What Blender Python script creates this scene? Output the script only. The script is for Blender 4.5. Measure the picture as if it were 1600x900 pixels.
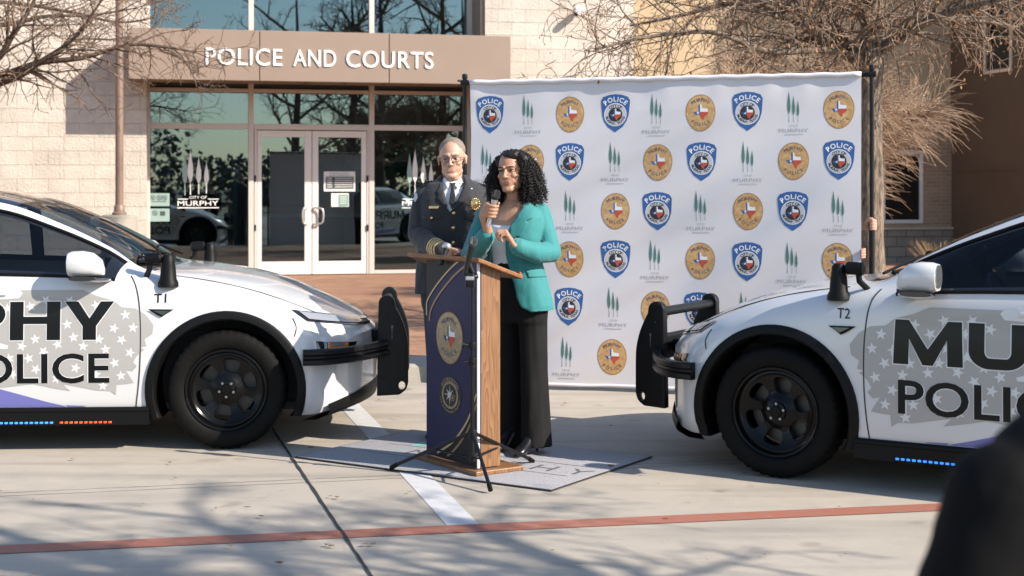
import bpy, bmesh, math, random
import numpy as np
from mathutils import Vector, Matrix, Euler
from mathutils.bvhtree import BVHTree
from mathutils.geometry import delaunay_2d_cdt

for _o in list(bpy.data.objects):
    bpy.data.objects.remove(_o)
scene = bpy.context.scene
col = scene.collection
R = math.radians

# ------------------------------------------------------------------ camera
F, CX, HY, EYE = 2300.0, 800.0, 290.0, 1.62        # focal length, principal column, horizon row (1600 px photo), eye height
cam_d = bpy.data.cameras.new('camera')
cam = bpy.data.objects.new('camera', cam_d)
col.objects.link(cam)
cam.location = (0, 0, EYE)
cam.rotation_euler = (R(90), 0, 0)
cam_d.sensor_width = 36
cam_d.lens = F / 1600 * 36
cam_d.shift_y = -(450 - HY) / 1600
cam_d.clip_start = 0.1
cam_d.clip_end = 2000
cam_d.dof.use_dof = True
cam_d.dof.focus_distance = 8.9
cam_d.dof.aperture_fstop = 3.6
scene.camera = cam

# ------------------------------------------------------------------ light
SUN_AZ, SUN_EL = R(-27), R(33)        # towards the sun: right of the view and a little behind the camera
to_sun = Vector((math.cos(SUN_EL) * math.cos(SUN_AZ), math.cos(SUN_EL) * math.sin(SUN_AZ), math.sin(SUN_EL)))
world = bpy.data.worlds.new("World")
scene.world = world
world.use_nodes = True
wt = world.node_tree
bg = wt.nodes['Background']
sky = wt.nodes.new('ShaderNodeTexSky')
sky.sky_type = 'NISHITA'
sky.sun_disc = False
sky.sun_elevation = SUN_EL
sky.sun_rotation = math.atan2(to_sun.x, to_sun.y)
sky.dust_density = 0.5
wt.links.new(sky.outputs['Color'], bg.inputs['Color'])
bg.inputs['Strength'].default_value = 0.13
sun_d = bpy.data.lights.new('sun', 'SUN')
sun_d.energy = 4.6
sun_d.angle = R(0.5)
sun_d.color = (1.0, 0.905, 0.785)
sun = bpy.data.objects.new('sun', sun_d)
col.objects.link(sun)
sun.rotation_euler = to_sun.to_track_quat('Z', 'Y').to_euler()
scene.view_settings.view_transform = 'Standard'
scene.view_settings.look = 'None'
scene.view_settings.exposure = 0.92
scene.view_settings.gamma = 1.0
scene.cycles.max_bounces = 8
scene.cycles.transparent_max_bounces = 12
scene.cycles.caustics_reflective = False
scene.cycles.caustics_refractive = False

# ------------------------------------------------------------------ pixel <-> world helpers
def P(px, py, Z):
    "world point seen at photo pixel (px, py) at distance Z"
    return Vector(((px - CX) * Z / F, Z, EYE - (py - HY) * Z / F))

def G(px, py, h=0.0):
    "world point of height h seen at photo pixel (px, py)"
    Z = F * (EYE - h) / (py - HY)
    return Vector(((px - CX) * Z / F, Z, h))

def ray(px, py):
    return Vector(((px - CX) / F, 1.0, -(py - HY) / F)).normalized()

CAMP = Vector((0, 0, EYE))

# ------------------------------------------------------------------ materials
def M(name, base, rough=0.55, metal=0.0, coat=0.0, var=0.0, vscale=4.0, bump=0.0, bscale=60.0, spec=0.5, base2=None, detail=6.0, sheen=0.0, sss=0.0):
    m = bpy.data.materials.new(name)
    m.use_nodes = True
    nt = m.node_tree
    b = nt.nodes['Principled BSDF']
    c = tuple(base) + (1,)
    b.inputs['Base Color'].default_value = c
    b.inputs['Roughness'].default_value = rough
    b.inputs['Metallic'].default_value = metal
    b.inputs['Specular IOR Level'].default_value = spec
    if coat:
        b.inputs['Coat Weight'].default_value = coat
        b.inputs['Coat Roughness'].default_value = 0.06
    if sheen:
        b.inputs['Sheen Weight'].default_value = sheen
    if sss:
        b.inputs['Subsurface Weight'].default_value = sss
        b.inputs['Subsurface Radius'].default_value = (0.012, 0.005, 0.003)
        b.inputs['Subsurface Scale'].default_value = 1.0
    if var or base2 or bump:
        tc = nt.nodes.new('ShaderNodeTexCoord')
    if var or base2:
        n = nt.nodes.new('ShaderNodeTexNoise')
        n.inputs['Scale'].default_value = vscale
        n.inputs['Detail'].default_value = detail
        n.inputs['Roughness'].default_value = 0.62
        nt.links.new(tc.outputs['Object'], n.inputs['Vector'])
        mx = nt.nodes.new('ShaderNodeMix')
        mx.data_type = 'RGBA'
        lo = base2 if base2 else tuple(max(0, x * (1 - var)) for x in base)
        hi = base if base2 else tuple(min(1, x * (1 + var)) for x in base)
        mx.inputs['A'].default_value = tuple(lo) + (1,)
        mx.inputs['B'].default_value = tuple(hi) + (1,)
        mr = nt.nodes.new('ShaderNodeMapRange')
        mr.inputs['From Min'].default_value = 0.3
        mr.inputs['From Max'].default_value = 0.7
        nt.links.new(n.outputs['Fac'], mr.inputs['Value'])
        nt.links.new(mr.outputs['Result'], mx.inputs['Factor'])
        nt.links.new(mx.outputs['Result'], b.inputs['Base Color'])
    if bump:
        n2 = nt.nodes.new('ShaderNodeTexNoise')
        n2.inputs['Scale'].default_value = bscale
        n2.inputs['Detail'].default_value = 4
        nt.links.new(tc.outputs['Object'], n2.inputs['Vector'])
        bp = nt.nodes.new('ShaderNodeBump')
        bp.inputs['Strength'].default_value = bump
        bp.inputs['Distance'].default_value = 0.02
        nt.links.new(n2.outputs['Fac'], bp.inputs['Height'])
        nt.links.new(bp.outputs['Normal'], b.inputs['Normal'])
    return m

def glass(name, tint, refl=1.45, rough=0.0, gcol=(1, 1, 1)):
    "clear pane: tinted see-through plus mirror reflection by viewing angle"
    m = bpy.data.materials.new(name)
    m.use_nodes = True
    nt = m.node_tree
    for n in list(nt.nodes):
        nt.nodes.remove(n)
    out = nt.nodes.new('ShaderNodeOutputMaterial')
    tr = nt.nodes.new('ShaderNodeBsdfTransparent')
    tr.inputs['Color'].default_value = tuple(tint) + (1,)
    gl = nt.nodes.new('ShaderNodeBsdfGlossy')
    gl.inputs['Roughness'].default_value = rough
    gl.inputs['Color'].default_value = tuple(gcol) + (1,)
    fr = nt.nodes.new('ShaderNodeFresnel')
    fr.inputs['IOR'].default_value = refl
    mx = nt.nodes.new('ShaderNodeMixShader')
    nt.links.new(fr.outputs['Fac'], mx.inputs['Fac'])
    nt.links.new(tr.outputs['BSDF'], mx.inputs[1])
    nt.links.new(gl.outputs['BSDF'], mx.inputs[2])
    nt.links.new(mx.outputs['Shader'], out.inputs['Surface'])
    return m

def emit(name, color, strength):
    m = bpy.data.materials.new(name)
    m.use_nodes = True
    b = m.node_tree.nodes['Principled BSDF']
    b.inputs['Base Color'].default_value = tuple(color) + (1,)
    b.inputs['Emission Color'].default_value = tuple(color) + (1,)
    b.inputs['Emission Strength'].default_value = strength
    return m

# ------------------------------------------------------------------ mesh building
class MB:
    def __init__(self):
        self.v, self.f, self.m = [], [], []

    def add(self, verts, faces, mi=0, mat=None):
        n = len(self.v)
        if mat is not None:
            verts = [mat @ Vector(p) for p in verts]
        self.v.extend([tuple(p) for p in verts])
        for f in faces:
            self.f.append(tuple(i + n for i in f))
            self.m.append(mi)
        return self

    def box(self, c, s, mi=0, mat=None):
        x, y, z = s[0] / 2, s[1] / 2, s[2] / 2
        vs = [(c[0] + a * x, c[1] + b * y, c[2] + d * z) for d in (-1, 1) for b in (-1, 1) for a in (-1, 1)]
        fs = [(0, 2, 3, 1), (4, 5, 7, 6), (0, 1, 5, 4), (2, 6, 7, 3), (0, 4, 6, 2), (1, 3, 7, 5)]
        return self.add(vs, fs, mi, mat)

    def bx(self, x0, x1, y0, y1, z0, z1, mi=0, mat=None):
        return self.box(((x0 + x1) / 2, (y0 + y1) / 2, (z0 + z1) / 2), (abs(x1 - x0), abs(y1 - y0), abs(z1 - z0)), mi, mat)

    def rbox(self, c, s, r, mi=0, mat=None, seg=3):
        "box with rounded edges (a bevelled bmesh cube)"
        bm = bmesh.new()
        bmesh.ops.create_cube(bm, size=1.0)
        bmesh.ops.scale(bm, vec=s, verts=bm.verts)
        bmesh.ops.bevel(bm, geom=list(bm.edges), offset=min(r, min(s) * 0.49), segments=seg, profile=0.5, affect='EDGES')
        bmesh.ops.translate(bm, vec=c, verts=bm.verts)
        bm.verts.index_update()
        self.add([v.co.copy() for v in bm.verts], [[v.index for v in f.verts] for f in bm.faces], mi, mat)
        bm.free()
        return self

    def tube(self, pts, rad, sides=8, mi=0, cap=True, mat=None):
        pts = [Vector(p) for p in pts]
        n = len(pts)
        if not hasattr(rad, '__len__'):
            rad = [rad] * n
        t0 = (pts[1] - pts[0]).normalized()
        ref = Vector((0, 0, 1)) if abs(t0.z) < 0.9 else Vector((1, 0, 0))
        u = t0.cross(ref).normalized()
        vs, fs = [], []
        for i in range(n):
            t = (pts[min(i + 1, n - 1)] - pts[max(i - 1, 0)])
            if t.length < 1e-9:
                t = t0
            t = t.normalized()
            u = (u - t * u.dot(t))
            u = u.normalized() if u.length > 1e-6 else t.orthogonal().normalized()
            w = t.cross(u)
            for k in range(sides):
                a = 2 * math.pi * k / sides
                vs.append(pts[i] + (u * math.cos(a) + w * math.sin(a)) * rad[i])
        for i in range(n - 1):
            for k in range(sides):
                a, b = i * sides + k, i * sides + (k + 1) % sides
                fs.append((a, b, b + sides, a + sides))
        if cap:
            fs.append(tuple(range(sides - 1, -1, -1)))
            fs.append(tuple(range((n - 1) * sides, n * sides)))
        return self.add(vs, fs, mi, mat)

    def lathe(self, prof, sides=32, mi=0, mat=None, rmod=None):
        "profile [(radius, height)] turned about local z"
        vs, fs = [], []
        n = len(prof)
        for i, (r, h) in enumerate(prof):
            for k in range(sides):
                a = 2 * math.pi * k / sides
                rr = r + (rmod(i, k) if rmod else 0)
                vs.append((rr * math.cos(a), rr * math.sin(a), h))
        for i in range(n - 1):
            for k in range(sides):
                a, b = i * sides + k, i * sides + (k + 1) % sides
                fs.append((a, b, b + sides, a + sides))
        return self.add(vs, fs, mi, mat)

    def prism(self, poly, d, mi=0, mat=None):
        "2-D outline (x, z) given thickness d along y, centred"
        n = len(poly)
        vs = [(x, -d / 2, z) for x, z in poly] + [(x, d / 2, z) for x, z in poly]
        fs = [tuple(range(n)), tuple(range(2 * n - 1, n - 1, -1))]
        for i in range(n):
            j = (i + 1) % n
            fs.append((j, i, i + n, j + n))
        return self.add(vs, fs, mi, mat)

    def ell(self, c, r, mi=0, mat=None, u=16, v=10):
        vs, fs = [], []
        for i in range(v + 1):
            th = math.pi * i / v
            for k in range(u):
                a = 2 * math.pi * k / u
                vs.append((c[0] + r[0] * math.sin(th) * math.cos(a), c[1] + r[1] * math.sin(th) * math.sin(a), c[2] + r[2] * math.cos(th)))
        for i in range(v):
            for k in range(u):
                a, b = i * u + k, i * u + (k + 1) % u
                fs.append((a, a + u, b + u, b))
        return self.add(vs, fs, mi, mat)

    def cap(self, p0, p1, r0, r1, mi=0, sides=12, flat=1.0, up=None):
        "tapered capsule; flat squeezes it along `up`"
        p0, p1 = Vector(p0), Vector(p1)
        ax = p1 - p0
        L = ax.length
        t = ax.normalized() if L > 1e-6 else Vector((0, 0, 1))
        if up is not None:
            w = Vector(up) - t * Vector(up).dot(t)
            w.normalize()
        else:
            w = t.orthogonal().normalized()
        u = w.cross(t)
        rings = []
        for k in range(5):
            a = math.pi / 2 * (1 - k / 4)
            rings.append((-math.sin(a) * r0, max(math.cos(a) * r0, 1e-4)))
        for k in range(5):
            a = math.pi / 2 * k / 4
            rings.append((L + math.sin(a) * r1, max(math.cos(a) * r1, 1e-4)))
        vs, fs = [], []
        for h, r in rings:
            for k in range(sides):
                a = 2 * math.pi * k / sides
                vs.append(p0 + t * h + u * (math.cos(a) * r) + w * (math.sin(a) * r * flat))
        n = len(rings)
        for i in range(n - 1):
            for k in range(sides):
                a, b = i * sides + k, i * sides + (k + 1) % sides
                fs.append((a, b, b + sides, a + sides))
        fs.append(tuple(range(sides - 1, -1, -1)))
        fs.append(tuple(range((n - 1) * sides, n * sides)))
        return self.add(vs, fs, mi)

    def chain(self, pts, rad, mi=0, sides=12, flat=1.0, up=None):
        for i in range(len(pts) - 1):
            self.cap(pts[i], pts[i + 1], rad[i], rad[i + 1], mi, sides, flat, up)
        return self

    def loft(self, rings, sides=28, p=2.0, mi=0):
        "closed skin through rings (centre, half-vector a, half-vector b); p = superellipse power"
        vs, fs = [], []
        for c, a, b in rings:
            c, a, b = Vector(c), Vector(a), Vector(b)
            for k in range(sides):
                t = 2 * math.pi * k / sides
                ct, st = math.cos(t), math.sin(t)
                vs.append(c + a * (math.copysign(abs(ct) ** (2 / p), ct)) + b * (math.copysign(abs(st) ** (2 / p), st)))
        n = len(rings)
        for i in range(n - 1):
            for k in range(sides):
                q, r = i * sides + k, i * sides + (k + 1) % sides
                fs.append((q, r, r + sides, q + sides))
        fs.append(tuple(range(sides - 1, -1, -1)))
        fs.append(tuple(range((n - 1) * sides, n * sides)))
        return self.add(vs, fs, mi)

    def mesh(self, name, mats, smooth=None):
        me = bpy.data.meshes.new(name)
        me.from_pydata(self.v, [], self.f)
        if not isinstance(mats, (list, tuple)):
            mats = [mats]
        for m in mats:
            me.materials.append(m)
        if len(mats) > 1:
            me.polygons.foreach_set('material_index', self.m)
        fix_normals(me)
        if smooth is not None:
            me.shade_smooth()
            if smooth < 179:
                me.set_sharp_from_angle(angle=R(smooth))
        me.update()
        return me

    def build(self, name, mats, parent=None, smooth=None, bevel=0.0):
        me = self.mesh(name, mats, smooth)
        o = bpy.data.objects.new(name, me)
        col.objects.link(o)
        if parent is not None:
            o.parent = parent
        if bevel:
            b = o.modifiers.new('bevel', 'BEVEL')
            b.width = bevel
            b.segments = 2
            b.limit_method = 'ANGLE'
            b.angle_limit = R(40)
        return o

    def build_each(self, name, mats, parent=None, smooth=None, bevel=0.0):
        "one object for every separate piece"
        par = list(range(len(self.v)))
        def find(i):
            while par[i] != i:
                par[i] = par[par[i]]
                i = par[i]
            return i
        for f in self.f:
            r0 = find(f[0])
            for i in f[1:]:
                par[find(i)] = r0
        groups = {}
        for f, m in zip(self.f, self.m):
            groups.setdefault(find(f[0]), []).append((f, m))
        out = []
        for fs in groups.values():
            q, idx = MB(), {}
            for f, m in fs:
                for i in f:
                    if i not in idx:
                        idx[i] = len(q.v)
                        q.v.append(self.v[i])
                q.f.append(tuple(idx[i] for i in f))
                q.m.append(m)
            out.append(q.build(name, mats, parent, smooth, bevel))
        return out

FIX = [True]
def fix_normals(me):
    if not FIX[0] or len(me.polygons) > 60000:
        return
    bm = bmesh.new()
    bm.from_mesh(me)
    bmesh.ops.recalc_face_normals(bm, faces=bm.faces)
    bm.to_mesh(me)
    bm.free()

def tag(o, label=None, cat=None, group=None, kind=None):
    if label: o['label'] = label
    if cat: o['category'] = cat
    if group: o['group'] = group
    if kind: o['kind'] = kind
    return o

def thing(name, label, cat, loc=(0, 0, 0), rotz=0.0, group=None):
    o = bpy.data.objects.new(name, None)
    col.objects.link(o)
    o.location = loc
    o.rotation_euler = (0, 0, rotz)
    o.empty_display_size = 0.2
    return tag(o, label, cat, group)

def children(o):
    return [c for c in bpy.data.objects if c.parent == o]

def copy_tree(o, parent=None, skip=()):
    c = o.copy()
    col.objects.link(c)
    c.parent = parent
    for ch in children(o):
        if ch.name.split('.')[0] in skip:
            continue
        copy_tree(ch, c, skip)
    return c

def evaluated(o):
    dg = bpy.context.evaluated_depsgraph_get()
    return bpy.data.meshes.new_from_object(o.evaluated_get(dg))

def remesh(mb, name, mats, parent=None, voxel=0.006, smooth=6, fac=0.5):
    "fuse the closed pieces of mb into one continuous skin"
    FIX[0] = False
    tmp = mb.build('tmp', mats if isinstance(mats, (list, tuple)) else [mats])
    FIX[0] = True
    r = tmp.modifiers.new('r', 'REMESH')
    r.mode = 'VOXEL'
    r.voxel_size = voxel
    r.adaptivity = 0
    if smooth:
        s = tmp.modifiers.new('s', 'SMOOTH')
        s.iterations = smooth
        s.factor = fac
    me = evaluated(tmp)
    me.name = name
    bpy.data.objects.remove(tmp)
    me.shade_smooth()
    me.materials.clear()
    for m in (mats if isinstance(mats, (list, tuple)) else [mats]):
        me.materials.append(m)
    o = bpy.data.objects.new(name, me)
    col.objects.link(o)
    if parent is not None:
        o.parent = parent
    return o

def bvh_of(*objs):
    vs, fs = [], []
    for o in objs:
        n = len(vs)
        M_ = o.matrix_basis if o.parent is None else o.parent.matrix_basis @ o.matrix_basis
        vs += [M_ @ v.co for v in o.data.vertices]
        fs += [tuple(i + n for i in p.vertices) for p in o.data.polygons]
    return BVHTree.FromPolygons(vs, fs)

# ------------------------------------------------------------------ flat outlines
def pip(x, y, poly):
    c = False
    j = len(poly) - 1
    for i in range(len(poly)):
        xi, yi = poly[i]
        xj, yj = poly[j]
        if (yi > y) != (yj > y) and x < (xj - xi) * (y - yi) / (yj - yi) + xi:
            c = not c
        j = i
    return c

def dense(poly, step):
    out = []
    for i in range(len(poly)):
        a, b = Vector(poly[i]), Vector(poly[(i + 1) % len(poly)])
        n = max(1, int(math.ceil((b - a).length / step)))
        for k in range(n):
            out.append(tuple(a.lerp(b, k / n)))
    return out

def tess(poly, step, holes=()):
    "triangles filling a 2-D outline, with inner grid points so that it can be bent"
    poly = dense(poly, step)
    loops = [poly] + [dense(h, step) for h in holes]
    vs, es = [], []
    for lp in loops:
        n = len(vs)
        vs += [Vector(p) for p in lp]
        es += [(n + i, n + (i + 1) % len(lp)) for i in range(len(lp))]
    xs = [p[0] for p in poly]
    ys = [p[1] for p in poly]
    x = min(xs) + step / 2
    while x < max(xs):
        y = min(ys) + step / 2
        while y < max(ys):
            if pip(x, y, poly) and not any(pip(x, y, h) for h in loops[1:]):
                vs.append(Vector((x + 0.001 * step, y)))
            y += step
        x += step
    ov, oe, of, *_ = delaunay_2d_cdt(vs, es, [], 0, 1e-7)
    fs = []
    for f in of:
        cx = sum(ov[i].x for i in f) / len(f)
        cy = sum(ov[i].y for i in f) / len(f)
        if pip(cx, cy, poly) and not any(pip(cx, cy, h) for h in loops[1:]):
            fs.append(tuple(f))
    return [tuple(v) for v in ov], fs

def stroke(pts, w):
    "outline of a ribbon of width w along pts"
    L, Rr = [], []
    pts = [Vector(p) for p in pts]
    for i, p in enumerate(pts):
        t = (pts[min(i + 1, len(pts) - 1)] - pts[max(i - 1, 0)]).normalized()
        n = Vector((-t.y, t.x)) * w / 2
        L.append(tuple(p + n))
        Rr.append(tuple(p - n))
    return L + Rr[::-1]

def star(cx, cy, r, rot=0.0, n=5, q=0.40):
    return [(cx + (r if k % 2 == 0 else r * q) * math.sin(rot + math.pi * k / n), cy + (r if k % 2 == 0 else r * q) * math.cos(rot + math.pi * k / n)) for k in range(2 * n)]

def oval(cx, cy, rx, ry, n=40):
    return [(cx + rx * math.cos(2 * math.pi * k / n), cy + ry * math.sin(2 * math.pi * k / n)) for k in range(n)]

_tx = {}
def text2d(s, bold=0.0, space=1.0):
    "letters as flat triangles, capital height 1, left edge at 0; returns verts, faces, width"
    key = (s, bold, space)
    if key in _tx:
        return _tx[key]
    c = bpy.data.curves.new('t', 'FONT')
    c.body = s
    c.size = 1.0
    c.offset = bold
    c.space_character = space
    c.resolution_u = 4
    o = bpy.data.objects.new('t', c)
    col.objects.link(o)
    me = evaluated(o)
    bpy.data.objects.remove(o)
    v = [(p.co.x, p.co.y) for p in me.vertices]
    f = [tuple(p.vertices) for p in me.polygons]
    bpy.data.meshes.remove(me)
    cap = 0.729 + 2 * bold
    if v:
        x0 = min(p[0] for p in v)
        v = [((p[0] - x0) / cap, (p[1] + bold) / cap) for p in v]
        w = max(p[0] for p in v)
    else:
        w = 0.3
    _tx[key] = (v, f, w)
    return _tx[key]

def text_fit(s, x0, x1, y0, h, bold=0.0, space=1.0):
    "text stretched to run from x0 to x1, baseline y0, capital height h"
    v, f, w = text2d(s, bold, space)
    k = (x1 - x0) / w
    return [(x0 + p[0] * k, y0 + p[1] * h) for p in v], f

def text_arc(s, cx, cy, r, h, a0, a1, bold=0.02, inside=False, ry=None):
    "letters set along an arc; angles clockwise from the top, in degrees; inside = reads along the bottom"
    vs, fs = [], []
    n = len(s)
    ry = r if ry is None else ry
    ws = [text2d(ch, bold)[2] + 0.22 if ch != ' ' else 0.6 for ch in s]
    tot = sum(ws)
    acc = 0.0
    for ch, w in zip(s, ws):
        t = (acc + w / 2) / tot
        acc += w
        if ch == ' ':
            continue
        a = R(a0 + (a1 - a0) * t)
        v, f, w2 = text2d(ch, bold)
        up = Vector((math.sin(a), math.cos(a)))
        c = Vector((cx + r * math.sin(a), cy + ry * math.cos(a)))
        if inside:
            up = -up
        rt = Vector((up.y, -up.x))
        k = len(vs)
        for p in v:
            q = c + rt * ((p[0] - w2 / 2) * h) + up * ((p[1] - 0.5) * h)
            vs.append((q.x, q.y))
        fs += [tuple(i + k for i in ff) for ff in f]
    return vs, fs

def pchip(x, xs, ys):
    "smooth monotone interpolation; xs may run either way"
    if xs[0] > xs[-1]:
        xs, ys = xs[::-1], ys[::-1]
    if x <= xs[0]: return ys[0]
    if x >= xs[-1]: return ys[-1]
    n = len(xs)
    i = max(j for j in range(n - 1) if xs[j] <= x)
    d = [(ys[k + 1] - ys[k]) / (xs[k + 1] - xs[k]) for k in range(n - 1)]
    def m(k):
        if k == 0: return d[0]
        if k == n - 1: return d[-1]
        if d[k - 1] * d[k] <= 0: return 0.0
        return 2 * d[k - 1] * d[k] / (d[k - 1] + d[k])
    h = xs[i + 1] - xs[i]
    t = (x - xs[i]) / h
    return ((2 * t**3 - 3 * t**2 + 1) * ys[i] + (t**3 - 2 * t**2 + t) * h * m(i) + (-2 * t**3 + 3 * t**2) * ys[i + 1] + (t**3 - t**2) * h * m(i + 1))

def crom(pts, per):
    "Catmull-Rom curve through points, `per` steps a span (list or number)"
    pts = [Vector(p) for p in pts]
    out = []
    for i in range(len(pts) - 1):
        p0 = pts[max(i - 1, 0)]
        p1, p2 = pts[i], pts[i + 1]
        p3 = pts[min(i + 2, len(pts) - 1)]
        n = per[i] if hasattr(per, '__len__') else per
        for k in range(n):
            t = k / n
            out.append(0.5 * ((2 * p1) + (p2 - p0) * t + (2 * p0 - 5 * p1 + 4 * p2 - p3) * t * t + (3 * p1 - p0 - 3 * p2 + p3) * t**3))
    out.append(pts[-1])
    return out

# texas outline, unit box about 0..1, y up
TEXAS = [(0.36, 1.0), (0.57, 1.0), (0.57, 0.79), (0.66, 0.76), (0.78, 0.73), (0.90, 0.74), (0.95, 0.72), (0.96, 0.56), (1.0, 0.46), (0.98, 0.36),
         (0.86, 0.28), (0.74, 0.18), (0.70, 0.10), (0.72, 0.0), (0.62, 0.03), (0.55, 0.08), (0.50, 0.20), (0.42, 0.32), (0.36, 0.37), (0.29, 0.36),
         (0.24, 0.28), (0.18, 0.31), (0.12, 0.40), (0.05, 0.49), (0.0, 0.53), (0.36, 0.53)]
def clip_poly(poly, axis, val, keep_gt):
    out = []
    n = len(poly)
    for i in range(n):
        a, b = poly[i], poly[(i + 1) % n]
        ia = (a[axis] > val) == keep_gt
        ib = (b[axis] > val) == keep_gt
        if ia: out.append(a)
        if ia != ib:
            t = (val - a[axis]) / (b[axis] - a[axis])
            out.append((a[0] + (b[0] - a[0]) * t, a[1] + (b[1] - a[1]) * t))
    return out
# ================================================================== GROUND
LOT = R(13.0)                                    # the lot, kerb and building share this heading
ua = Vector((math.cos(LOT), math.sin(LOT), 0))   # along the kerb, to the right
ub = Vector((-math.sin(LOT), math.cos(LOT), 0))  # away from the camera

def concrete_mat(name, c1, c2, c3, dark=0.0):
    m = bpy.data.materials.new(name)
    m.use_nodes = True
    nt = m.node_tree
    b = nt.nodes['Principled BSDF']
    tc = nt.nodes.new('ShaderNodeTexCoord')
    def noise(scale, detail, rough=0.6):
        n = nt.nodes.new('ShaderNodeTexNoise')
        n.inputs['Scale'].default_value = scale
        n.inputs['Detail'].default_value = detail
        n.inputs['Roughness'].default_value = rough
        nt.links.new(tc.outputs['Object'], n.inputs['Vector'])
        return n
    def ramp(src, a, b_, lo=0.0, hi=1.0):
        r = nt.nodes.new('ShaderNodeMapRange')
        r.inputs['From Min'].default_value = a
        r.inputs['From Max'].default_value = b_
        r.inputs['To Min'].default_value = lo
        r.inputs['To Max'].default_value = hi
        nt.links.new(src, r.inputs['Value'])
        return r.outputs['Result']
    def mix(f, a, b_, mode='MIX'):
        x = nt.nodes.new('ShaderNodeMix')
        x.data_type = 'RGBA'
        x.blend_type = mode
        nt.links.new(f, x.inputs['Factor'])
        for s, v in (('A', a), ('B', b_)):
            if isinstance(v, tuple):
                x.inputs[s].default_value = v + (1,)
            else:
                nt.links.new(v, x.inputs[s])
        return x.outputs['Result']
    big = noise(0.5, 5)
    mid = noise(3.2, 8, 0.7)
    fine = noise(190, 3)
    stain = noise(1.1, 6, 0.75)
    k = mix(ramp(big.outputs['Fac'], 0.35, 0.65), c1, c2)
    k = mix(ramp(mid.outputs['Fac'], 0.45, 0.75, 0, 0.55), k, c3)
    k = mix(ramp(stain.outputs['Fac'], 0.60, 0.72, 0, 0.42), k, (0.24, 0.17, 0.11))
    spots = noise(2.6, 2, 0.4)
    k = mix(ramp(spots.outputs['Fac'], 0.67, 0.73, 0, 0.65), k, (0.20, 0.165, 0.13))
    mp = nt.nodes.new('ShaderNodeMapping')
    mp.inputs['Rotation'].default_value = (0, 0, -R(13))
    mp.inputs['Scale'].default_value = (0.35, 3.0, 1)
    nt.links.new(tc.outputs['Object'], mp.inputs['Vector'])
    tyre = nt.nodes.new('ShaderNodeTexNoise')
    tyre.inputs['Scale'].default_value = 1.3
    tyre.inputs['Detail'].default_value = 5
    nt.links.new(mp.outputs[0], tyre.inputs['Vector'])
    k = mix(ramp(tyre.outputs['Fac'], 0.50, 0.70, 0, 0.42), k, (0.17, 0.155, 0.14))
    k = mix(ramp(fine.outputs['Fac'], 0.38, 0.62, 0.0, 0.30), k, (0.10, 0.095, 0.09), 'MIX')
    nt.links.new(k, b.inputs['Base Color'])
    b.inputs['Roughness'].default_value = 0.85
    bp = nt.nodes.new('ShaderNodeBump')
    bp.inputs['Strength'].default_value = 0.25
    bp.inputs['Distance'].default_value = 0.004
    nt.links.new(fine.outputs['Fac'], bp.inputs['Height'])
    nt.links.new(bp.outputs['Normal'], b.inputs['Normal'])
    return m

m_conc = concrete_mat('lot_concrete', (0.465, 0.410, 0.340), (0.405, 0.362, 0.302), (0.31, 0.278, 0.235))
m_kerb = concrete_mat('kerb_concrete', (0.40, 0.37, 0.31), (0.33, 0.31, 0.27), (0.26, 0.24, 0.21))
m_field = M('far_ground', (0.20, 0.19, 0.13), 0.95, var=0.35, vscale=0.3)

mb = MB()
mb.add([(-600, -600, -0.012), (600, -600, -0.012), (600, 600, -0.012), (-600, 600, -0.012)], [(0, 1, 2, 3)])
tag(mb.build('far_ground', m_field), kind='structure')

def strip(p, q, w, z):
    p, q = Vector((p[0], p[1], 0)), Vector((q[0], q[1], 0))
    t = (q - p).normalized()
    n = Vector((-t.y, t.x, 0)) * w / 2
    return [tuple(a + Vector((0, 0, z))) for a in (p - n, q - n, q + n, p + n)]

kerb0 = Vector((-0.8, 12.1, 0))      # a point on the front edge of the kerb
def K(u, v, z=0.0):
    "point u metres along the kerb and v metres behind its front edge"
    p = kerb0 + ua * u + ub * v
    return Vector((p.x, p.y, z))

lot = MB()
lot.add([K(-60, 0), K(60, 0), K(60, -40), K(-60, -40)], [(0, 3, 2, 1)])
tag(lot.build('parking_lot', m_conc), kind='structure')

kb = MB()
prof = [(0.0, -0.01), (0.015, 0.125), (0.04, 0.15), (0.58, 0.152), (0.58, -0.01)]
for i in range(len(prof)):
    (v0, z0), (v1, z1) = prof[i], prof[(i + 1) % len(prof)]
    kb.add([K(-60, v0, z0), K(60, v0, z0), K(60, v1, z1), K(-60, v1, z1)], [(0, 1, 2, 3)])
tag(kb.build('kerb', m_kerb), kind='structure')

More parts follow.
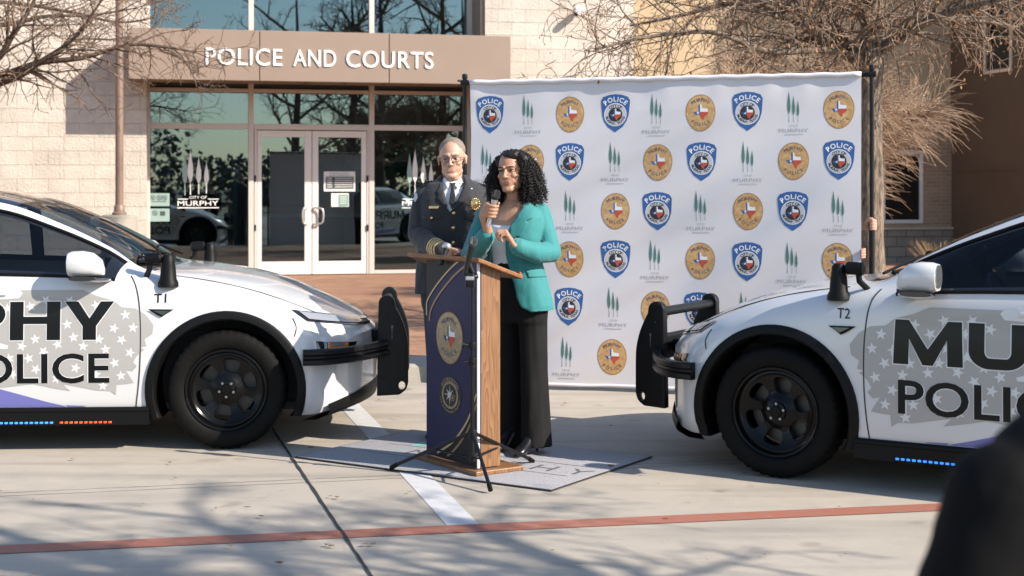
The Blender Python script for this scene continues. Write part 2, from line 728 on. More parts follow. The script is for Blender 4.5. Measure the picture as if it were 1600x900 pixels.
# brick paving between the kerb and the building
def brick_mat(name, c1, c2, mortar, bw, bh, ms, vec='XY', bump=0.4, rough=0.85, extra=None, off=0.5, rock=0.0, nscale=40):
    m = bpy.data.materials.new(name)
    m.use_nodes = True
    nt = m.node_tree
    b = nt.nodes['Principled BSDF']
    b.inputs['Roughness'].default_value = rough
    tc = nt.nodes.new('ShaderNodeTexCoord')
    vecout = tc.outputs['Object']
    if vec != 'XY':
        sp = nt.nodes.new('ShaderNodeSeparateXYZ')
        cb = nt.nodes.new('ShaderNodeCombineXYZ')
        nt.links.new(vecout, sp.inputs[0])
        nt.links.new(sp.outputs[vec[0]], cb.inputs['X'])
        nt.links.new(sp.outputs[vec[1]], cb.inputs['Y'])
        vecout = cb.outputs[0]
    br = nt.nodes.new('ShaderNodeTexBrick')
    br.offset = off
    br.inputs['Color1'].default_value = c1 + (1,)
    br.inputs['Color2'].default_value = c2 + (1,)
    br.inputs['Mortar'].default_value = mortar + (1,)
    br.inputs['Scale'].default_value = 1.0
    br.inputs['Mortar Size'].default_value = ms
    br.inputs['Mortar Smooth'].default_value = 0.3
    br.inputs['Brick Width'].default_value = bw
    br.inputs['Row Height'].default_value = bh
    nt.links.new(vecout, br.inputs['Vector'])
    ns = nt.nodes.new('ShaderNodeTexNoise')
    ns.inputs['Scale'].default_value = 2.2
    ns.inputs['Detail'].default_value = 7
    ns.inputs['Roughness'].default_value = 0.7
    nt.links.new(tc.outputs['Object'], ns.inputs['Vector'])
    mr = nt.nodes.new('ShaderNodeMapRange')
    mr.inputs['From Min'].default_value = 0.3
    mr.inputs['From Max'].default_value = 0.7
    mr.inputs['To Min'].default_value = 0.82
    mr.inputs['To Max'].default_value = 1.12
    nt.links.new(ns.outputs['Fac'], mr.inputs['Value'])
    mul = nt.nodes.new('ShaderNodeMix')
    mul.data_type = 'RGBA'
    mul.blend_type = 'MULTIPLY'
    mul.inputs['Factor'].default_value = 1.0
    nt.links.new(br.outputs['Color'], mul.inputs['A'])
    nt.links.new(mr.outputs['Result'], mul.inputs['B'])
    nt.links.new(mul.outputs['Result'], b.inputs['Base Color'])
    inv = nt.nodes.new('ShaderNodeMath')
    inv.operation = 'SUBTRACT'
    inv.inputs[0].default_value = 1.0
    nt.links.new(br.outputs['Fac'], inv.inputs[1])
    h = inv.outputs[0]
    if rock:
        n2 = nt.nodes.new('ShaderNodeTexNoise')
        n2.inputs['Scale'].default_value = nscale
        n2.inputs['Detail'].default_value = 5
        n2.inputs['Roughness'].default_value = 0.65
        nt.links.new(tc.outputs['Object'], n2.inputs['Vector'])
        ad = nt.nodes.new('ShaderNodeMath')
        ad.operation = 'MULTIPLY_ADD'
        ad.inputs[1].default_value = rock
        nt.links.new(n2.outputs['Fac'], ad.inputs[0])
        nt.links.new(h, ad.inputs[2])
        h = ad.outputs[0]
    bp = nt.nodes.new('ShaderNodeBump')
    bp.inputs['Strength'].default_value = bump
    bp.inputs['Distance'].default_value = 0.02
    nt.links.new(h, bp.inputs['Height'])
    nt.links.new(bp.outputs['Normal'], b.inputs['Normal'])
    return m

m_brick_pave = brick_mat('brick_paving', (0.36, 0.185, 0.105), (0.26, 0.13, 0.078), (0.30, 0.22, 0.15), 0.21, 0.105, 0.006, bump=0.3)
o = MB().add([(-60, 0.582, 0), (60, 0.582, 0), (60, 13.5, 0), (-60, 13.5, 0)], [(0, 1, 2, 3)]).build('brick_pavement', m_brick_pave)
o.location = (kerb0.x, kerb0.y, 0.15)
o.rotation_euler = (0, 0, LOT)
tag(o, kind='structure')

# painted lines and joints
def worn_paint(name, c, thr=0.60):
    m = M(name, c, 0.7, base2=tuple(x * 0.75 + 0.06 for x in c), vscale=14, detail=8)
    nt = m.node_tree
    b = nt.nodes['Principled BSDF']
    src = b.inputs['Base Color'].links[0].from_socket
    tc = nt.nodes.new('ShaderNodeTexCoord')
    n = nt.nodes.new('ShaderNodeTexNoise')
    n.inputs['Scale'].default_value = 22
    n.inputs['Detail'].default_value = 9
    n.inputs['Roughness'].default_value = 0.75
    nt.links.new(tc.outputs['Object'], n.inputs['Vector'])
    mr = nt.nodes.new('ShaderNodeMapRange')
    mr.inputs['From Min'].default_value = thr
    mr.inputs['From Max'].default_value = thr + 0.05
    nt.links.new(n.outputs['Fac'], mr.inputs['Value'])
    mx = nt.nodes.new('ShaderNodeMix')
    mx.data_type = 'RGBA'
    nt.links.new(mr.outputs['Result'], mx.inputs['Factor'])
    nt.links.new(src, mx.inputs['A'])
    mx.inputs['B'].default_value = (0.36, 0.32, 0.27, 1)
    nt.links.new(mx.outputs['Result'], b.inputs['Base Color'])
    return m
m_white_line = worn_paint('white_line_paint', (0.55, 0.55, 0.56), 0.60)
m_red_line = worn_paint('red_line_paint', (0.33, 0.108, 0.062), 0.61)
m_joint = M('joint_filler', (0.025, 0.024, 0.022), 0.9)
m_crack = M('thin_joint', (0.12, 0.10, 0.085), 0.9)
a, b_ = G(552, 640), G(727, 824)
a = b_ + (a - b_) * 1.32
tag(MB().add(strip(a, b_, 0.155, 0.0022), [(0, 1, 2, 3)]).build('white_parking_line', m_white_line), kind='structure')
a, b_ = G(0, 859.5), G(1456, 793.5)
d = (b_ - a)
tag(MB().add(strip(a - d * 2, b_ + d * 2, 0.155, 0.0034), [(0, 1, 2, 3)]).build('red_fire_lane_line', m_red_line), kind='structure')
a, b_ = G(432, 680), G(580, 900)
d = b_ - a
def jagged(p, q, w, z, n=60, amp=0.006, seed=1):
    rng = random.Random(seed)
    mbx = MB()
    p, q = Vector((p.x, p.y, 0)), Vector((q.x, q.y, 0))
    t = (q - p).normalized()
    nn = Vector((-t.y, t.x, 0))
    vs, fs = [], []
    for i in range(n + 1):
        c = p.lerp(q, i / n) + nn * rng.uniform(-amp, amp)
        ww = w * rng.uniform(0.6, 1.15) / 2
        vs += [c - nn * ww + Vector((0, 0, z)), c + nn * ww + Vector((0, 0, z))]
        if i:
            k = 2 * i
            fs.append((k - 2, k, k + 1, k - 1))
    return mbx.add(vs, fs)
tag(jagged(a - d * 0.62, b_ + d * 2, 0.017, 0.0048, 150, 0.0022).build('expansion_joint', m_joint), kind='structure')
jo = jagged(G(992, 731) - ua * 12, G(992, 731) + ua * 8, 0.006, 0.0013, 220, 0.004, 3)
q0 = G(300, 757)
jo2 = jagged(q0 - ua * 8, q0 + ua * 4.2, 0.006, 0.0013, 220, 0.006, 4)
jo.add(jo2.v, jo2.f)
tag(jo.build('control_joints', m_crack), kind='structure')

# fallen leaves and grit on the concrete
rng = random.Random(5)
lf = MB()
for i in range(170):
    x, y = rng.uniform(-3.2, 3.0), rng.uniform(6.0, 11.2)
    r = rng.choice((0.006, 0.008, 0.010, 0.016, 0.024))
    a0 = rng.uniform(0, 6.3)
    pts = [(x + r * rng.uniform(0.5, 1.1) * math.cos(a0 + k * 1.05), y + 0.6 * r * rng.uniform(0.5, 1.1) * math.sin(a0 + k * 1.05), 0.012 + rng.uniform(0, r * 0.3)) for k in range(6)]
    lf.add(pts, [(0, 1, 2, 3, 4, 5)])
tag(lf.build('leaf_litter', M('dry_leaf', (0.16, 0.09, 0.045), 0.9, var=0.4, vscale=3)), kind='stuff')

# ================================================================== BUILDING (local x along the front, y inwards)
BO = Vector((-3.283, 24.2, 0))
BT = Matrix.Translation(BO) @ Matrix.Rotation(LOT, 4, 'Z')
BI = BT.inverted()
def FL(px, py, y0):
    "building-local (x, z) of the photo pixel on the plane y = y0"
    o_ = BI @ CAMP
    d_ = BI.to_3x3() @ ray(px, py)
    t = (y0 - o_.y) / d_.y
    p = o_ + d_ * t
    return p.x, p.z

m_stone = brick_mat('split_face_limestone', (0.57, 0.505, 0.435), (0.52, 0.458, 0.392), (0.45, 0.395, 0.335), 0.455, 0.215, 0.005, 'XZ', bump=0.9, rock=1.1, nscale=26)
m_tan_panel = M('tan_metal_panel', (0.262, 0.195, 0.152), 0.5, var=0.05, vscale=1.0)
m_soffit = M('soffit_panel', (0.21, 0.155, 0.10), 0.6, var=0.15, vscale=2.0)
m_alu = M('window_aluminium', (0.60, 0.53, 0.48), 0.42, metal=0.15)
m_door_alu = M('door_aluminium', (0.74, 0.68, 0.63), 0.4, metal=0.1)
m_glass_b = glass('teal_window_glass', (0.38, 0.56, 0.57), 2.25, gcol=(0.80, 0.93, 1.0))
m_white = M('white_vinyl', (0.82, 0.82, 0.80), 0.5)
m_white_sign = M('white_sign_letters', (0.84, 0.83, 0.81), 0.45)
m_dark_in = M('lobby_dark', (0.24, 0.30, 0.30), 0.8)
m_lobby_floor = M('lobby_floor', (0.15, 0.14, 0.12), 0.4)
m_steel = M('brushed_steel', (0.72, 0.70, 0.68), 0.3, metal=0.9)
m_black_metal = M('black_metal', (0.007, 0.007, 0.008), 0.38, spec=0.3)
m_stucco = M('tan_stucco', (0.42, 0.325, 0.21), 0.9, var=0.06, vscale=1.0, bump=0.15, bscale=90)
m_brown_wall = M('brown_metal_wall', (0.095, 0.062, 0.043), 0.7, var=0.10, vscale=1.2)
m_tan_brick = brick_mat('tan_brick', (0.36, 0.24, 0.15), (0.29, 0.19, 0.12), (0.36, 0.30, 0.22), 0.21, 0.075, 0.008, 'XZ', bump=0.4)
m_grey_block = brick_mat('grey_block', (0.30, 0.25, 0.20), (0.25, 0.21, 0.17), (0.15, 0.125, 0.10), 0.40, 0.20, 0.012, 'XZ', bump=0.6, rock=0.5)

bld = thing('police_building', 'cream limestone police and courts building with a tan sign canopy over glass doors', 'building', BO, LOT)
RV = -0.77            # y of the stone wall face, proud of the window plane (y = 0)
CV = -1.58            # y of the canopy front
xL = FL(229, 200, 0)[0]            # left and right edges of the glazed bay
xR = FL(758, 30, RV)[0]
x_wl = FL(229, 200, RV)[0]
xW1 = FL(990, 60, RV)[0]           # right end of the stone wall
TOP = 9.0
wl = MB()
wl.bx(-22, x_wl, RV, 3.0, 0.0, TOP)
wl.build('stone_wall', m_stone, bld)
wr = MB()
wr.bx(xR, xW1, RV, 3.0, 0.0, TOP)
wr.build('stone_wall', m_stone, bld)
xbay1 = FL(737.5, 30, 0)[0]
MB().bx(xbay1, xR - 0.003, RV + 0.05, 0.1, 3.6, TOP - 0.01).build('reveal_panel', m_tan_panel, bld)

# canopy
xc0, xc1 = FL(201, 90, CV)[0], FL(798, 90, CV)[0]
zc1 = FL(500, 49.6, CV)[1]
zc0 = FL(500, 127.8, CV)[1]
cn = MB()
xj1, xj2 = FL(405.5, 80, CV)[0], FL(608, 80, CV)[0]
for s0, s1 in ((xc0, xj1 - 0.006), (xj1 + 0.006, xj2 - 0.006), (xj2 + 0.006, xc1)):
    cn.bx(s0, s1, CV, CV + 0.08, zc0, zc1)
cn.bx(xc0 + 0.01, xc1 - 0.01, CV + 0.06, RV - 0.005, zc0 + 0.05, zc1 - 0.02)
cn.bx(xc0, xc0 + 0.012, CV + 0.082, RV - 0.003, zc0, zc1)
cano = cn.build('canopy', m_tan_panel, bld, bevel=0.006)
so = MB()
so.bx(x_wl + 0.01, xbay1, RV - 0.001, -0.03, zc0 + 0.055, zc0 + 0.20)
for k in range(10):
    xx = xc0 + 0.2 + k * 0.62
    so.bx(xx, xx + 0.58, CV + 0.10, RV - 0.02, zc0 + 0.012, zc0 + 0.048)
so.build('soffit', m_soffit, bld)
# sign letters, standing off the canopy face
def letters(s, x0, x1, z0, h, y, thick, bold, name, mat, parent, space=1.0):
    v, f = text_fit(s, x0, x1, z0, h, bold, space)
    m_ = MB()
    m_.add([(p[0], y, p[1]) for p in v], f)
    o_ = m_.build(name, mat, parent)
    sd = o_.modifiers.new('depth', 'SOLIDIFY')
    sd.thickness = thick
    sd.offset = 0
    return o_
zb = FL(498, 104, CV)[1]
zt_ = FL(498, 76.5, CV)[1]
for w_, a_, c_ in (('POLICE', 321.5, 441), ('AND', 458, 525), ('COURTS', 541, 677)):
    letters(w_, FL(a_, 90, CV)[0], FL(c_, 90, CV)[0], zb, zt_ - zb, CV - 0.012, 0.014, 0.004, 'sign_lettering', m_white_sign, bld, 1.06)

# glazing frames
def zpx(py, px=400):
    return FL(px, py, 0)[1]
zsill = 0.16
m1, m2 = FL(392, 200, 0)[0], FL(580, 200, 0)[0]
zhead = zpx(142)
zmid = zpx(198)
TOPW = 6.4
fr = MB()
for x, w in ((xL + 0.02, 0.07), (m1, 0.085), (m2, 0.085), (xbay1 - 0.05, 0.09)):
    fr.bx(x - w / 2, x + w / 2, -0.07, 0.05, zsill, TOPW)
def rail(x0, x1, z0, z1):
    fr.bx(x0, x1, -0.065, 0.045, z0, z1)
spans = [(xL + 0.058, m1 - 0.045), (m1 + 0.045, m2 - 0.045), (m2 + 0.045, xbay1 - 0.098)]
for s0, s1 in spans:
    rail(s0, s1, zhead - 0.03, zhead + 0.03)
    rail(s0, s1, zmid - 0.045, zmid + 0.045)
    rail(s0, s1, zc1 + 0.0, zc1 + 0.06)
    rail(s0, s1, 5.6, 5.66)
rail(spans[0][0], spans[0][1], zsill, zsill + 0.06)
rail(spans[2][0], spans[2][1], zsill, zsill + 0.06)
fr.build('window_frame', m_alu, bld, bevel=0.004)
MB().bx(x_wl, xbay1 + 0.1, -0.06, 0.2, TOPW, TOP - 0.02).build('upper_panel', m_tan_panel, bld)
panes = []
for i, (s0, s1) in enumerate(spans):
    zs = [(zmid + 0.045, zhead - 0.03), (zhead + 0.03, zc1), (zc1 + 0.06, 5.6), (5.66, TOPW)]
    if i != 1:
        zs.append((zsill + 0.06, zmid - 0.045))
    for z0, z1 in zs:
        panes.append(MB().bx(s0, s1, -0.012, -0.004, z0, z1).build('window', m_glass_b, bld))
big_left = [p for p in panes][4]
big_right = panes[-1]
# pale lobby members seen through the glass
lb = MB()
lb.bx(spans[0][0], spans[0][1] - 0.25, 1.2, 1.28, zpx(206), zpx(199))
lb.bx(m1 - 0.24, m1 - 0.16, 1.2, 1.28, 0.16, 6.2)
lb.bx(m2 - 0.34, m2 - 0.27, 1.6, 1.68, 2.5, 6.2)
lb.bx(xbay1 - 0.7, xbay1 - 0.6, 1.6, 1.68, 0.16, 6.2)
lb.build_each('lobby_frame', m_alu, bld)
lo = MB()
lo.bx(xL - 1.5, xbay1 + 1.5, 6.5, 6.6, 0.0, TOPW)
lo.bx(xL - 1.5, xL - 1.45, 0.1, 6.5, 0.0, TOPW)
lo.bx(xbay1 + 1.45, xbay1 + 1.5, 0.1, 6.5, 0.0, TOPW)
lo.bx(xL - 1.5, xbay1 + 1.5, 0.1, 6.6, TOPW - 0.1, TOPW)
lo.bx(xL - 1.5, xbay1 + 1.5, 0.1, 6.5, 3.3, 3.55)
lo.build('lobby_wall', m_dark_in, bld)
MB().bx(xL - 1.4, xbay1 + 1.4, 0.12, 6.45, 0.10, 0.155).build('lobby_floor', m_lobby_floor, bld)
lobby_things = MB()
lobby_things.bx(-0.5, 1.0, 4.2, 4.9, 0.156, 1.2)
lobby_things.bx(m1 - 1.5, m1 - 1.1, 3.0, 3.5, 0.156, 2.4)
lobby_things.build_each('lobby_counter', M('lobby_counter', (0.10, 0.09, 0.08), 0.5), bld)

# the pair of doors
zd0, zd1 = 0.165, zpx(204)
def door(pl, pr, gl, gr, hand_px):
    x0, x1 = FL(pl, 300, 0)[0], FL(pr, 300, 0)[0]
    g0, g1 = FL(gl, 300, 0)[0], FL(gr, 300, 0)[0]
    zg0, zg1 = zpx(409), zpx(214)
    d = MB()
    d.bx(x0, g0, -0.05, 0.0, zd0, zd1)
    d.bx(g1, x1, -0.05, 0.0, zd0, zd1)
    d.bx(g0, g1, -0.05, 0.0, zd0, zg0)
    d.bx(g0, g1, -0.05, 0.0, zg1, zd1)
    do = d.build('door', m_door_alu, bld, bevel=0.004)
    MB().bx(g0, g1, -0.03, -0.022, zg0, zg1).build('door_glass', m_glass_b, do)
    MB().bx(g0, g1, 0.0, 0.04, zpx(340), zpx(334)).build('push_bar', m_door_alu, do)
    hx = FL(hand_px[0], 330, -0.05)[0]
    hx2 = FL(hand_px[1], 330, -0.05)[0]
    za, zb_ = zpx(350), zpx(325)
    MB().tube(crom([(hx2, -0.05, zb_), (hx2 + (hx - hx2) * 0.2, -0.10, zb_), (hx, -0.13, zb_ - 0.03), (hx, -0.13, za + 0.03), (hx2 + (hx - hx2) * 0.2, -0.10, za), (hx2, -0.05, za)], 5), 0.016, 10).build('door_handle', m_steel, do, 60)
    return do
dl = door(402, 486.5, 408.5, 475.5, (473, 480))
dr = door(487.5, 572, 497, 564, (503.5, 491))
fj = MB()
fj.bx(FL(397, 300, 0)[0], FL(401.6, 300, 0)[0], -0.06, 0.03, zd0 - 0.01, zd1 + 0.06)
fj.bx(FL(572.4, 300, 0)[0], FL(576, 300, 0)[0], -0.06, 0.03, zd0 - 0.01, zd1 + 0.06)
fj.bx(FL(401.6, 300, 0)[0], FL(572.4, 300, 0)[0], -0.06, 0.03, zd1 + 0.012, zd1 + 0.06)
fj.build('door_frame', m_alu, bld, bevel=0.004)
hg = MB()
for px_ in (398.5, 574.0):
    for py_ in (279, 356):
        x_, z_ = FL(px_, py_, -0.06)
        hg.box((x_, -0.068, z_), (0.03, 0.014, 0.10))
hg.build_each('door_hinge', m_black_metal, bld)
# notices on the right door
m_paper = M('notice_paper', (0.72, 0.71, 0.68), 0.6)
m_notice_dark = M('notice_print', (0.05, 0.06, 0.06), 0.6)
m_notice_green = M('notice_green', (0.16, 0.30, 0.25), 0.6)
nt_ = MB()
def rect(m_, pa, pb, y, mi):
    xa, za = FL(pa[0], pa[1], y)
    xb, zb_ = FL(pb[0], pb[1], y)
    m_.add([(xa, y, zb_), (xb, y, zb_), (xb, y, za), (xa, y, za)], [(0, 1, 2, 3)], mi)
rect(nt_, (506, 268), (555, 299), -0.034, 0)
rect(nt_, (509, 276), (552.5, 295), -0.038, 1)
for k in range(5):
    yy = 278 + k * 3.4
    rect(nt_, (511, yy), (519, yy + 1.2), -0.041, 0)
    rect(nt_, (523, yy), (551, yy + 1.0), -0.041, 0)
rect(nt_, (517.5, 302), (545, 323), -0.034, 0)
rect(nt_, (529, 304), (544, 322), -0.038, 2)
for k in range(4):
    rect(nt_, (531, 307 + k * 3.4), (542, 308 + k * 3.4), -0.041, 0)
v_, f_ = text_fit('MUNICIPAL COURT', *[FL(q, 270, -0.036)[0] for q in (516, 545)], FL(530, 272, -0.036)[1], 0.022)
nt_.add([(p[0], -0.037, p[1]) for p in v_], f_, 1)
v_, f_ = text_fit('HOURS OF OPERATION', *[FL(q, 270, -0.036)[0] for q in (514, 547)], FL(530, 275, -0.036)[1], 0.020)
nt_.add([(p[0], -0.037, p[1]) for p in v_], f_, 1)
nt_.build('door_notice', [m_paper, m_notice_dark, m_notice_green], dr)

# white cypress emblem and lettering on the big panes
def cypress(cx, z0, z1, w, n=9):
    "one slender tree: trunk below, spindle crown above"
    H = z1 - z0
    zt0 = z0 + 0.28 * H
    L_ = [(0, 1.0), (0.10, 0.86), (0.24, 0.70), (0.42, 0.52), (0.5, 0.34), (0.46, 0.2), (0.30, 0.08), (0.1, 0.0)]
    pts = [(cx - a * w, zt0 + b * (z1 - zt0)) for a, b in L_]
    pts += [(cx - 0.05 * w, zt0), (cx - 0.08 * w, z0), (cx + 0.08 * w, z0), (cx + 0.05 * w, zt0)]
    pts += [(cx + a * w, zt0 + b * (z1 - zt0)) for a, b in L_[::-1]][:-1]
    return pts
def pane_emblem(off_px, parent):
    e = MB()
    y = -0.018
    def tree(px_, pt, pb, w):
        x_, z0_ = FL(px_ + off_px, pb, y)
        z1_ = FL(px_ + off_px, pt, y)[1]
        v, f = tess(cypress(x_, z0_, z1_, w), 0.08)
        e.add([(p[0], y, p[1]) for p in v], f, 0 if px_ > 292 else 1)
    tree(289, 239, 305, 0.085)
    tree(297.5, 233, 304, 0.09)
    tree(310.5, 244, 303, 0.08)
    tree(322.5, 253, 302, 0.075)
    def word(s, a_, b_2, base, h, bold):
        x0, z0 = FL(a_ + off_px, base, y)
        x1, _ = FL(b_2 + off_px, base, y)
        v, f = text_fit(s, x0, x1, z0, h, bold)
        e.add([(p[0], y, p[1]) for p in v], f, 0)
    word('CITY OF', 296, 323, 310.5, 0.045, 0.0)
    word('MURPHY', 277.5, 341, 321.5, 0.083, 0.0)
    for a_, b_2, yy in ((278, 294, 311), (325, 342, 311), (277, 342, 324.6)):
        rect(e, (a_ + off_px, yy - 0.5), (b_2 + off_px, yy + 0.6), y, 0)
    # little serifs, so that the capitals read as carved
    e.build('window_emblem', [m_white, M('grey_vinyl', (0.30, 0.40, 0.38), 0.5)], parent)
pane_emblem(0, big_left)
pane_emblem(351, big_right)
st = MB()
rect(st, (232, 302), (265, 322), -0.018, 0)
rect(st, (232, 326), (265, 346), -0.018, 0)
for px_, py_ in ((238, 309), (248.5, 309), (257, 309), (242, 333)):
    x_, z_ = FL(px_, py_, -0.02)
    st.add([(x_ + p[0], -0.021, z_ + p[1]) for p in tess(oval(0, 0, 0.042, 0.042, 18), 0.05, [oval(0, 0, 0.032, 0.032, 18)])[0]], tess(oval(0, 0, 0.042, 0.042, 18), 0.05, [oval(0, 0, 0.032, 0.032, 18)])[1], 1)
    st.add([(x_ - 0.028, -0.0215, z_ + 0.022), (x_ - 0.022, -0.0215, z_ + 0.028), (x_ + 0.028, -0.0215, z_ - 0.022), (x_ + 0.022, -0.0215, z_ - 0.028)], [(0, 1, 2, 3)], 1)
    st.add([(x_ - 0.012, -0.021, z_ - 0.012), (x_ + 0.012, -0.021, z_ - 0.012), (x_ + 0.012, -0.021, z_ + 0.012), (x_ - 0.012, -0.021, z_ + 0.012)], [(0, 1, 2, 3)], 1)
rect(st, (250, 330), (258, 337), -0.021, 1)
rect(st, (237, 314.5), (260, 315.5), -0.021, 1)
st.build('window_sticker', [M('sticker_grey', (0.25, 0.36, 0.34), 0.5), m_notice_dark], big_left)

# tan stucco wing behind the tree, its brick pier and windows
SV = 2.6
xS1 = FL(1485, 250, SV)[0]
xbr = FL(1330, 250, SV)[0]
zbr = FL(1400, 190, SV)[1]
zst = FL(1400, 355, SV)[1]
wg = MB()
wg.bx(xW1 - 0.5, xS1, SV, SV + 0.4, zbr, TOP)
wg.bx(xW1 - 0.5, xbr, SV, SV + 0.4, 0, zbr)
wg.build('stucco_wall', m_stucco, bld)
wx0, wx1 = FL(1378, 300, SV)[0], FL(1442, 300, SV)[0]
wz0, wz1 = FL(1400, 349, SV)[1], FL(1400, 235, SV)[1]
pb_ = MB()
pb_.bx(xbr, wx0, SV - 0.04, SV + 0.4, zst, zbr)
pb_.bx(wx1, xS1, SV - 0.04, SV + 0.4, zst, zbr)
pb_.bx(wx0, wx1, SV - 0.04, SV + 0.4, wz1, zbr)
pb_.bx(wx0, wx1, SV - 0.04, SV + 0.4, zst, wz0)
pb_.build('brick_wall', m_tan_brick, bld)
gb = MB()
gb.bx(xbr, xS1, SV - 0.10, SV + 0.4, 0, zst - 0.05)
gb.build('block_base', m_grey_block, bld)
MB().bx(xbr, xS1, SV - 0.14, SV + 0.3, zst - 0.05, zst).build('stone_ledge', M('ledge_stone', (0.45, 0.37, 0.29), 0.85, var=0.15, vscale=3), bld, bevel=0.01)
def small_window(x0, x1, z0, z1, y, parent, side=False):
    f = MB()
    t = 0.07
    f.bx(x0, x0 + t, y - 0.03, y + 0.05, z0, z1)
    f.bx(x1 - t, x1, y - 0.03, y + 0.05, z0, z1)
    f.bx(x0 + t, x1 - t, y - 0.03, y + 0.05, z0, z0 + t)
    f.bx(x0 + t, x1 - t, y - 0.03, y + 0.05, z1 - t, z1)
    w = f.build('window', M('white_window_frame', (0.66, 0.64, 0.62), 0.45), parent, bevel=0.004)
    g_ = MB().bx(x0 + t, x1 - t, y + 0.0, y + 0.01, z0 + t, z1 - t).build('window_pane', m_glass_b, w)
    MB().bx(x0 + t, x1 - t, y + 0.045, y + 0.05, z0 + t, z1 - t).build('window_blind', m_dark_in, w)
    return w
small_window(wx0, wx1, wz0, wz1, SV + 0.02, bld)

# the brown side wall of the projecting right-hand wing, with its window
rw = MB()
th = MB()
def on_wing(px, py):
    o_ = BI @ CAMP
    d_ = BI.to_3x3() @ ray(px, py)
    t = (xS1 - o_.x) / d_.x
    p = o_ + d_ * t
    return p.y, p.z
y0w, zt0w = on_wing(1541, 5)
y1w, zb0w = on_wing(1579, 106)
zt0w = zb0w + 1.9
ya, yb = max(y0w, y1w), min(y0w, y1w)
WF = SV - 4.2
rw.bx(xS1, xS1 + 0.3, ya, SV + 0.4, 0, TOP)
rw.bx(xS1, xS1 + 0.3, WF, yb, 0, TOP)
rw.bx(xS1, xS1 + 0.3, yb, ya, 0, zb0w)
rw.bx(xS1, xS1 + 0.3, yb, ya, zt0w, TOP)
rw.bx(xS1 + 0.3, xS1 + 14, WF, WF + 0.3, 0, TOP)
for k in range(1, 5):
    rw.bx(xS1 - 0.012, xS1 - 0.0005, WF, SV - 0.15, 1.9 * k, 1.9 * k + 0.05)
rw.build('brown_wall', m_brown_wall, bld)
wf = MB()
t = 0.06
wf.bx(xS1 - 0.03, xS1 + 0.03, yb - t, yb, zb0w - t, zt0w + t)
wf.bx(xS1 - 0.03, xS1 + 0.03, ya, ya + t, zb0w - t, zt0w + t)
wf.bx(xS1 - 0.03, xS1 + 0.03, yb, ya, zb0w - t, zb0w)
wf.bx(xS1 - 0.03, xS1 + 0.03, yb, ya, zt0w, zt0w + t)
wfo = wf.build('window', M('cream_window_frame', (0.62, 0.52, 0.42), 0.5), bld)
MB().bx(xS1 + 0.08, xS1 + 0.09, yb, ya, zb0w, zt0w).build('window_pane', m_glass_b, wfo)
MB().bx(xS1 + 0.2, xS1 + 0.21, yb, ya, zb0w, zt0w).build('window_blind', m_dark_in, wfo)

# security camera on the stone wall
xs_, zs_ = FL(903, 16, RV)
sc_ = thing('security_camera', 'small white bullet security camera high on the cream stone wall', 'security camera', BT @ Vector((xs_, RV, zs_)), LOT)
m_cam_white = M('camera_housing', (0.72, 0.70, 0.68), 0.4)
c_ = MB()
c_.lathe([(0.001, 0.0), (0.06, 0.0), (0.065, 0.02), (0.05, 0.04), (0.001, 0.04)], 20, mat=Matrix.Rotation(R(90), 4, 'X'))
c_.tube([(0, -0.03, 0), (0, -0.08, -0.01), (0, -0.12, -0.03)], 0.018, 10)
c_.build('mount', m_cam_white, sc_, 40)
d_ = Vector((-0.62, -0.5, -0.48)).normalized()
p0 = Vector((0.05, -0.12, 0.02))
b_o = MB().tube([p0, p0 + d_ * 0.03, p0 + d_ * 0.2, p0 + d_ * 0.23], [0.04, 0.058, 0.058, 0.05], 18)
b_o.build('housing', m_cam_white, sc_, 40)
MB().tube([p0 + d_ * 0.225, p0 + d_ * 0.245], [0.04, 0.035], 16).build('lens', m_black_metal, sc_, 40)

# lamp post on its concrete pedestal
Zp = 20.0
lp = P(186.5, 336, Zp)
lamp = thing('lamp_post', 'slim brown steel lamp post in front of the stone wall at left', 'lamp post', (lp.x, lp.y, 0.15))
m_brown_pole = M('brown_pole_paint', (0.20, 0.135, 0.10), 0.45, var=0.08, vscale=2)
hp = lp.z - 0.15
MB().lathe([(0.24, 0.0), (0.24, hp - 0.02), (0.22, hp), (0.0, hp)], 28).build('pedestal', m_kerb, lamp, 40)
MB().tube([(0, 0, hp), (0, 0, 7.6)], [0.055, 0.05], 16).build('pole', m_brown_pole, lamp, 60)
MB().lathe([(0.10, hp), (0.10, hp + 0.03), (0.075, hp + 0.05), (0.07, hp + 0.12), (0.055, hp + 0.14)], 20).build('pole_base', m_brown_pole, lamp, 40)
MB().rbox((0.5, 0, 7.55), (0.75, 0.32, 0.14), 0.03).rbox((0.1, 0, 7.55), (0.25, 0.08, 0.08), 0.02).build('lamp_head', m_brown_pole, lamp, 40)
from mathutils import noise as mnoise
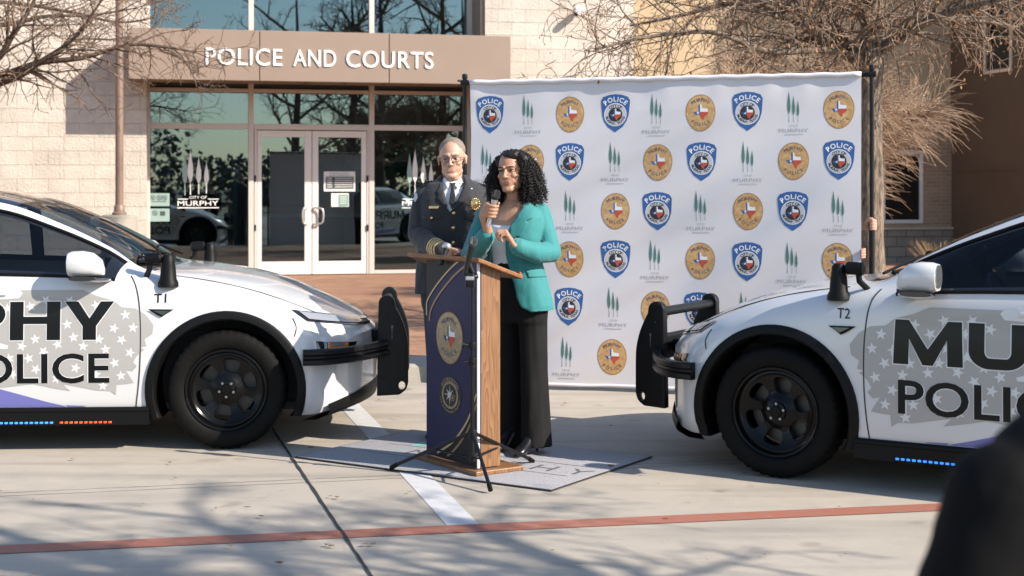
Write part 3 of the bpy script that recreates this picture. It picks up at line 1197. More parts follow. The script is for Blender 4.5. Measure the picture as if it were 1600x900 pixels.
# ================================================================== TREES
def bark_mat(name, c1, c2):
    m = bpy.data.materials.new(name)
    m.use_nodes = True
    nt = m.node_tree
    b = nt.nodes['Principled BSDF']
    b.inputs['Roughness'].default_value = 0.95
    tc = nt.nodes.new('ShaderNodeTexCoord')
    mp = nt.nodes.new('ShaderNodeMapping')
    mp.inputs['Scale'].default_value = (16, 16, 2.6)
    nt.links.new(tc.outputs['Object'], mp.inputs['Vector'])
    n = nt.nodes.new('ShaderNodeTexNoise')
    n.inputs['Scale'].default_value = 3.0
    n.inputs['Detail'].default_value = 8
    n.inputs['Roughness'].default_value = 0.7
    nt.links.new(mp.outputs[0], n.inputs['Vector'])
    r = nt.nodes.new('ShaderNodeValToRGB')
    r.color_ramp.elements[0].position = 0.36
    r.color_ramp.elements[0].color = c1 + (1,)
    r.color_ramp.elements[1].position = 0.64
    r.color_ramp.elements[1].color = c2 + (1,)
    nt.links.new(n.outputs['Fac'], r.inputs['Fac'])
    nt.links.new(r.outputs['Color'], b.inputs['Base Color'])
    bp = nt.nodes.new('ShaderNodeBump')
    bp.inputs['Strength'].default_value = 0.9
    bp.inputs['Distance'].default_value = 0.03
    nt.links.new(n.outputs['Fac'], bp.inputs['Height'])
    nt.links.new(bp.outputs['Normal'], b.inputs['Normal'])
    return m

m_bark = bark_mat('tree_bark', (0.042, 0.030, 0.022), (0.33, 0.25, 0.185))
m_bark_dark = bark_mat('dark_bark', (0.035, 0.025, 0.02), (0.15, 0.105, 0.075))
m_twig = M('pale_twig', (0.25, 0.17, 0.118), 0.9, var=0.4, vscale=3.0)
m_twig_dark = M('twig', (0.17, 0.115, 0.08), 0.9, var=0.4, vscale=2.0)
m_bush_twig = M('tan_twig', (0.37, 0.26, 0.178), 0.9, var=0.35, vscale=2.0)
m_dead_leaf = M('rust_seed_leaf', (0.28, 0.13, 0.055), 0.9, var=0.4, vscale=8)

def rand_perp(d, rng):
    v = Vector((rng.gauss(0, 1), rng.gauss(0, 1), rng.gauss(0, 1)))
    v -= d * v.dot(d)
    return v.normalized() if v.length > 1e-6 else d.orthogonal().normalized()

def grow(mb, tips, p, d, L, r, lev, rng, c):
    n = max(3, int(c['segs'][lev]))
    pts, rad = [Vector(p)], [r]
    d = d.normalized()
    step = L / n
    for i in range(n):
        d = (d + rand_perp(d, rng) * c['wig'][lev] + Vector((0, 0, c['up'][lev]))).normalized()
        pts.append(pts[-1] + d * step)
        rad.append(max(c['rmin'], r * (1 - (i + 1) / n * c['taper'][lev])))
    mb.tube(pts, rad, c['sides'][lev], cap=False, mi=1 if lev >= c.get('mlev', 9) else 0)
    if lev + 1 >= len(c['segs']):
        tips.append((pts[-1], d))
        tips.append((pts[len(pts) // 2], d))
        return
    k = c['kids'][lev]
    kids = int(k) + (1 if rng.random() < k - int(k) else 0)
    for i in range(kids):
        t = c['t0'][lev] + (1 - c['t0'][lev]) * (i + rng.random()) / kids
        x = t * n
        j = min(n - 1, int(x))
        q = pts[j].lerp(pts[j + 1], x - j)
        dd = (pts[j + 1] - pts[j]).normalized()
        a = R(rng.uniform(*c['ang'][lev]))
        nd = dd * math.cos(a) + rand_perp(dd, rng) * math.sin(a)
        nd.z += c.get('lift', 0.0)
        rr = max(c['rmin'], min(rad[j] * 0.75, r * c['rr'][lev]))
        grow(mb, tips, q, nd, L * rng.uniform(*c['lr'][lev]) * (1 - 0.35 * t), rr, lev + 1, rng, c)

def hang_leaves(mb, tips, rng, per, mi=0, s=(0.02, 0.05)):
    for p, d in tips:
        for _ in range(per):
            if rng.random() < 0.5:
                continue
            q = p + Vector((rng.gauss(0, .03), rng.gauss(0, .03), rng.gauss(-0.02, .03)))
            L = rng.uniform(*s)
            w = L * 0.3
            u = Vector((rng.gauss(0, 1), rng.gauss(0, 1), 0)).normalized()
            dn = Vector((rng.gauss(0, .3), rng.gauss(0, .3), -1)).normalized()
            mb.add([q, q + dn * L * 0.5 + u * w, q + dn * L, q + dn * L * 0.5 - u * w], [(0, 1, 2, 3)], mi)

# --- the leafless cypress behind the banner
FIX[0] = False
Zt = 14.0
tb = P(1360, 100, Zt)
tree = thing('bare_tree', 'leafless tree with ridged bark and spreading twiggy limbs behind the banner pole', 'tree', (tb.x, tb.y, 0.15))
hz = tb.z - 0.15
rng = random.Random(11)
trk = MB()
tp = [(0.0, 0, 0), (0.01, 0.0, 0.25), (0.0, 0.01, 1.0), (-0.015, 0, 2.0), (0.0, 0, hz), (0.03, 0.02, hz + 0.5), (0.0, 0.05, hz + 1.2), (0.05, 0, hz + 2.3), (0.0, 0.03, hz + 3.6), (0.05, 0.0, hz + 5.2)]
trk.tube(crom(tp, 5), [x for x in np.interp(np.linspace(0, 9, 46), range(10), [0.19, 0.145, 0.13, 0.123, 0.125, 0.10, 0.085, 0.065, 0.045, 0.015])], 18)
def bumpy(me, amp, sc, seed):
    from mathutils import noise
    for v in me.vertices:
        q = Vector((v.co.x * sc, v.co.y * sc, v.co.z * sc * 0.25)) + Vector((seed, 0, 0))
        n = noise.noise(q) + 0.5 * noise.noise(q * 2.1)
        d = Vector((v.co.x, v.co.y, 0))
        if d.length > 1e-4:
            v.co += d.normalized() * amp * n
o = trk.build('trunk', m_bark, tree, 180)
bumpy(o.data, 0.012, 14, 3)
cfg = dict(segs=[7, 6, 5, 4], wig=[.14, .22, .30, .35], up=[.03, .0, -.05, -.16], taper=[.72, .75, .7, .6], rmin=0.0032,
           sides=[9, 6, 4, 3], kids=[6, 4.6, 3.4], t0=[.16, .15, .12], ang=[(28, 70), (28, 75), (25, 80)], rr=[.42, .42, .5],
           lr=[(.42, .62), (.42, .62), (.4, .7)], mlev=2)
limbs, tips = MB(), []
def limb(pxs, Zs, r, n=6):
    "a main limb through photo pixels, with side growth"
    pts = [P(px, py, z) - tree.location for (px, py), z in zip(pxs, Zs)]
    pts = crom(pts, n)
    m_ = len(pts)
    limbs.tube(pts, [max(0.006, r * (1 - 0.8 * i / m_)) for i in range(m_)], 8, cap=False)
    for i in range(2, m_):
        for _ in range(1 if rng.random() < .75 else 2):
            dd = (pts[i] - pts[i - 1]).normalized()
            a = R(rng.uniform(30, 75))
            nd = dd * math.cos(a) + rand_perp(dd, rng) * math.sin(a)
            nd.z += 0.12
            grow(limbs, tips, pts[i], nd, rng.uniform(0.6, 1.15), max(0.006, r * 0.32 * (1 - 0.6 * i / m_)), 1, rng, cfg)
limb([(1345, 96), (1312, 78), (1262, 45), (1215, 18), (1150, -18)], [14, 13.9, 13.6, 13.4, 13.0], 0.07)
limb([(1345, 90), (1300, 50), (1240, 15), (1150, 5), (1060, 25), (985, 40)], [14, 14.1, 14.3, 14.6, 14.8, 15.0], 0.05)
limb([(1362, 88), (1405, 60), (1460, 28), (1530, 6), (1610, -12)], [14, 13.9, 13.8, 13.5, 13.2], 0.066)
limb([(1365, 80), (1420, 40), (1500, 30), (1590, 42)], [14, 14.2, 14.5, 14.8], 0.042)
limb([(1348, 92), (1290, 78), (1200, 80), (1110, 50), (1000, 60), (930, 78)], [14, 13.6, 13.3, 13.0, 12.8, 12.6], 0.04)
limb([(1355, 70), (1350, 20), (1330, -60), (1290, -150)], [14, 13.8, 13.4, 13.0], 0.06)
limb([(1358, 70), (1380, 10), (1420, -70), (1450, -160)], [14, 14.3, 14.8, 15.0], 0.06)
for i in range(10):
    a = i * 2.4 + rng.uniform(-.4, .4)
    h = hz + 1.5 + i * 0.36
    d = Vector((math.cos(a), math.sin(a), rng.uniform(0.5, 0.95)))
    grow(limbs, tips, Vector((0, 0, h)), d, rng.uniform(1.9, 2.9) * (1 - 0.03 * i), 0.05, 0, rng, cfg)
lo_ = limbs.build('limbs', [m_bark, m_twig], tree, 180)
lv = MB()
hang_leaves(lv, tips[::2], rng, 1)
lv.build('dead_leaves', m_dead_leaf, tree)

# --- limbs of the tree standing left of the view
Zl = 17.0
lt = thing('bare_tree', 'leafless tree reaching in from the left across the cream wall and lamp post', 'tree', (-8.6, Zl, 0.15))
rng = random.Random(23)
trk = MB()
trk.tube(crom([(0, 0, 0), (0.02, 0, 0.8), (0, 0.02, 1.7), (0.05, 0, 2.6), (0.0, 0.05, 4.0), (0.1, 0, 6.0), (0.05, 0, 8.0)], 5), list(np.interp(np.linspace(0, 6, 31), range(7), [0.22, 0.17, 0.15, 0.13, 0.10, 0.06, 0.02])), 14)
o = trk.build('trunk', m_bark, lt, 180)
bumpy(o.data, 0.012, 14, 8)
cfg2 = dict(cfg, kids=[6, 5, 4.5], up=[.02, .02, .0, -.04], rmin=0.0036)
limbs, tips = MB(), []
def limb2(pxs, Zs, r, dens=1.0):
    pts = crom([P(px, py, z) - lt.location for (px, py), z in zip(pxs, Zs)], 6)
    m_ = len(pts)
    limbs.tube(pts, [max(0.005, r * (1 - 0.85 * i / m_)) for i in range(m_)], 7, cap=False)
    for i in range(4, m_):
        if rng.random() < 0.85 * dens:
            dd = (pts[i] - pts[i - 1]).normalized()
            a = R(rng.uniform(25, 65))
            nd = dd * math.cos(a) + rand_perp(dd, rng) * math.sin(a)
            grow(limbs, tips, pts[i], nd, rng.uniform(0.5, 1.0), max(0.006, r * 0.4 * (1 - 0.7 * i / m_)), 2 if rng.random() < .45 else 1, rng, cfg2)
limb2([(-360, 190), (-180, 168), (0, 130), (70, 92), (120, 55), (165, -10)], [17, 17, 16.8, 16.6, 16.5, 16.4], 0.06)
limb2([(-360, 185), (-150, 160), (0, 118), (62, 98), (130, 90), (200, 70), (262, 74), (306, 82)], [17, 17, 17, 17, 17, 17, 17, 17], 0.055)
limb2([(-360, 100), (-150, 110), (-20, 100), (20, 55), (50, 8), (70, -40)], [17, 16.6, 16.2, 16, 16, 16], 0.06)
limb2([(-360, 60), (-100, 50), (10, 38), (75, 25), (140, 24), (215, 12)], [17, 17.2, 17.4, 17.6, 17.8, 18], 0.045)
limb2([(-360, 30), (-100, 0), (60, 10), (180, 34), (240, 28)], [17, 18, 18.6, 18.9, 19], 0.04)
for i in range(14):
    a = i * 2.4
    d = Vector((math.cos(a), math.sin(a), rng.uniform(0.2, 0.7)))
    grow(limbs, tips, Vector((0, 0, 2.6 + i * 0.36)), d, rng.uniform(1.8, 2.6), 0.05, 0, rng, cfg2)
limbs.build('limbs', [m_bark_dark, m_twig_dark], lt, 180)

# --- the big dormant shrub: fine tan twigs arching outwards
Zs_ = 18.6
sb = P(1235, 300, Zs_)
shrub = thing('dormant_shrub', 'large rounded mass of fine tan leafless twigs between banner and brown wall', 'shrub', (sb.x, sb.y, 0.15))
rng = random.Random(7)
sw, st_ = MB(), MB()
for i in range(34):
    a = rng.uniform(0, 6.283)
    sp = rng.uniform(0.15, 1.0)
    H = 3.0 * math.sqrt(max(0.12, 1 - 0.62 * sp * sp)) * rng.uniform(0.85, 1.05)
    rx = 2.25 * sp
    top = Vector((rx * math.cos(a), 1.3 * sp * math.sin(a), H))
    pts = crom([Vector((0.25 * math.cos(a), 0.2 * math.sin(a), 0)), Vector((top.x * 0.35, top.y * 0.35, H * 0.45)), Vector((top.x * 0.75, top.y * 0.75, H * 0.85)), top], 5)
    st_.tube(pts, [0.028 * (1 - 0.75 * k / 15) for k in range(16)], 5, cap=False)
    for j in range(3, 16):
        for _ in range(20):
            dd = (pts[j] - pts[j - 1]).normalized()
            ang = R(rng.uniform(20, 80))
            d = dd * math.cos(ang) + rand_perp(dd, rng) * math.sin(ang)
            d += Vector((pts[j].x, pts[j].y * 0.6, 0)).normalized() * 0.25
            L = rng.uniform(0.35, 0.85)
            q = pts[j].copy()
            pp = [q.copy()]
            for k in range(4):
                d = (d + rand_perp(d, rng) * 0.18 + Vector((0, 0, -0.10 * k))).normalized()
                q = q + d * L / 4
                pp.append(q.copy())
            sw.tube(pp, [0.0055, 0.0045, 0.004, 0.0034, 0.002], 3, cap=False)
            if rng.random() < 0.5:
                d2 = (d + rand_perp(d, rng) * 0.7).normalized()
                sw.tube([pp[2], pp[2] + d2 * L * 0.25, pp[2] + d2 * L * 0.45 + Vector((0, 0, -0.03))], [0.004, 0.0034, 0.002], 3, cap=False)
st_.build('stems', m_twig, shrub, 180)
tw = sw.build('twigs', m_bush_twig, shrub, 180)

# low dry plant in front of the block wall
pl = thing('dry_plant', 'small dry ornamental grass beside the brick pier at right', 'plant', tuple(P(1468, 375, 20.5))[:2] + (0.15,))
g_ = MB()
for i in range(200):
    a = rng.uniform(0, 6.28)
    L = rng.uniform(0.4, 0.72)
    o_ = rng.uniform(0.1, 0.5)
    g_.tube([(rng.gauss(0, .06), rng.gauss(0, .06), 0), (o_ * .4 * math.cos(a), o_ * .4 * math.sin(a), L * .6), (o_ * math.cos(a), o_ * math.sin(a), L)], [0.006, 0.005, 0.002], 3, cap=False)
g_.build('blades', M('dry_blades', (0.26, 0.17, 0.085), 0.9, var=0.3, vscale=5), pl)

# --- unseen trees, added: they show in the glass and throw the dapples
def plain_tree(x, y, H, seed, label, dense=1.0, spread=0.45):
    rng = random.Random(seed)
    t = thing('added_tree', label, 'tree', (x, y, 0), group='unseen bare trees added across the lot')
    trk = MB()
    trk.tube(crom([(0, 0, 0), (0.05, 0, H * .15), (-0.05, .05, H * .3), (0.1, 0, H * .6), (0, 0, H * .95)], 5), list(np.interp(np.linspace(0, 4, 21), range(5), [0.26, 0.2, 0.17, 0.10, 0.02])), 10)
    trk.build('trunk', m_bark_dark, t, 180)
    lm, tips = MB(), []
    c = dict(segs=[6, 5, 4, 3], wig=[.13, .2, .28, .3], up=[.05, .03, .0, -.02], taper=[.7, .7, .6, .5], rmin=0.007,
             sides=[6, 4, 3, 3], kids=[7 * dense, 5 * dense, 4 * dense], t0=[.2, .2, .15], ang=[(28, 65), (28, 70), (25, 75)], rr=[.42, .45, .5],
             lr=[(.42, .62), (.45, .65), (.45, .7)])
    for i in range(int(12 * dense)):
        a = i * 2.4
        h = H * (0.25 + 0.6 * i / (12 * dense))
        d = Vector((math.cos(a), math.sin(a), rng.uniform(0.3, 0.8)))
        grow(lm, tips, Vector((0, 0, h)), d, H * spread * rng.uniform(.7, 1.05) * (1 - .35 * i / (12 * dense)), 0.075, 0, rng, c)
    lm.build('limbs', m_twig_dark, t, 180)
    return t
plain_tree(5.2, 2.5, 8.2, 31, 'unseen bare tree added over the lot to the right of the photographer', 1.0, 0.31)
plain_tree(6.5, 1.6, 9.0, 39, 'unseen bare tree added beside the lot just right of the photographer', 1.0, 0.33)
plain_tree(7.0, -9.0, 10.0, 33, 'unseen bare tree added across the lot behind the photographer', 0.9)
plain_tree(-3.0, -14.0, 10.5, 35, 'unseen bare tree added at the far side of the lot behind the photographer', 0.9)
plain_tree(16.0, -13.0, 11.0, 37, 'unseen bare tree added far to the right behind the photographer', 0.9)
# unseen dark evergreens further off, added for the window reflections
m_ever = M('evergreen_leaf', (0.045, 0.065, 0.035), 0.85, var=0.5, vscale=1.5)
def evergreen(x, y, H, seed):
    rng = random.Random(seed)
    t = thing('added_evergreen', 'unseen dark evergreen tree added across the street behind the photographer', 'tree', (x, y, 0), group='unseen evergreens added across the street')
    MB().tube([(0, 0, 0), (0, 0, H * .5), (0, 0, H * .9)], [0.3, 0.2, 0.04], 8).build('trunk', m_bark_dark, t, 180)
    cr = MB()
    cl = [(rng.gauss(0, H * .16), rng.gauss(0, H * .16), H * rng.uniform(.3, .95), H * rng.uniform(.08, .17)) for _ in range(20)]
    for cx_, cy_, cz_, cr_ in cl:
        for _ in range(330):
            d = Vector((rng.gauss(0, 1), rng.gauss(0, 1), rng.gauss(0, 1))).normalized()
            q = Vector((cx_, cy_, cz_)) + d * cr_ * rng.uniform(.5, 1.05)
            u = rand_perp(d, rng) * rng.uniform(.07, .17)
            w = d.cross(u)
            cr.add([q - u, q + w, q + u, q - w], [(0, 1, 2, 3)])
    cr.build('crown', m_ever, t)
for i, (x, y, H) in enumerate([(-20, -44, 7), (4, -46, 6.5), (24, -42, 7), (40, -34, 7)]):
    evergreen(x, y, H, 50 + i)
# unseen wooded edge, one mass added to fill the window reflections
wd = MB()
rng = random.Random(77)
for i in range(24000):
    x = rng.uniform(-80, 80)
    y = -62 - rng.uniform(0, 14) + 0.002 * x * x * .5
    top = 5.0 + 2.5 * mnoise.noise(Vector((x * .07, 1.0, 0))) + 2 * mnoise.noise(Vector((x * .3, 5.0, 0)))
    z = rng.uniform(0.0, max(2, top))
    a = rng.uniform(.12, .38)
    d = Vector((rng.gauss(0, 1), rng.gauss(0, 1), rng.gauss(0, 1))).normalized()
    u = rand_perp(d, rng) * a; w = d.cross(u)
    c = Vector((x, y, z))
    wd.add([c - u, c + w * .7, c + u, c - w * .7], [(0, 1, 2, 3)])
tag(wd.build('added_woods', M('winter_woods', (0.11, 0.105, 0.095), 0.95, var=0.5, vscale=.4)), kind='stuff')
FIX[0] = True
# ================================================================== PATROL CARS  (local: x forward from the front axle, y left, z up)
m_paint = M('white_car_paint', (0.60, 0.60, 0.605), 0.28, coat=1.0)
m_trim = M('black_plastic_trim', (0.004, 0.004, 0.0043), 0.5, spec=0.18, bump=0.05, bscale=400)
m_gloss_black = M('gloss_black', (0.008, 0.008, 0.009), 0.12, coat=1.0)
m_roof_glass = M('dark_roof_glass', (0.010, 0.011, 0.013), 0.04, coat=1.0)
m_car_glass = glass('tinted_car_glass', (0.32, 0.36, 0.40), 1.4)
m_ws_glass = glass('windshield_glass', (0.52, 0.62, 0.66), 1.25)
m_tyre = M('tyre_rubber', (0.0045, 0.0043, 0.004), 0.7, spec=0.15, var=0.3, vscale=9, bump=0.25, bscale=120)
m_rim = M('black_rim', (0.003, 0.003, 0.0035), 0.22, spec=0.22)
m_nut = M('wheel_nut', (0.30, 0.30, 0.31), 0.35, metal=0.9)
m_brake = M('brake_steel', (0.06, 0.06, 0.06), 0.4, metal=0.8)
def bold_word(word, t, gap=0.10, grow=0.0):
    "heavy signwriter capitals, height 1; returns [(outline, holes)], total width"
    g = grow
    def arc(cx, cy, rx, ry, a0, a1, n=10):
        return [(cx + rx * math.cos(R(a0 + (a1 - a0) * k / n)), cy + ry * math.sin(R(a0 + (a1 - a0) * k / n))) for k in range(n + 1)]
    W = {'M': 1.36, 'U': 1.10, 'R': 1.10, 'P': 1.04, 'H': 1.12, 'Y': 1.10}
    out, x = [], 0.0
    for ch in word:
        w = W[ch]
        holes = []
        if ch == 'M':
            k = 0.40
            o = [(0, 0), (0.03, 1), (0.30, 1), (w / 2, 0.36), (w - 0.30, 1), (w - 0.03, 1), (w, 0), (w - t, 0), (w - t - 0.01, 0.58), (w / 2 + 0.10, 0), (w / 2 - 0.10, 0), (t + 0.01, 0.58), (t, 0)]
        elif ch == 'U':
            o = [(0, 1)] + arc(0.40, 0.40, 0.40, 0.40, 180, 270) + arc(w - 0.40, 0.40, 0.40, 0.40, 270, 360) + [(w, 1), (w - t, 1)] + arc(w - 0.40, 0.40, 0.40 - t, 0.40 - t * 0.8, 0, -90) + arc(0.40, 0.40, 0.40 - t, 0.40 - t * 0.8, 270, 180) + [(t, 1)]
        elif ch in 'PR':
            o = [(0, 0), (0, 1)] + arc(w - 0.32, 0.68, 0.32, 0.32, 90, -90)
            if ch == 'P':
                o += [(t, 0.36), (t, 0)]
            else:
                o += [(w - 0.38, 0.36), (w, 0), (w - 0.33, 0), (w - 0.72, 0.36), (t, 0.36), (t, 0)]
            holes = [[(t, 0.56), (t, 0.80)] + arc(w - 0.32, 0.68, 0.32 - t * 0.8, 0.12, 90, -90)]
        elif ch == 'H':
            o = [(0, 0), (0, 1), (t, 1), (t, 0.61), (w - t, 0.61), (w - t, 1), (w, 1), (w, 0), (w - t, 0), (w - t, 0.42), (t, 0.42), (t, 0)]
        else:
            o = [(w / 2 - t / 2, 0), (w / 2 - t / 2, 0.36), (0.0, 1), (0.30, 1), (w / 2, 0.56), (w - 0.30, 1), (w, 1), (w / 2 + t / 2, 0.36), (w / 2 + t / 2, 0)]
        out.append(([(x + a, b) for a, b in o], [[(x + a, b) for a, b in h] for h in holes]))
        x += w + gap
    return out, x - gap
def outset(poly, d):
    n = len(poly)
    ar = sum(poly[i][0] * poly[(i + 1) % n][1] - poly[(i + 1) % n][0] * poly[i][1] for i in range(n))
    sg = 1 if ar > 0 else -1
    res = []
    for i in range(n):
        a, b, c = Vector(poly[i - 1]), Vector(poly[i]), Vector(poly[(i + 1) % n])
        e1, e2 = (b - a), (c - b)
        if e1.length < 1e-9 or e2.length < 1e-9:
            res.append(tuple(b)); continue
        e1.normalize(); e2.normalize()
        n1, n2 = Vector((e1.y, -e1.x)) * sg, Vector((e2.y, -e2.x)) * sg
        m = (n1 + n2)
        k = max(0.35, (1 + n1.dot(n2)) / 2)
        res.append(tuple(b + m / 2 / k * d))
    return res
m_decal_black = M('black_vinyl', (0.004, 0.0045, 0.0055), 0.22, spec=0.32)
m_decal_grey = M('grey_vinyl_flag', (0.36, 0.35, 0.335), 0.4, coat=0.4)
m_decal_white = M('white_vinyl_star', (0.64, 0.64, 0.64), 0.4, coat=0.5)
m_decal_blue = M('blue_vinyl', (0.135, 0.14, 0.40), 0.4, coat=0.5)
m_chrome = M('lamp_chrome', (0.75, 0.76, 0.78), 0.15, metal=0.9)
m_lens = M('lamp_lens', (0.26, 0.27, 0.29), 0.08, coat=1.0)
m_amber = M('amber_lens', (0.60, 0.17, 0.03), 0.2, coat=0.8)
m_interior = M('cabin_trim', (0.035, 0.036, 0.04), 0.7)
m_seat = M('seat_leather', (0.05, 0.05, 0.055), 0.55)
m_led_blue = emit('blue_led', (0.03, 0.22, 0.80), 0.75)
m_led_red = emit('red_led', (0.80, 0.06, 0.015), 0.6)
m_seam = M('panel_gap', (0.03, 0.03, 0.03), 0.8)
m_red_lens = M('red_lens', (0.35, 0.01, 0.01), 0.15, coat=1.0)

XS = [.88, .80, .65, .40, .10, -.20, -.45, -.70, -1.0, -1.4, -1.8, -2.3, -2.8, -3.2, -3.5, -3.75, -3.88]
ZT = [.675, .75, .825, .94, 1.035, 1.085, 1.105, 1.25, 1.405, 1.55, 1.61, 1.605, 1.53, 1.415, 1.295, 1.16, .98]
ZR = [.655, .725, .80, .905, 1.00, 1.058, 1.09, 1.225, 1.355, 1.485, 1.535, 1.53, 1.455, 1.345, 1.24, 1.12, .95]
WR = [.60, .66, .70, .72, .74, .745, .735, .70, .665, .625, .60, .585, .57, .57, .60, .64, .66]
ZS = [.60, .665, .735, .835, .92, .985, 1.03, 1.058, 1.072, 1.082, 1.092, 1.105, 1.115, 1.115, 1.10, 1.05, .88]
WS = [.72, .80, .86, .895, .905, .905, .905, .905, .905, .905, .905, .905, .895, .87, .84, .79, .74]
WM = [.80, .88, .925, .945, .95, .955, .955, .955, .955, .955, .955, .955, .955, .95, .93, .88, .80]
Z0 = [.25, .22, .20, .20, .20, .20, .20, .20, .20, .20, .20, .20, .20, .20, .24, .28, .32]
SWP = [.34, .27, .19, .12, .10, .11, .12, .12, .11, .08, .03, 0, -.05, -.10, -.15, -.22, -.30]
PER = [3, 5, 6, 6, 12, 8, 8]           # steps between the key points of a half section
JOFF = [0]
for k in PER:
    JOFF.append(JOFF[-1] + k)

def half_section(xs):
    g = lambda T: pchip(xs, XS, T)
    z0, w, ws, wr, zs, zr, zt = g(Z0), g(WM), g(WS), g(WR), g(ZS), g(ZR), g(ZT)
    zm = z0 + (zs - z0) * 0.40
    key = [(w * 0.93, z0), (w * 0.985, z0 + 0.07), (w, zm), (w * 0.988 + 0.0, zm + (zs - zm) * 0.62), (ws, zs), (wr, zr), (wr * 0.52, zr + (zt - zr) * 0.80), (0, zt)]
    pts = crom([Vector((a, b, 0)) for a, b in key], PER)
    return [(max(0.0, p.x), p.y) for p in pts]

NS = 238
XSS = [0.88 - (0.88 + 3.88) * i / (NS - 1) for i in range(NS)]
SEC = []
for xs in XSS:
    sw = pchip(xs, XS, SWP)
    SEC.append([Vector((xs - sw * (min(y, 0.96) / 0.95) ** 2.2 if sw > 0 else xs - sw * (min(y, .96) / 0.95) ** 2.2, y, z)) for y, z in half_section(xs)])
NJ = len(SEC[0])

def si(xs):
    return int(round((0.88 - xs) / (0.88 + 3.88) * (NS - 1)))

# which region each little face belongs to
ws_a, ws_b = si(-0.44), si(-1.30)          # windshield rows
sd_a, sd_m1, sd_m2, sd_b = si(-0.57), si(-1.50), si(-1.60), si(-2.95)
rr_a, rr_b = si(-2.95), si(-3.62)          # rear window
J4, J5 = JOFF[4], JOFF[5]
def region(i, j):
    jm = j
    if J4 + 1 <= jm < J5 - 2:
        if sd_a + 4 <= i < sd_m1: return 'front_window'
        if sd_m2 <= i < sd_b - 2: return 'rear_window'
    if J4 <= jm < J5 - 1 and sd_a <= i < sd_b:
        return 'trim'
    if jm >= J5 + 1:
        if ws_a + 1 <= i < ws_b: return 'windshield'
        if ws_b + 1 <= i < rr_a: return 'roof'
        if rr_a + 1 <= i < rr_b: return 'rear_screen'
        if ws_a - 2 <= i <= rr_b: return 'trim'
    if jm < 2 and -0.55 > XSS[i] > -2.4:
        return 'cladding'
    return 'paint'

WHEEL_X = (0.0, -2.89)
def in_arch(c):
    for wx in WHEEL_X:
        if (c.x - wx) ** 2 + (c.z - 0.365) ** 2 < 0.452 ** 2 and abs(c.y) > 0.55:
            return True
        if abs(c.x - wx) < 0.40 and c.z < 0.36 and abs(c.y) > 0.55:
            return True
    return False

def car_shell():
    regs = {}
    for i in range(NS - 1):
        for j in range(NJ - 1):
            q = [SEC[i][j], SEC[i + 1][j], SEC[i + 1][j + 1], SEC[i][j + 1]]
            c = (q[0] + q[1] + q[2] + q[3]) / 4
            if in_arch(c):
                continue
            mb = regs.setdefault(region(i, j), {})
            for s in (1, -1):
                ids = []
                for (a, b) in ((i, j), (i + 1, j), (i + 1, j + 1), (i, j + 1)):
                    ids.append((a, b, s if SEC[a][b].y > 1e-6 else 0))
                mb.setdefault('f', []).append(ids if s == 1 else ids[::-1])
    return regs

def region_mb(faces):
    mb = MB()
    idx = {}
    for ids in faces:
        f = []
        for k in ids:
            if k not in idx:
                p = SEC[k[0]][k[1]]
                idx[k] = len(mb.v)
                mb.v.append((p.x, p.y * (k[2] if k[2] else 1), p.z))
            f.append(idx[k])
        mb.f.append(tuple(f))
        mb.m.append(0)
    return mb

def end_rows(row, sgn, K_=12):
    base = []
    x0 = 0.88 if sgn > 0 else -3.88
    sw = pchip(x0, XS, SWP)
    for k in range(K_ + 1):
        lam = 1 - k / K_
        r_ = []
        for p in row:
            y = p.y * lam
            mid = math.sin(math.pi * min(1, max(0, (p.z - row[0].z) / (row[-1].z - row[0].z)))) * 0.02 * (1 - lam)
            r_.append((x0 - sw * (min(y, 0.96) / 0.95) ** 2.2 + sgn * mid, y, p.z))
        base.append(r_)
    return base

# full outer skin (no holes) used for laying things on the body
def full_bvh():
    vs, fs = [], []
    for s in (1, -1):
        n = len(vs)
        for row in SEC:
            vs += [Vector((p.x, p.y * s, p.z)) for p in row]
        for i in range(NS - 1):
            for j in range(NJ - 1):
                a = n + i * NJ + j
                fs.append((a, a + NJ, a + NJ + 1, a + 1))
        for base in (end_rows(SEC[0], 1), end_rows(SEC[-1], -1)):
            n = len(vs)
            for r_ in base:
                vs += [Vector((q[0], q[1] * s, q[2])) for q in r_]
            for k in range(len(base) - 1):
                for j in range(NJ - 1):
                    a = n + k * NJ + j
                    fs.append((a, a + NJ, a + NJ + 1, a + 1))
    return BVHTree.FromPolygons(vs, fs)
BODY = full_bvh()

def on_side(x, z, s, off=0.003):
    "body point beside (x, z) on side s (+1 left, -1 right), lifted off the surface"
    h, n, _, _ = BODY.ray_cast(Vector((x, s * 1.6, z)), Vector((0, -s, 0)))
    if h is None:
        h, n, _, _ = BODY.find_nearest(Vector((x, s * 0.9, z)))
    if n.y * s < 0: n = -n
    return h + n * off
def on_top(x, y, off=0.003):
    h, n, _, _ = BODY.ray_cast(Vector((x, y, 2.5)), Vector((0, 0, -1)))
    if h is None:
        h, n, _, _ = BODY.find_nearest(Vector((x, y, 0.9)))
    if n.z < 0: n = -n
    return h + n * off

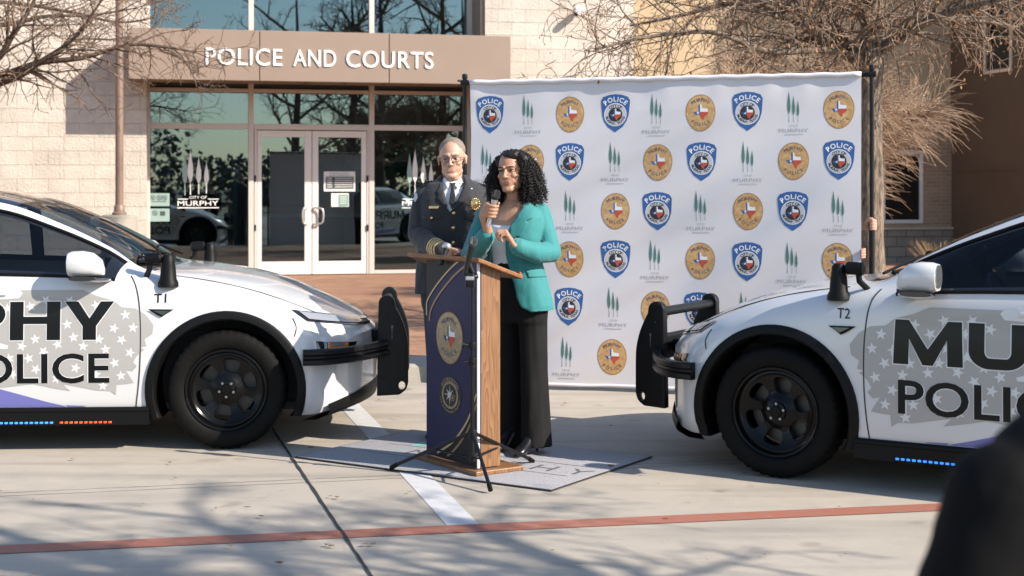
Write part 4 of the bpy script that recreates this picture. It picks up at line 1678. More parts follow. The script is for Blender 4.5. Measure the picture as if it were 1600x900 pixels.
def side_patch(mb, poly, s, off=0.003, step=0.04, mi=0, holes=()):
    v, f = tess(poly, step, holes)
    return mb.add([on_side(a, b, s, off) for a, b in v], f, mi)
def side_tris(mb, v, f, s, off=0.006, mi=0, maxlen=0.05):
    bm = bmesh.new()
    vv = [bm.verts.new((a, b, 0)) for a, b in v]
    for t in f:
        try:
            bm.faces.new([vv[i] for i in t])
        except ValueError:
            pass
    for _ in range(3):
        es = [e for e in bm.edges if e.calc_length() > maxlen]
        if not es: break
        bmesh.ops.subdivide_edges(bm, edges=es, cuts=1)
        bmesh.ops.triangulate(bm, faces=bm.faces)
    bm.verts.index_update()
    mb.add([on_side(p.co.x, p.co.y, s, off) for p in bm.verts], [[q.index for q in fc.verts] for fc in bm.faces], mi)
    bm.free()

# the left car's placing, also used to read outlines off the photograph
YAW1 = R(3.5)
f1 = Vector((math.cos(YAW1), math.sin(YAW1), 0))
l1 = Vector((-math.sin(YAW1), math.cos(YAW1), 0))
C1 = G(353, 703) + l1 * 0.93
CM1 = Matrix.Translation(C1) @ Matrix.Rotation(YAW1, 4, 'Z')
CI1 = CM1.inverted()
def lpx(px, py):
    "left car: photo pixel -> (x, z) on the body side"
    o_ = CI1 @ CAMP
    d_ = CI1.to_3x3() @ ray(px, py)
    h, n, _, _ = BODY.ray_cast(o_, d_)
    if h is None:
        t = (-0.95 - o_.y) / d_.y
        h = o_ + d_ * t
    return (h.x, h.z)

def build_wheel(parent, x, y, s):
    w = bpy.data.objects.new('wheel', None)
    col.objects.link(w)
    w.parent = parent
    w.location = (x, y, 0.366)
    w.rotation_euler = (R(-90) * s, 0, 0)      # local z points outwards
    prof = [(0.245, -0.235), (0.275, -0.235), (0.33, -0.235), (0.352, -0.225), (0.3655, -0.19), (0.3665, -0.12), (0.3665, -0.05), (0.364, -0.02), (0.355, 0.0), (0.335, 0.014), (0.300, 0.018), (0.272, 0.012), (0.258, 0.004), (0.250, -0.006), (0.245, -0.03)]
    def tread(i, k):
        if i in (4, 7): return -0.007 if k % 3 == 0 else 0.0
        if i in (5, 6): return -0.006 if k % 4 == 0 else 0.0
        if i == 8: return -0.006 if k % 3 == 0 else 0.001
        return 0.0
    MB().lathe(prof, 132, rmod=tread).build('tyre', m_tyre, w, 40)
    rm = MB()
    rm.lathe([(0.246, -0.008), (0.250, 0.004), (0.246, 0.006), (0.236, 0.002), (0.229, -0.014), (0.222, -0.05), (0.215, -0.20)], 64)
    rm.lathe([(0.226, -0.02), (0.215, -0.018), (0.205, -0.026)], 64)
    # dished disc with six rounded windows
    holes = []
    for k in range(6):
        a0 = k * math.pi / 3 + 0.35
        hp = []
        for q in range(14):
            t = 2 * math.pi * q / 14
            rr = 0.146 + 0.047 * math.copysign(abs(math.cos(t)) ** .5, math.cos(t))
            aa = a0 + 0.345 * math.copysign(abs(math.sin(t)) ** .6, math.sin(t)) * (1.12 - rr)
            hp.append((rr * math.cos(aa), rr * math.sin(aa)))
        holes.append(hp)
    v, f = tess(oval(0, 0, 0.208, 0.208, 60), 0.02, holes)
    def dish(r):
        return np.interp(r, [0, 0.06, 0.075, 0.11, 0.17, 0.208], [-0.034, -0.034, -0.045, -0.062, -0.046, -0.026])
    rm.add([(a, b, float(dish(math.hypot(a, b)))) for a, b in v], f)
    rm.add([(a, b, float(dish(math.hypot(a, b))) - 0.018) for a, b in v], [t[::-1] for t in f])
    for hp in holes:
        n = len(hp)
        vs = [(a, b, float(dish(math.hypot(a, b)))) for a, b in hp] + [(a, b, float(dish(math.hypot(a, b))) - 0.03) for a, b in hp]
        rm.add(vs, [(i, (i + 1) % n, (i + 1) % n + n, i + n) for i in range(n)])
    rm.lathe([(0.0, -0.010), (0.030, -0.011), (0.034, -0.018), (0.052, -0.024), (0.056, -0.036)], 40)
    rm.build('rim', m_rim, w, 35)
    nb = MB()
    for k in range(5):
        a = k * 2 * math.pi / 5 + 0.9
        nb.lathe([(0.0, -0.012), (0.008, -0.013), (0.0095, -0.020), (0.0095, -0.04)], 6, mat=Matrix.Translation((0.045 * math.cos(a), 0.045 * math.sin(a), 0)))
    nb.build('wheel_nuts', m_nut, w, 30)
    br = MB().lathe([(0.03, -0.115), (0.175, -0.115), (0.175, -0.14), (0.03, -0.14)], 48)
    br.build('brake_disc', m_brake, w, 30)
    return w

def build_car():
    car = thing('police_car', 'white police car', 'police car')
    regs = car_shell()
    body = region_mb(regs['paint']['f'])
    # front and rear ends
    for base in (end_rows(SEC[0], 1), end_rows(SEC[-1], -1)):
        for s in (1, -1):
            n = len(body.v)
            for r_ in base:
                body.v.extend([(a, b * s, c) for a, b, c in r_])
            for k in range(len(base) - 1):
                for j in range(NJ - 1):
                    a = n + k * NJ + j
                    body.f.append((a, a + NJ, a + NJ + 1, a + 1))
                    body.m.append(0)
    bo = body.build('body', m_paint, car, 180)
    bo['label'] = 'white painted body shell'
    region_mb(regs['windshield']['f']).build('windshield', m_ws_glass, car, 180)
    region_mb(regs['roof']['f']).build('roof', m_roof_glass, car, 180)
    region_mb(regs['rear_screen']['f']).build('rear_screen', m_roof_glass, car, 180)
    for nm in ('front_window', 'rear_window'):
        for s in (1, -1):
            fs = [f for f in regs[nm]['f'] if f[0][2] == s]
            region_mb(fs).build('side_window', m_car_glass, car, 180)
    tr = region_mb(regs['trim']['f'])
    tr.build('window_trim', m_gloss_black, car, 180)
    # rounded black weather strip round each side-glass opening
    ws_ = MB()
    for s in (1, -1):
        for path, rad in (([SEC[i][J4] for i in range(sd_a, sd_b + 1, 3)], 0.011), ([SEC[i][J5 - 1] for i in range(sd_a, sd_b + 1, 3)], 0.012)):
            ws_.tube([Vector((p.x, (p.y + 0.003) * s, p.z)) for p in path], rad, 6)
    ws_.build_each('weather_strip', m_trim, car, 60)
    # cladding along the sills, lip under the front bumper
    cl = region_mb(regs['cladding']['f'])
    for s in (1, -1):
        cl.bx(-2.42, -0.46, s * 0.84, s * 0.957, 0.165, 0.268)
        cl.tube([(-2.42, s * 0.945, 0.255), (-0.46, s * 0.945, 0.255)], 0.018, 8)
    cl.build_each('sill_cladding', m_trim, car, 50)
    lip = MB()
    pts = []
    for k in range(-20, 21):
        y = 0.86 * k / 20
        x = 0.88 - 0.34 * (abs(y) / 0.95) ** 2.2
        pts.append((x, y))
    prof = [(0.012, 0.335), (0.022, 0.29), (0.010, 0.235), (-0.06, 0.205), (-0.16, 0.20)]
    vs, fs = [], []
    for (x, y) in pts:
        drop = 0.02 + 0.07 * (abs(y) / 0.86) ** 2
        for q, (dx, z) in enumerate(prof):
            vs.append((x + dx, y, z - (drop - 0.02) * (1 if q < 2 else 0.5)))
    n = len(prof)
    for i in range(len(pts) - 1):
        for j in range(n - 1):
            a = i * n + j
            fs.append((a, a + n, a + n + 1, a + 1))
    lip.add(vs, fs)
    lip.build('front_valance', m_trim, car, 60)
    # wheel arches: black flares and dark liners
    for wx in WHEEL_X:
        for s in (1, -1):
            fl = MB()
            NA = 44
            prof = [(0.488, 0.002), (0.485, 0.013), (0.472, 0.020), (0.440, 0.022), (0.430, 0.012), (0.430, -0.09), (0.44, -0.34)]
            vs, fs = [], []
            for k in range(NA + 1):
                th = R(-26 + 232 * k / NA)
                for (r_, o_) in prof:
                    zz = 0.365 + 0.492 * math.sin(th)
                    xx = wx + 0.492 * math.cos(th)
                    base = on_side(xx, max(0.24, zz), s, 0.0)
                    yb = min(abs(base.y), 0.958)
                    z_ = 0.365 + r_ * math.sin(th)
                    if z_ < 0.20: z_ = 0.20
                    vs.append((wx + r_ * math.cos(th), s * (yb + o_), z_))
            n = len(prof)
            for k in range(NA):
                for j in range(n - 1):
                    a = k * n + j
                    fs.append((a, a + n, a + n + 1, a + 1))
            fl.add(vs, fs)
            fl.build('wheel_arch', m_trim, car, 45)
            ln = MB()
            vs, fs = [], []
            for k in range(25):
                th = math.pi * k / 24 * 1.16 - 0.25
                for y in (0.90, 0.50):
                    vs.append((wx + 0.455 * math.cos(th), s * y, 0.365 + 0.455 * math.sin(th)))
            for k in range(24):
                fs.append((2 * k, 2 * k + 1, 2 * k + 3, 2 * k + 2))
            c = len(vs)
            vs.append((wx, s * 0.50, 0.2))
            for k in range(24):
                fs.append((c, 2 * k + 1, 2 * k + 3))
            ln.add(vs, fs)
            ln.build('arch_liner', m_interior, car)
    # floor pan and cabin
    fl = MB()
    fl.bx(-3.75, 0.66, -0.56, 0.56, 0.19, 0.24)
    fl.bx(-2.35, -0.52, -0.90, 0.90, 0.19, 0.24)
    fl.bx(-0.52, 0.6, -0.52, 0.52, 0.24, 0.70)
    fl.bx(-3.7, -2.45, -0.52, 0.52, 0.24, 0.80)
    fl.build('floor_pan', m_interior, car)
    cab = MB()
    cab.rbox((-0.72, 0, 0.90), (0.5, 1.66, 0.18), 0.06)
    cab.rbox((-0.98, 0, 1.02), (0.03, 0.36, 0.22), 0.01)
    cab.build('dashboard', m_interior, car, 40)
    for s in (1, -1):
        st = MB()
        st.rbox((-1.55, s * 0.38, 0.55), (0.54, 0.50, 0.20), 0.07)
        st.loft([((-1.80, s * 0.38, 0.60), (0.09, 0, 0), (0, 0.24, 0)), ((-1.88, s * 0.38, 0.9), (0.075, 0, 0), (0, 0.25, 0)), ((-1.97, s * 0.38, 1.15), (0.05, 0, 0), (0, 0.2, 0))], 20, 3)
        st.rbox((-2.0, s * 0.38, 1.27), (0.09, 0.27, 0.17), 0.04)
        st.build('seat', m_seat, car, 50)
    st = MB()
    st.rbox((-2.55, 0, 0.55), (0.5, 1.3, 0.2), 0.07)
    st.loft([((-2.78, 0, 0.6), (0.09, 0, 0), (0, 0.64, 0)), ((-2.95, 0, 1.12), (0.05, 0, 0), (0, 0.6, 0))], 24, 4)
    st.build('rear_seat', m_seat, car, 50)
    sw = MB()
    c, ax = Vector((-1.12, 0.38, 0.97)), Vector((0.9, 0, -0.42)).normalized()
    u = Vector((0, 1, 0)); w = ax.cross(u)
    ring = [c + (u * math.cos(t) + w * math.sin(t)) * 0.18 for t in [2 * math.pi * k / 28 for k in range(29)]]
    sw.tube(ring, 0.014, 8, cap=False)
    sw.tube([c - u * 0.17, c, c + u * 0.17], 0.018, 8)
    sw.tube([c, c + ax * 0.25], 0.03, 8)
    sw.build('steering_wheel', m_interior, car, 60)
    MB().rbox((-1.0, 0, 1.38), (0.03, 0.22, 0.07), 0.012).build('rear_view_mirror', m_interior, car, 50)
    # doors: panel gaps
    for s in (1, -1):
        gp = MB()
        for line in ([(205, 431), (212, 446), (217, 470), (219.5, 510), (219, 560), (216.5, 600), (213, 640)],):
            pl = [lpx(*p) for p in line]
            pl = [(a, max(0.27, b)) for a, b in pl]
            pl = [tuple(p)[:2] for p in crom([Vector((a, b, 0)) for a, b in pl], 5)]
            side_tris(gp, *tess(stroke(pl, 0.007), 0.05), s, 0.0025)
        for line in ([(-1.58, 1.03), (-1.58, 0.70), (-1.58, 0.28)], [(-2.95, 1.05), (-2.72, 0.86), (-2.47, 0.62), (-2.42, 0.42)], [(0.40, 0.80), (0.425, 0.745), (0.415, 0.69)]):
            pl = [tuple(p)[:2] for p in crom([Vector((a, b, 0)) for a, b in line], 8)]
            side_tris(gp, *tess(stroke(pl, 0.007), 0.05), s, 0.0025)
        gp.build_each('door_seam', m_seam, car)
        for x0 in (-1.42, -2.55):
            hd = MB()
            p = on_side(x0, 0.965, s, 0.006)
            hd.rbox(p, (0.21, 0.014, 0.026), 0.006)
            hd.build('door_handle', m_paint, car, 60)
    # hood seam and cowl
    hs = MB()
    for s in (1, -1):
        pl = [on_top(x, s * y, 0.002) for x, y in [(0.70, 0.60), (0.5, 0.70), (0.2, 0.755), (-0.1, 0.775), (-0.38, 0.78)]]
        hs.tube(crom(pl, 6), 0.0035, 4)
    hs.build_each('hood_seam', m_seam, car)
    cw = MB()
    for yy in np.linspace(-0.66, 0.66, 12)[:-1]:
        pass
    wl_ = [on_top(-0.50 - 0.10 * (abs(y) / 0.7) ** 2, y, 0.012) for y in np.linspace(-0.66, 0.66, 15)]
    cw.tube(wl_, 0.012, 6)
    for s, x1 in ((0.30, 0), (-0.25, 0)):
        cw.tube([on_top(-0.52, s + 0.30, 0.03), on_top(-0.62, s - 0.1, 0.03), on_top(-0.60, s - 0.28, 0.03)], 0.008, 6)
    cw.build('windshield_wiper', m_trim, car, 60)
    # lamps
    for s in (1, -1):
        out = [lpx(*p) for p in [(455, 484.5), (500, 489), (530, 492), (556, 497), (572, 491), (579, 499), (577, 505), (557, 507.5), (520, 505.5), (480, 502.5)]]
        inn = [lpx(*p) for p in [(466, 487.5), (500, 491.5), (530, 495), (554, 500), (572, 497), (574, 502), (557, 504.5), (520, 503), (482, 499.5)]]
        hl = MB()
        side_patch(hl, out, s, 0.005, 0.012, 0)
        side_patch(hl, inn, s, 0.009, 0.012, 1)
        hl.build('headlight', [m_gloss_black, m_lens], car, 60)
        out = [lpx(*p) for p in [(493, 533.5), (557, 533), (550, 546), (498, 549)]]
        am = [lpx(*p) for p in [(511, 535), (543, 535), (541, 544), (511, 544.5)]]
        ch = [lpx(*p) for p in [(516, 536), (537, 536), (535, 541), (516, 541)]]
        tl = MB()
        side_patch(tl, out, s, 0.006, 0.012, 0)
        side_patch(tl, am, s, 0.010, 0.012, 1)
        side_patch(tl, ch, s, 0.014, 0.012, 2)
        tl.build('turn_lamp', [m_gloss_black, m_amber, m_chrome], car, 60)
        # triangular side badge with its little camera
        bd = MB()
        o3 = [lpx(*p) for p in [(231, 483), (272, 483.5), (262, 489), (253, 495.5), (247, 493)]]
        i3 = [lpx(*p) for p in [(240, 485.5), (266, 485.5), (254, 492.5)]]
        side_patch(bd, o3, s, 0.010, 0.03, 0)
        side_patch(bd, i3, s, 0.016, 0.03, 1)
        bd.build('side_badge', [m_trim, m_gloss_black], car, 60)
        # tail lamp
        tl = MB()
        side_patch(tl, [(-3.40, 0.98), (-3.72, 0.96), (-3.74, 0.90), (-3.45, 0.925)], s, 0.004, 0.05)
        tl.build('tail_lamp', m_red_lens, car, 60)
    # door mirrors
    for s in (1, -1):
        mm = MB()
        c = Vector((-0.84, s * 1.015, 1.146))
        rings = []
        for k, (dx, ry, rz, dz) in enumerate([(0.125, 0.025, 0.02, -0.045), (0.11, 0.050, 0.048, -0.022), (0.06, 0.070, 0.072, -0.004), (0.0, 0.078, 0.080, 0.0), (-0.06, 0.076, 0.078, 0.0), (-0.085, 0.070, 0.070, 0.0)]):
            rings.append((c + Vector((dx, 0, dz)), (0, ry, 0), (0, 0, rz)))
        mm.loft(rings, 24, 2.6)
        mo = mm.build('mirror', m_paint, car, 60)
        arm = MB()
        arm.loft([((-0.73, s * 0.885, 1.045), (0.05, 0, 0), (0, 0, 0.016)), ((-0.77, s * 0.95, 1.048), (0.075, 0, 0), (0, 0, 0.018)), ((-0.82, s * 1.04, 1.053), (0.10, 0, 0), (0, 0, 0.02)), ((-0.83, s * 1.11, 1.062), (0.08, 0, 0), (0, 0, 0.014))], 16, 2.4)
        arm.build('mirror_arm', m_gloss_black, mo, 60)
        MB().loft([(c + Vector((-0.084, 0, 0.004)), (0, 0.062, 0), (0, 0, 0.062)), (c + Vector((-0.09, 0, 0.004)), (0, 0.060, 0), (0, 0, 0.060))], 24, 2.6).build('mirror_glass', m_chrome, mo, 30)
    # pillar spotlights, hanging lens-down
    for s in (1, -1):
        sp = MB()
        base = on_side(-0.50, 1.055, s, 0.0)
        c = Vector((-0.355, s * 0.895, 1.150))
        sp.tube([base + Vector((0, -s * 0.03, 0)), base + Vector((0.03, s * 0.03, 0.05)), Vector((-0.46, s * 0.89, 1.165))], 0.017, 10)
        sp.tube([Vector((-0.495, s * 0.89, 1.172)), Vector((-0.49, s * 0.89, 1.172)), Vector((-0.405, s * 0.895, 1.175)), Vector((-0.395, s * 0.895, 1.175))], [0.02, 0.035, 0.036, 0.025], 14)
        sp.lathe([(0.0, 0.052), (0.026, 0.047), (0.038, 0.03), (0.040, -0.01), (0.045, -0.03), (0.050, -0.10), (0.062, -0.125), (0.064, -0.15), (0.058, -0.152), (0.0, -0.148)], 28, mat=Matrix.Translation(c))
        sp.build('spotlight', m_trim, car, 35)
    # push bumper
    pb = thing_part('push_bumper', car)
    up_px = [(590, 480), (592, 466), (601, 461), (611, 463), (617, 475), (637, 523), (637.5, 596), (630, 610), (620, 616), (589, 618)]
    ZB = 9.58
    def bpx(px, py):
        o_ = CI1 @ CAMP
        d_ = CI1.to_3x3() @ ray(px, py)
        t = (-0.40 - o_.y) / d_.y
        h = o_ + d_ * t
        return (h.x, h.z)
    cxp, czp = bpx(604.5, 474)
    rp = (bpx(617.5, 474)[0] - cxp)
    poly = [(cxp + rp * math.cos(R(a)), czp + rp * math.sin(R(a))) for a in range(185, 14, -15)]
    poly += [tuple(p)[:2] for p in crom([Vector((*bpx(*q), 0)) for q in ((618, 479), (624, 490), (630.5, 505), (635, 520), (637.5, 536), (638, 560))], 4)] + [bpx(638, 594)] + [tuple(p)[:2] for p in crom([Vector((*bpx(*q), 0)) for q in ((638, 597), (634, 608), (624, 616))], 4)] + [bpx(589, 618)]
    hole = [(p[0] + 0.0, p[1]) for p in oval(*bpx(628, 602), 0.022, 0.03, 12)]
    for s in (1, -1):
        u_ = MB()
        v, f = tess(poly, 0.05, [hole])
        u_.add([(a, s * 0.40, b) for a, b in v], f)
        uo = u_.build('upright', m_black_metal, pb)
        sd = uo.modifiers.new('thick', 'SOLIDIFY')
        sd.thickness = 0.055
        sd.offset = 0
        bv = uo.modifiers.new('bevel', 'BEVEL')
        bv.width = 0.016
        bv.segments = 3
        uo.data.shade_smooth()
        uo.data.set_sharp_from_angle(angle=R(60))
        hl_ = MB()
        sx, sz = bpx(613, 518)
        hl_.rbox((sx, s * 0.430, sz), (0.016, 0.008, 0.088), 0.003)
        hl_.rbox((sx, s * 0.4345, sz), (0.008, 0.004, 0.075), 0.0015)
        bo_ = MB()
        for bx_, bz_ in (bpx(600, 560), bpx(600, 590), bpx(622, 560), bpx(606, 492)):
            bo_.lathe([(0.0, 0.008), (0.008, 0.008), (0.009, 0.004), (0.013, 0.003), (0.013, 0.0)], 6, mat=Matrix.Translation((bx_, s * 0.4275, bz_)) @ Matrix.Rotation(R(-90) * s, 4, 'X'))
        bo_.build_each('bolt', m_black_metal, uo, 30)
        hl_.build('marker_light', m_gloss_black, uo, 40)
    tx, tz = bpx(603, 470)
    x2, z2 = bpx(612, 548)
    MB().tube([(tx, -0.40, tz - 0.03), (tx, 0.40, tz - 0.03)], 0.03, 16).build('top_tube', m_black_metal, pb, 60)
    MB().rbox((x2, 0, z2 + 0.07), (0.05, 0.78, 0.16), 0.02).build('cross_plate', m_black_metal, pb, 50)
    MB().rbox((0.90, 0, 0.62), (0.10, 0.5, 0.09), 0.02).build('bracket', m_trim, pb, 50)
    # wrap-round wings: a ribbed bar bent round each corner
    for s in (1, -1):
        wg = MB()
        path = crom([Vector((0.47, s * 0.955, 0)), Vector((0.60, s * 0.925, 0)), Vector((0.74, s * 0.80, 0)), Vector((0.85, s * 0.62, 0)), Vector((0.92, s * 0.47, 0)), Vector((0.955, s * 0.42, 0))], 6)
        prof = [(-0.02, 0.615), (0.022, 0.615), (0.030, 0.605), (0.030, 0.585), (0.012, 0.572), (0.012, 0.560), (0.030, 0.548), (0.030, 0.528), (0.022, 0.518), (-0.02, 0.518)]
        vs, fs = [], []
        n = len(prof)
        for i, p in enumerate(path):
            t = (path[min(i + 1, len(path) - 1)] - path[max(i - 1, 0)]).normalized()
            nn = Vector((t.y, -t.x, 0)) * (-s)
            if nn.y * s < 0 and abs(nn.y) > 0.2: nn = -nn
            if nn.x < -0.3: nn = -nn
            for d_, z in prof:
                vs.append(p + nn * (d_ + 0.012) + Vector((0, 0, z)))
        m_ = len(path)
        for i in range(m_ - 1):
            for j in range(n):
                a, b = i * n + j, i * n + (j + 1) % n
                fs.append((a, b, b + n, a + n))
        fs.append(tuple(range(n)))
        fs.append(tuple(range((m_ - 1) * n, m_ * n)))
        wg.add(vs, fs)
        wg.build('wing_bar', m_black_metal, pb, 35)
    # running-board warning lights
    for s in (1, -1):
        for a, b, mt in ((-1.36, -1.03, m_led_blue if s < 0 else m_led_red), (-1.00, -0.68, m_led_red if s < 0 else m_led_blue), (-1.72, -1.39, m_led_red if s < 0 else m_led_blue), (-2.05, -1.75, m_led_blue if s < 0 else m_led_red)):
            lb = MB()
            n = 11
            for k in range(n):
                x = a + (b - a) * (k + 0.5) / n
                lb.rbox((x, s * 0.953, 0.181), ((b - a) / n * 0.8, 0.012, 0.016), 0.004, seg=1)
            lb.build('warning_light', mt, car, 40)
        MB().bx(-2.1, -0.64, s * 0.930, s * 0.948, 0.168, 0.194).build('light_housing', m_gloss_black, car)
    # vinyl lettering and flag
    rng = random.Random(3)
    for s in (1, -1):
        fg = MB()
        blob = [lpx(*p) for p in [(0, 432), (40, 436), (60, 431), (85, 433), (105, 446), (130, 452), (150, 462), (178, 470), (190, 480), (212, 482), (228, 492), (240, 508), (238, 522), (226, 530), (229, 541), (218, 543), (226, 546), (214, 556), (208, 566), (214, 572), (207, 580), (196, 578), (204, 590), (209, 598), (196, 600), (182, 601), (181, 617), (172, 611), (150, 610), (120, 604), (98, 600), (110, 611), (80, 606), (52, 600), (0, 606)]]
        blob = blob + [(-1.62, 0.42), (-1.95, 0.47), (-2.2, 0.42), (-2.45, 0.55), (-2.3, 0.66), (-2.42, 0.78), (-2.2, 0.86), (-1.95, 1.0), (-1.62, 0.99)]
        blob = [(a, min(b, 0.985)) for a, b in blob]
        side_patch(fg, blob, s, 0.0016, 0.03, 0)
        # white brush gaps
        for px_ in ([(0, 446), (30, 452), (36, 458), (30, 466), (0, 468)], [(0, 536), (13, 540), (12, 545), (0, 545)]):
            side_patch(fg, [lpx(*p) for p in px_], s, 0.0023, 0.03, 1)
        stars = [(150, 477), (196, 492), (208, 512), (178, 513), (190, 531), (179, 567), (189, 587), (161, 603), (203, 551), (72, 469), (48, 479), (55, 530), (78, 517), (34, 541), (68, 549), (90, 538), (115, 527), (130, 541), (118, 575), (56, 577), (45, 560), (165, 546), (155, 530), (110, 470), (128, 489), (82, 487), (105, 507), (150, 585), (88, 592), (20, 585), (15, 560), (12, 482)]
        for q, (px_, py_) in enumerate(stars):
            x_, z_ = lpx(px_, py_)
            v, f = tess(star(x_, z_, 0.034, 0.2 * (q % 5) - 0.3), 0.05)
            side_tris(fg, v, f, s, 0.0023, 1)
        for q in range(16):
            v, f = tess(star(-1.55 - 0.08 - 0.2 * (q % 4) + 0.05 * (q // 4), 0.52 + 0.13 * (q // 4), 0.034, 0.3 * q), 0.05)
            side_tris(fg, v, f, s, 0.0023, 1)
        blue = [lpx(*p) for p in [(0, 608), (30, 616), (70, 627), (100, 634), (104, 637), (0, 637)]]
        blue = blue + [(-1.7, 0.29), (-2.1, 0.31), (-2.35, 0.42), (-1.9, 0.40)]
        blue = [(a, max(0.276, b)) for a, b in blue]
        side_patch(fg, blue, s, 0.0019, 0.03, 2)
        side_patch(fg, [(a, max(0.276, b)) for a, b in [lpx(*p) for p in [(103, 633), (135, 634), (132, 637), (106, 637)]]], s, 0.0019, 0.03, 2)
        fg.build('flag_decal', [m_decal_grey, m_decal_white, m_decal_blue], car, 60)
        tx_ = MB()
        def word(w, x_front, width, z0, h, bold, glyphs=None):
            v, f = text_fit(w, 0, width, z0, h, bold, 1.0)
            if s == 1:      # left side: first letter is nearest the nose
                v = [(x_front - a, b) for a, b in v]
            else:
                v = [(x_front - width + a, b) for a, b in v]
            return v, f
        xM, zM = lpx(178, 531)[0], lpx(140, 531)[1]
        hM = lpx(140, 471)[1] - zM
        xP, zP = lpx(171, 598)[0], lpx(140, 598)[1]
        hP = lpx(140, 549.5)[1] - zP
        wm = 1.96
        gl, tw_ = bold_word('MURPHY', 0.30)
        for o_, hs_ in gl:
            def mp(q):
                a = q[0] / tw_ * wm
                return ((xM - a) if s == 1 else (xM - wm + a), zM + q[1] * hM)
            oo, hh = [mp(q) for q in o_], [[mp(q) for q in h] for h in hs_]
            side_patch(tx_, outset(oo, 0.006), s, 0.0029, 0.03, 1, [outset(h, -0.004) for h in hh])
            side_patch(tx_, oo, s, 0.0036, 0.03, 0, hh)
        wp = 0.945
        for bold, off, mi in ((0.030, 0.0029, 1), (0.016, 0.0036, 0)):
            v, f = word('POLICE', xP, wp, zP, hP, bold)
            side_tris(tx_, v, f, s, off, mi, 0.06)
        tx_.build('door_lettering', [m_decal_black, m_decal_white], car, 60)
    for wx in WHEEL_X:
        for s in (1, -1):
            build_wheel(car, wx, s * 0.925, s)
    return car

def thing_part(name, parent):
    o = bpy.data.objects.new(name, None)
    col.objects.link(o)
    o.parent = parent
    return o

def number_decal(car, txt, serif=True):
    for s in (1, -1):
        x0, z0 = lpx(241, 473)
        x1, z1 = lpx(260.5, 458)
        v, f = text_fit(txt, 0, abs(x1 - x0), z0, z1 - z0, 0.004)
        if s == 1:
            v = [(max(x0, x1) - a, b) for a, b in v]
        else:
            v = [(min(x0, x1) + a, b) for a, b in v]
        m_ = MB()
        side_tris(m_, v, f, s, 0.004)
        m_.build('unit_number', m_decal_black, car)

car1 = build_car()
car1['group'] = 'police cars flanking the lectern'
YAW2 = R(180 - 31.5)
f2 = Vector((math.cos(YAW2), math.sin(YAW2), 0))
l2 = Vector((-math.sin(YAW2), math.cos(YAW2), 0))
C2 = G(1210, 748) - l2 * 0.93
car2 = copy_tree(car1)
number_decal(car1, 'T1')
number_decal(car2, 'T2')
car1.location = C1
car1.rotation_euler = (0, 0, YAW1)
car2.location = C2
car2.rotation_euler = (0, 0, YAW2)
car1['label'] = 'white police car marked T1, nose pointing right towards the lectern'
car2['label'] = 'white police car marked T2, nose pointing left, its wheel in shade'
# ================================================================== EMBLEMS (2-D, y up); each is a list of layers (verts, faces, material)
m_cloth = M('white_banner_cloth', (0.64, 0.62, 0.645), 0.75, var=0.03, vscale=2.0)
m_e_blue = M('emblem_blue', (0.028, 0.105, 0.30), 0.6)
m_e_white = M('emblem_white', (0.74, 0.73, 0.74), 0.6)
m_e_grey = M('emblem_silver', (0.50, 0.50, 0.53), 0.6)
m_e_black = M('emblem_black', (0.02, 0.02, 0.022), 0.6)
m_e_red = M('emblem_red', (0.46, 0.07, 0.035), 0.6)
m_e_gold = M('emblem_gold', (0.62, 0.42, 0.20), 0.55, base2=(0.40, 0.21, 0.075), vscale=34)
m_e_gold_d = M('emblem_gold_edge', (0.32, 0.17, 0.06), 0.55)
m_e_green = M('emblem_green', (0.075, 0.18, 0.15), 0.6)
m_e_text = M('emblem_faint_grey', (0.36, 0.35, 0.37), 0.6)
m_e_navy = M('emblem_navy', (0.03, 0.035, 0.12), 0.6)
EM = [m_cloth, m_e_blue, m_e_white, m_e_grey, m_e_black, m_e_red, m_e_gold, m_e_gold_d, m_e_green, m_e_text, m_e_navy]

def tr2(v, cx, cy, s):
    return [(cx + a * s, cy + b * s) for a, b in v]

def texas_layers(cx, cy, s, bl=1):
    "state outline in three flag colours with a star"
    T = [(a - 0.5, b - 0.5) for a, b in TEXAS]
    L = clip_poly(T, 0, -0.035, False)
    Rt = clip_poly(T, 0, -0.035, True)
    up, lo = clip_poly(Rt, 1, 0.02, True), clip_poly(Rt, 1, 0.02, False)
    out = []
    for poly, mi in ((L, bl), (up, 2), (lo, 5)):
        v, f = tess(poly, 0.08)
        out.append((tr2(v, cx, cy, s), f, mi))
    v, f = tess(star(-0.17, -0.04, 0.11), 0.4)
    out.append((tr2(v, cx, cy, s), f, 2))
    return out

def shield_layers(h):
    "police patch: blue shield, silver ring of lettering, black disc with the state"
    def sh(k):
        pts = [(0.0, 0.5), (0.16, 0.485), (0.33, 0.43), (0.39, 0.33), (0.375, 0.12), (0.36, -0.04), (0.31, -0.20), (0.20, -0.36), (0.0, -0.5)]
        full = pts + [(-a, b) for a, b in pts[-2:0:-1]]
        return [(a * k, b * k) for a, b in full]
    L = []
    L.append((*tess(sh(1.0), 0.05), 1))
    v, f = text_arc('POLICE', 0, -0.06, 0.435, 0.135, -46, 46, 0.03)
    L.append((v, f, 2))
    L.append((*tess(oval(0, -0.035, 0.305, 0.305, 36), 0.05), 2))
    L.append((*tess(oval(0, -0.035, 0.288, 0.288, 36), 0.05), 3))
    v, f = text_arc('CITY OF', 0, -0.035, 0.236, 0.085, -44, 44, 0.03)
    L.append((v, f, 4))
    v, f = text_arc('MURPHY, TEXAS', 0, -0.035, 0.236, 0.075, 258, 102, 0.03, inside=True)
    L.append((v, f, 4))
    L.append((*tess(oval(0, -0.035, 0.188, 0.188, 30), 0.05), 4))
    L += texas_layers(0.0, -0.035, 0.31)
    return [(tr2(v, 0, 0, h), f, m) for v, f, m in L]

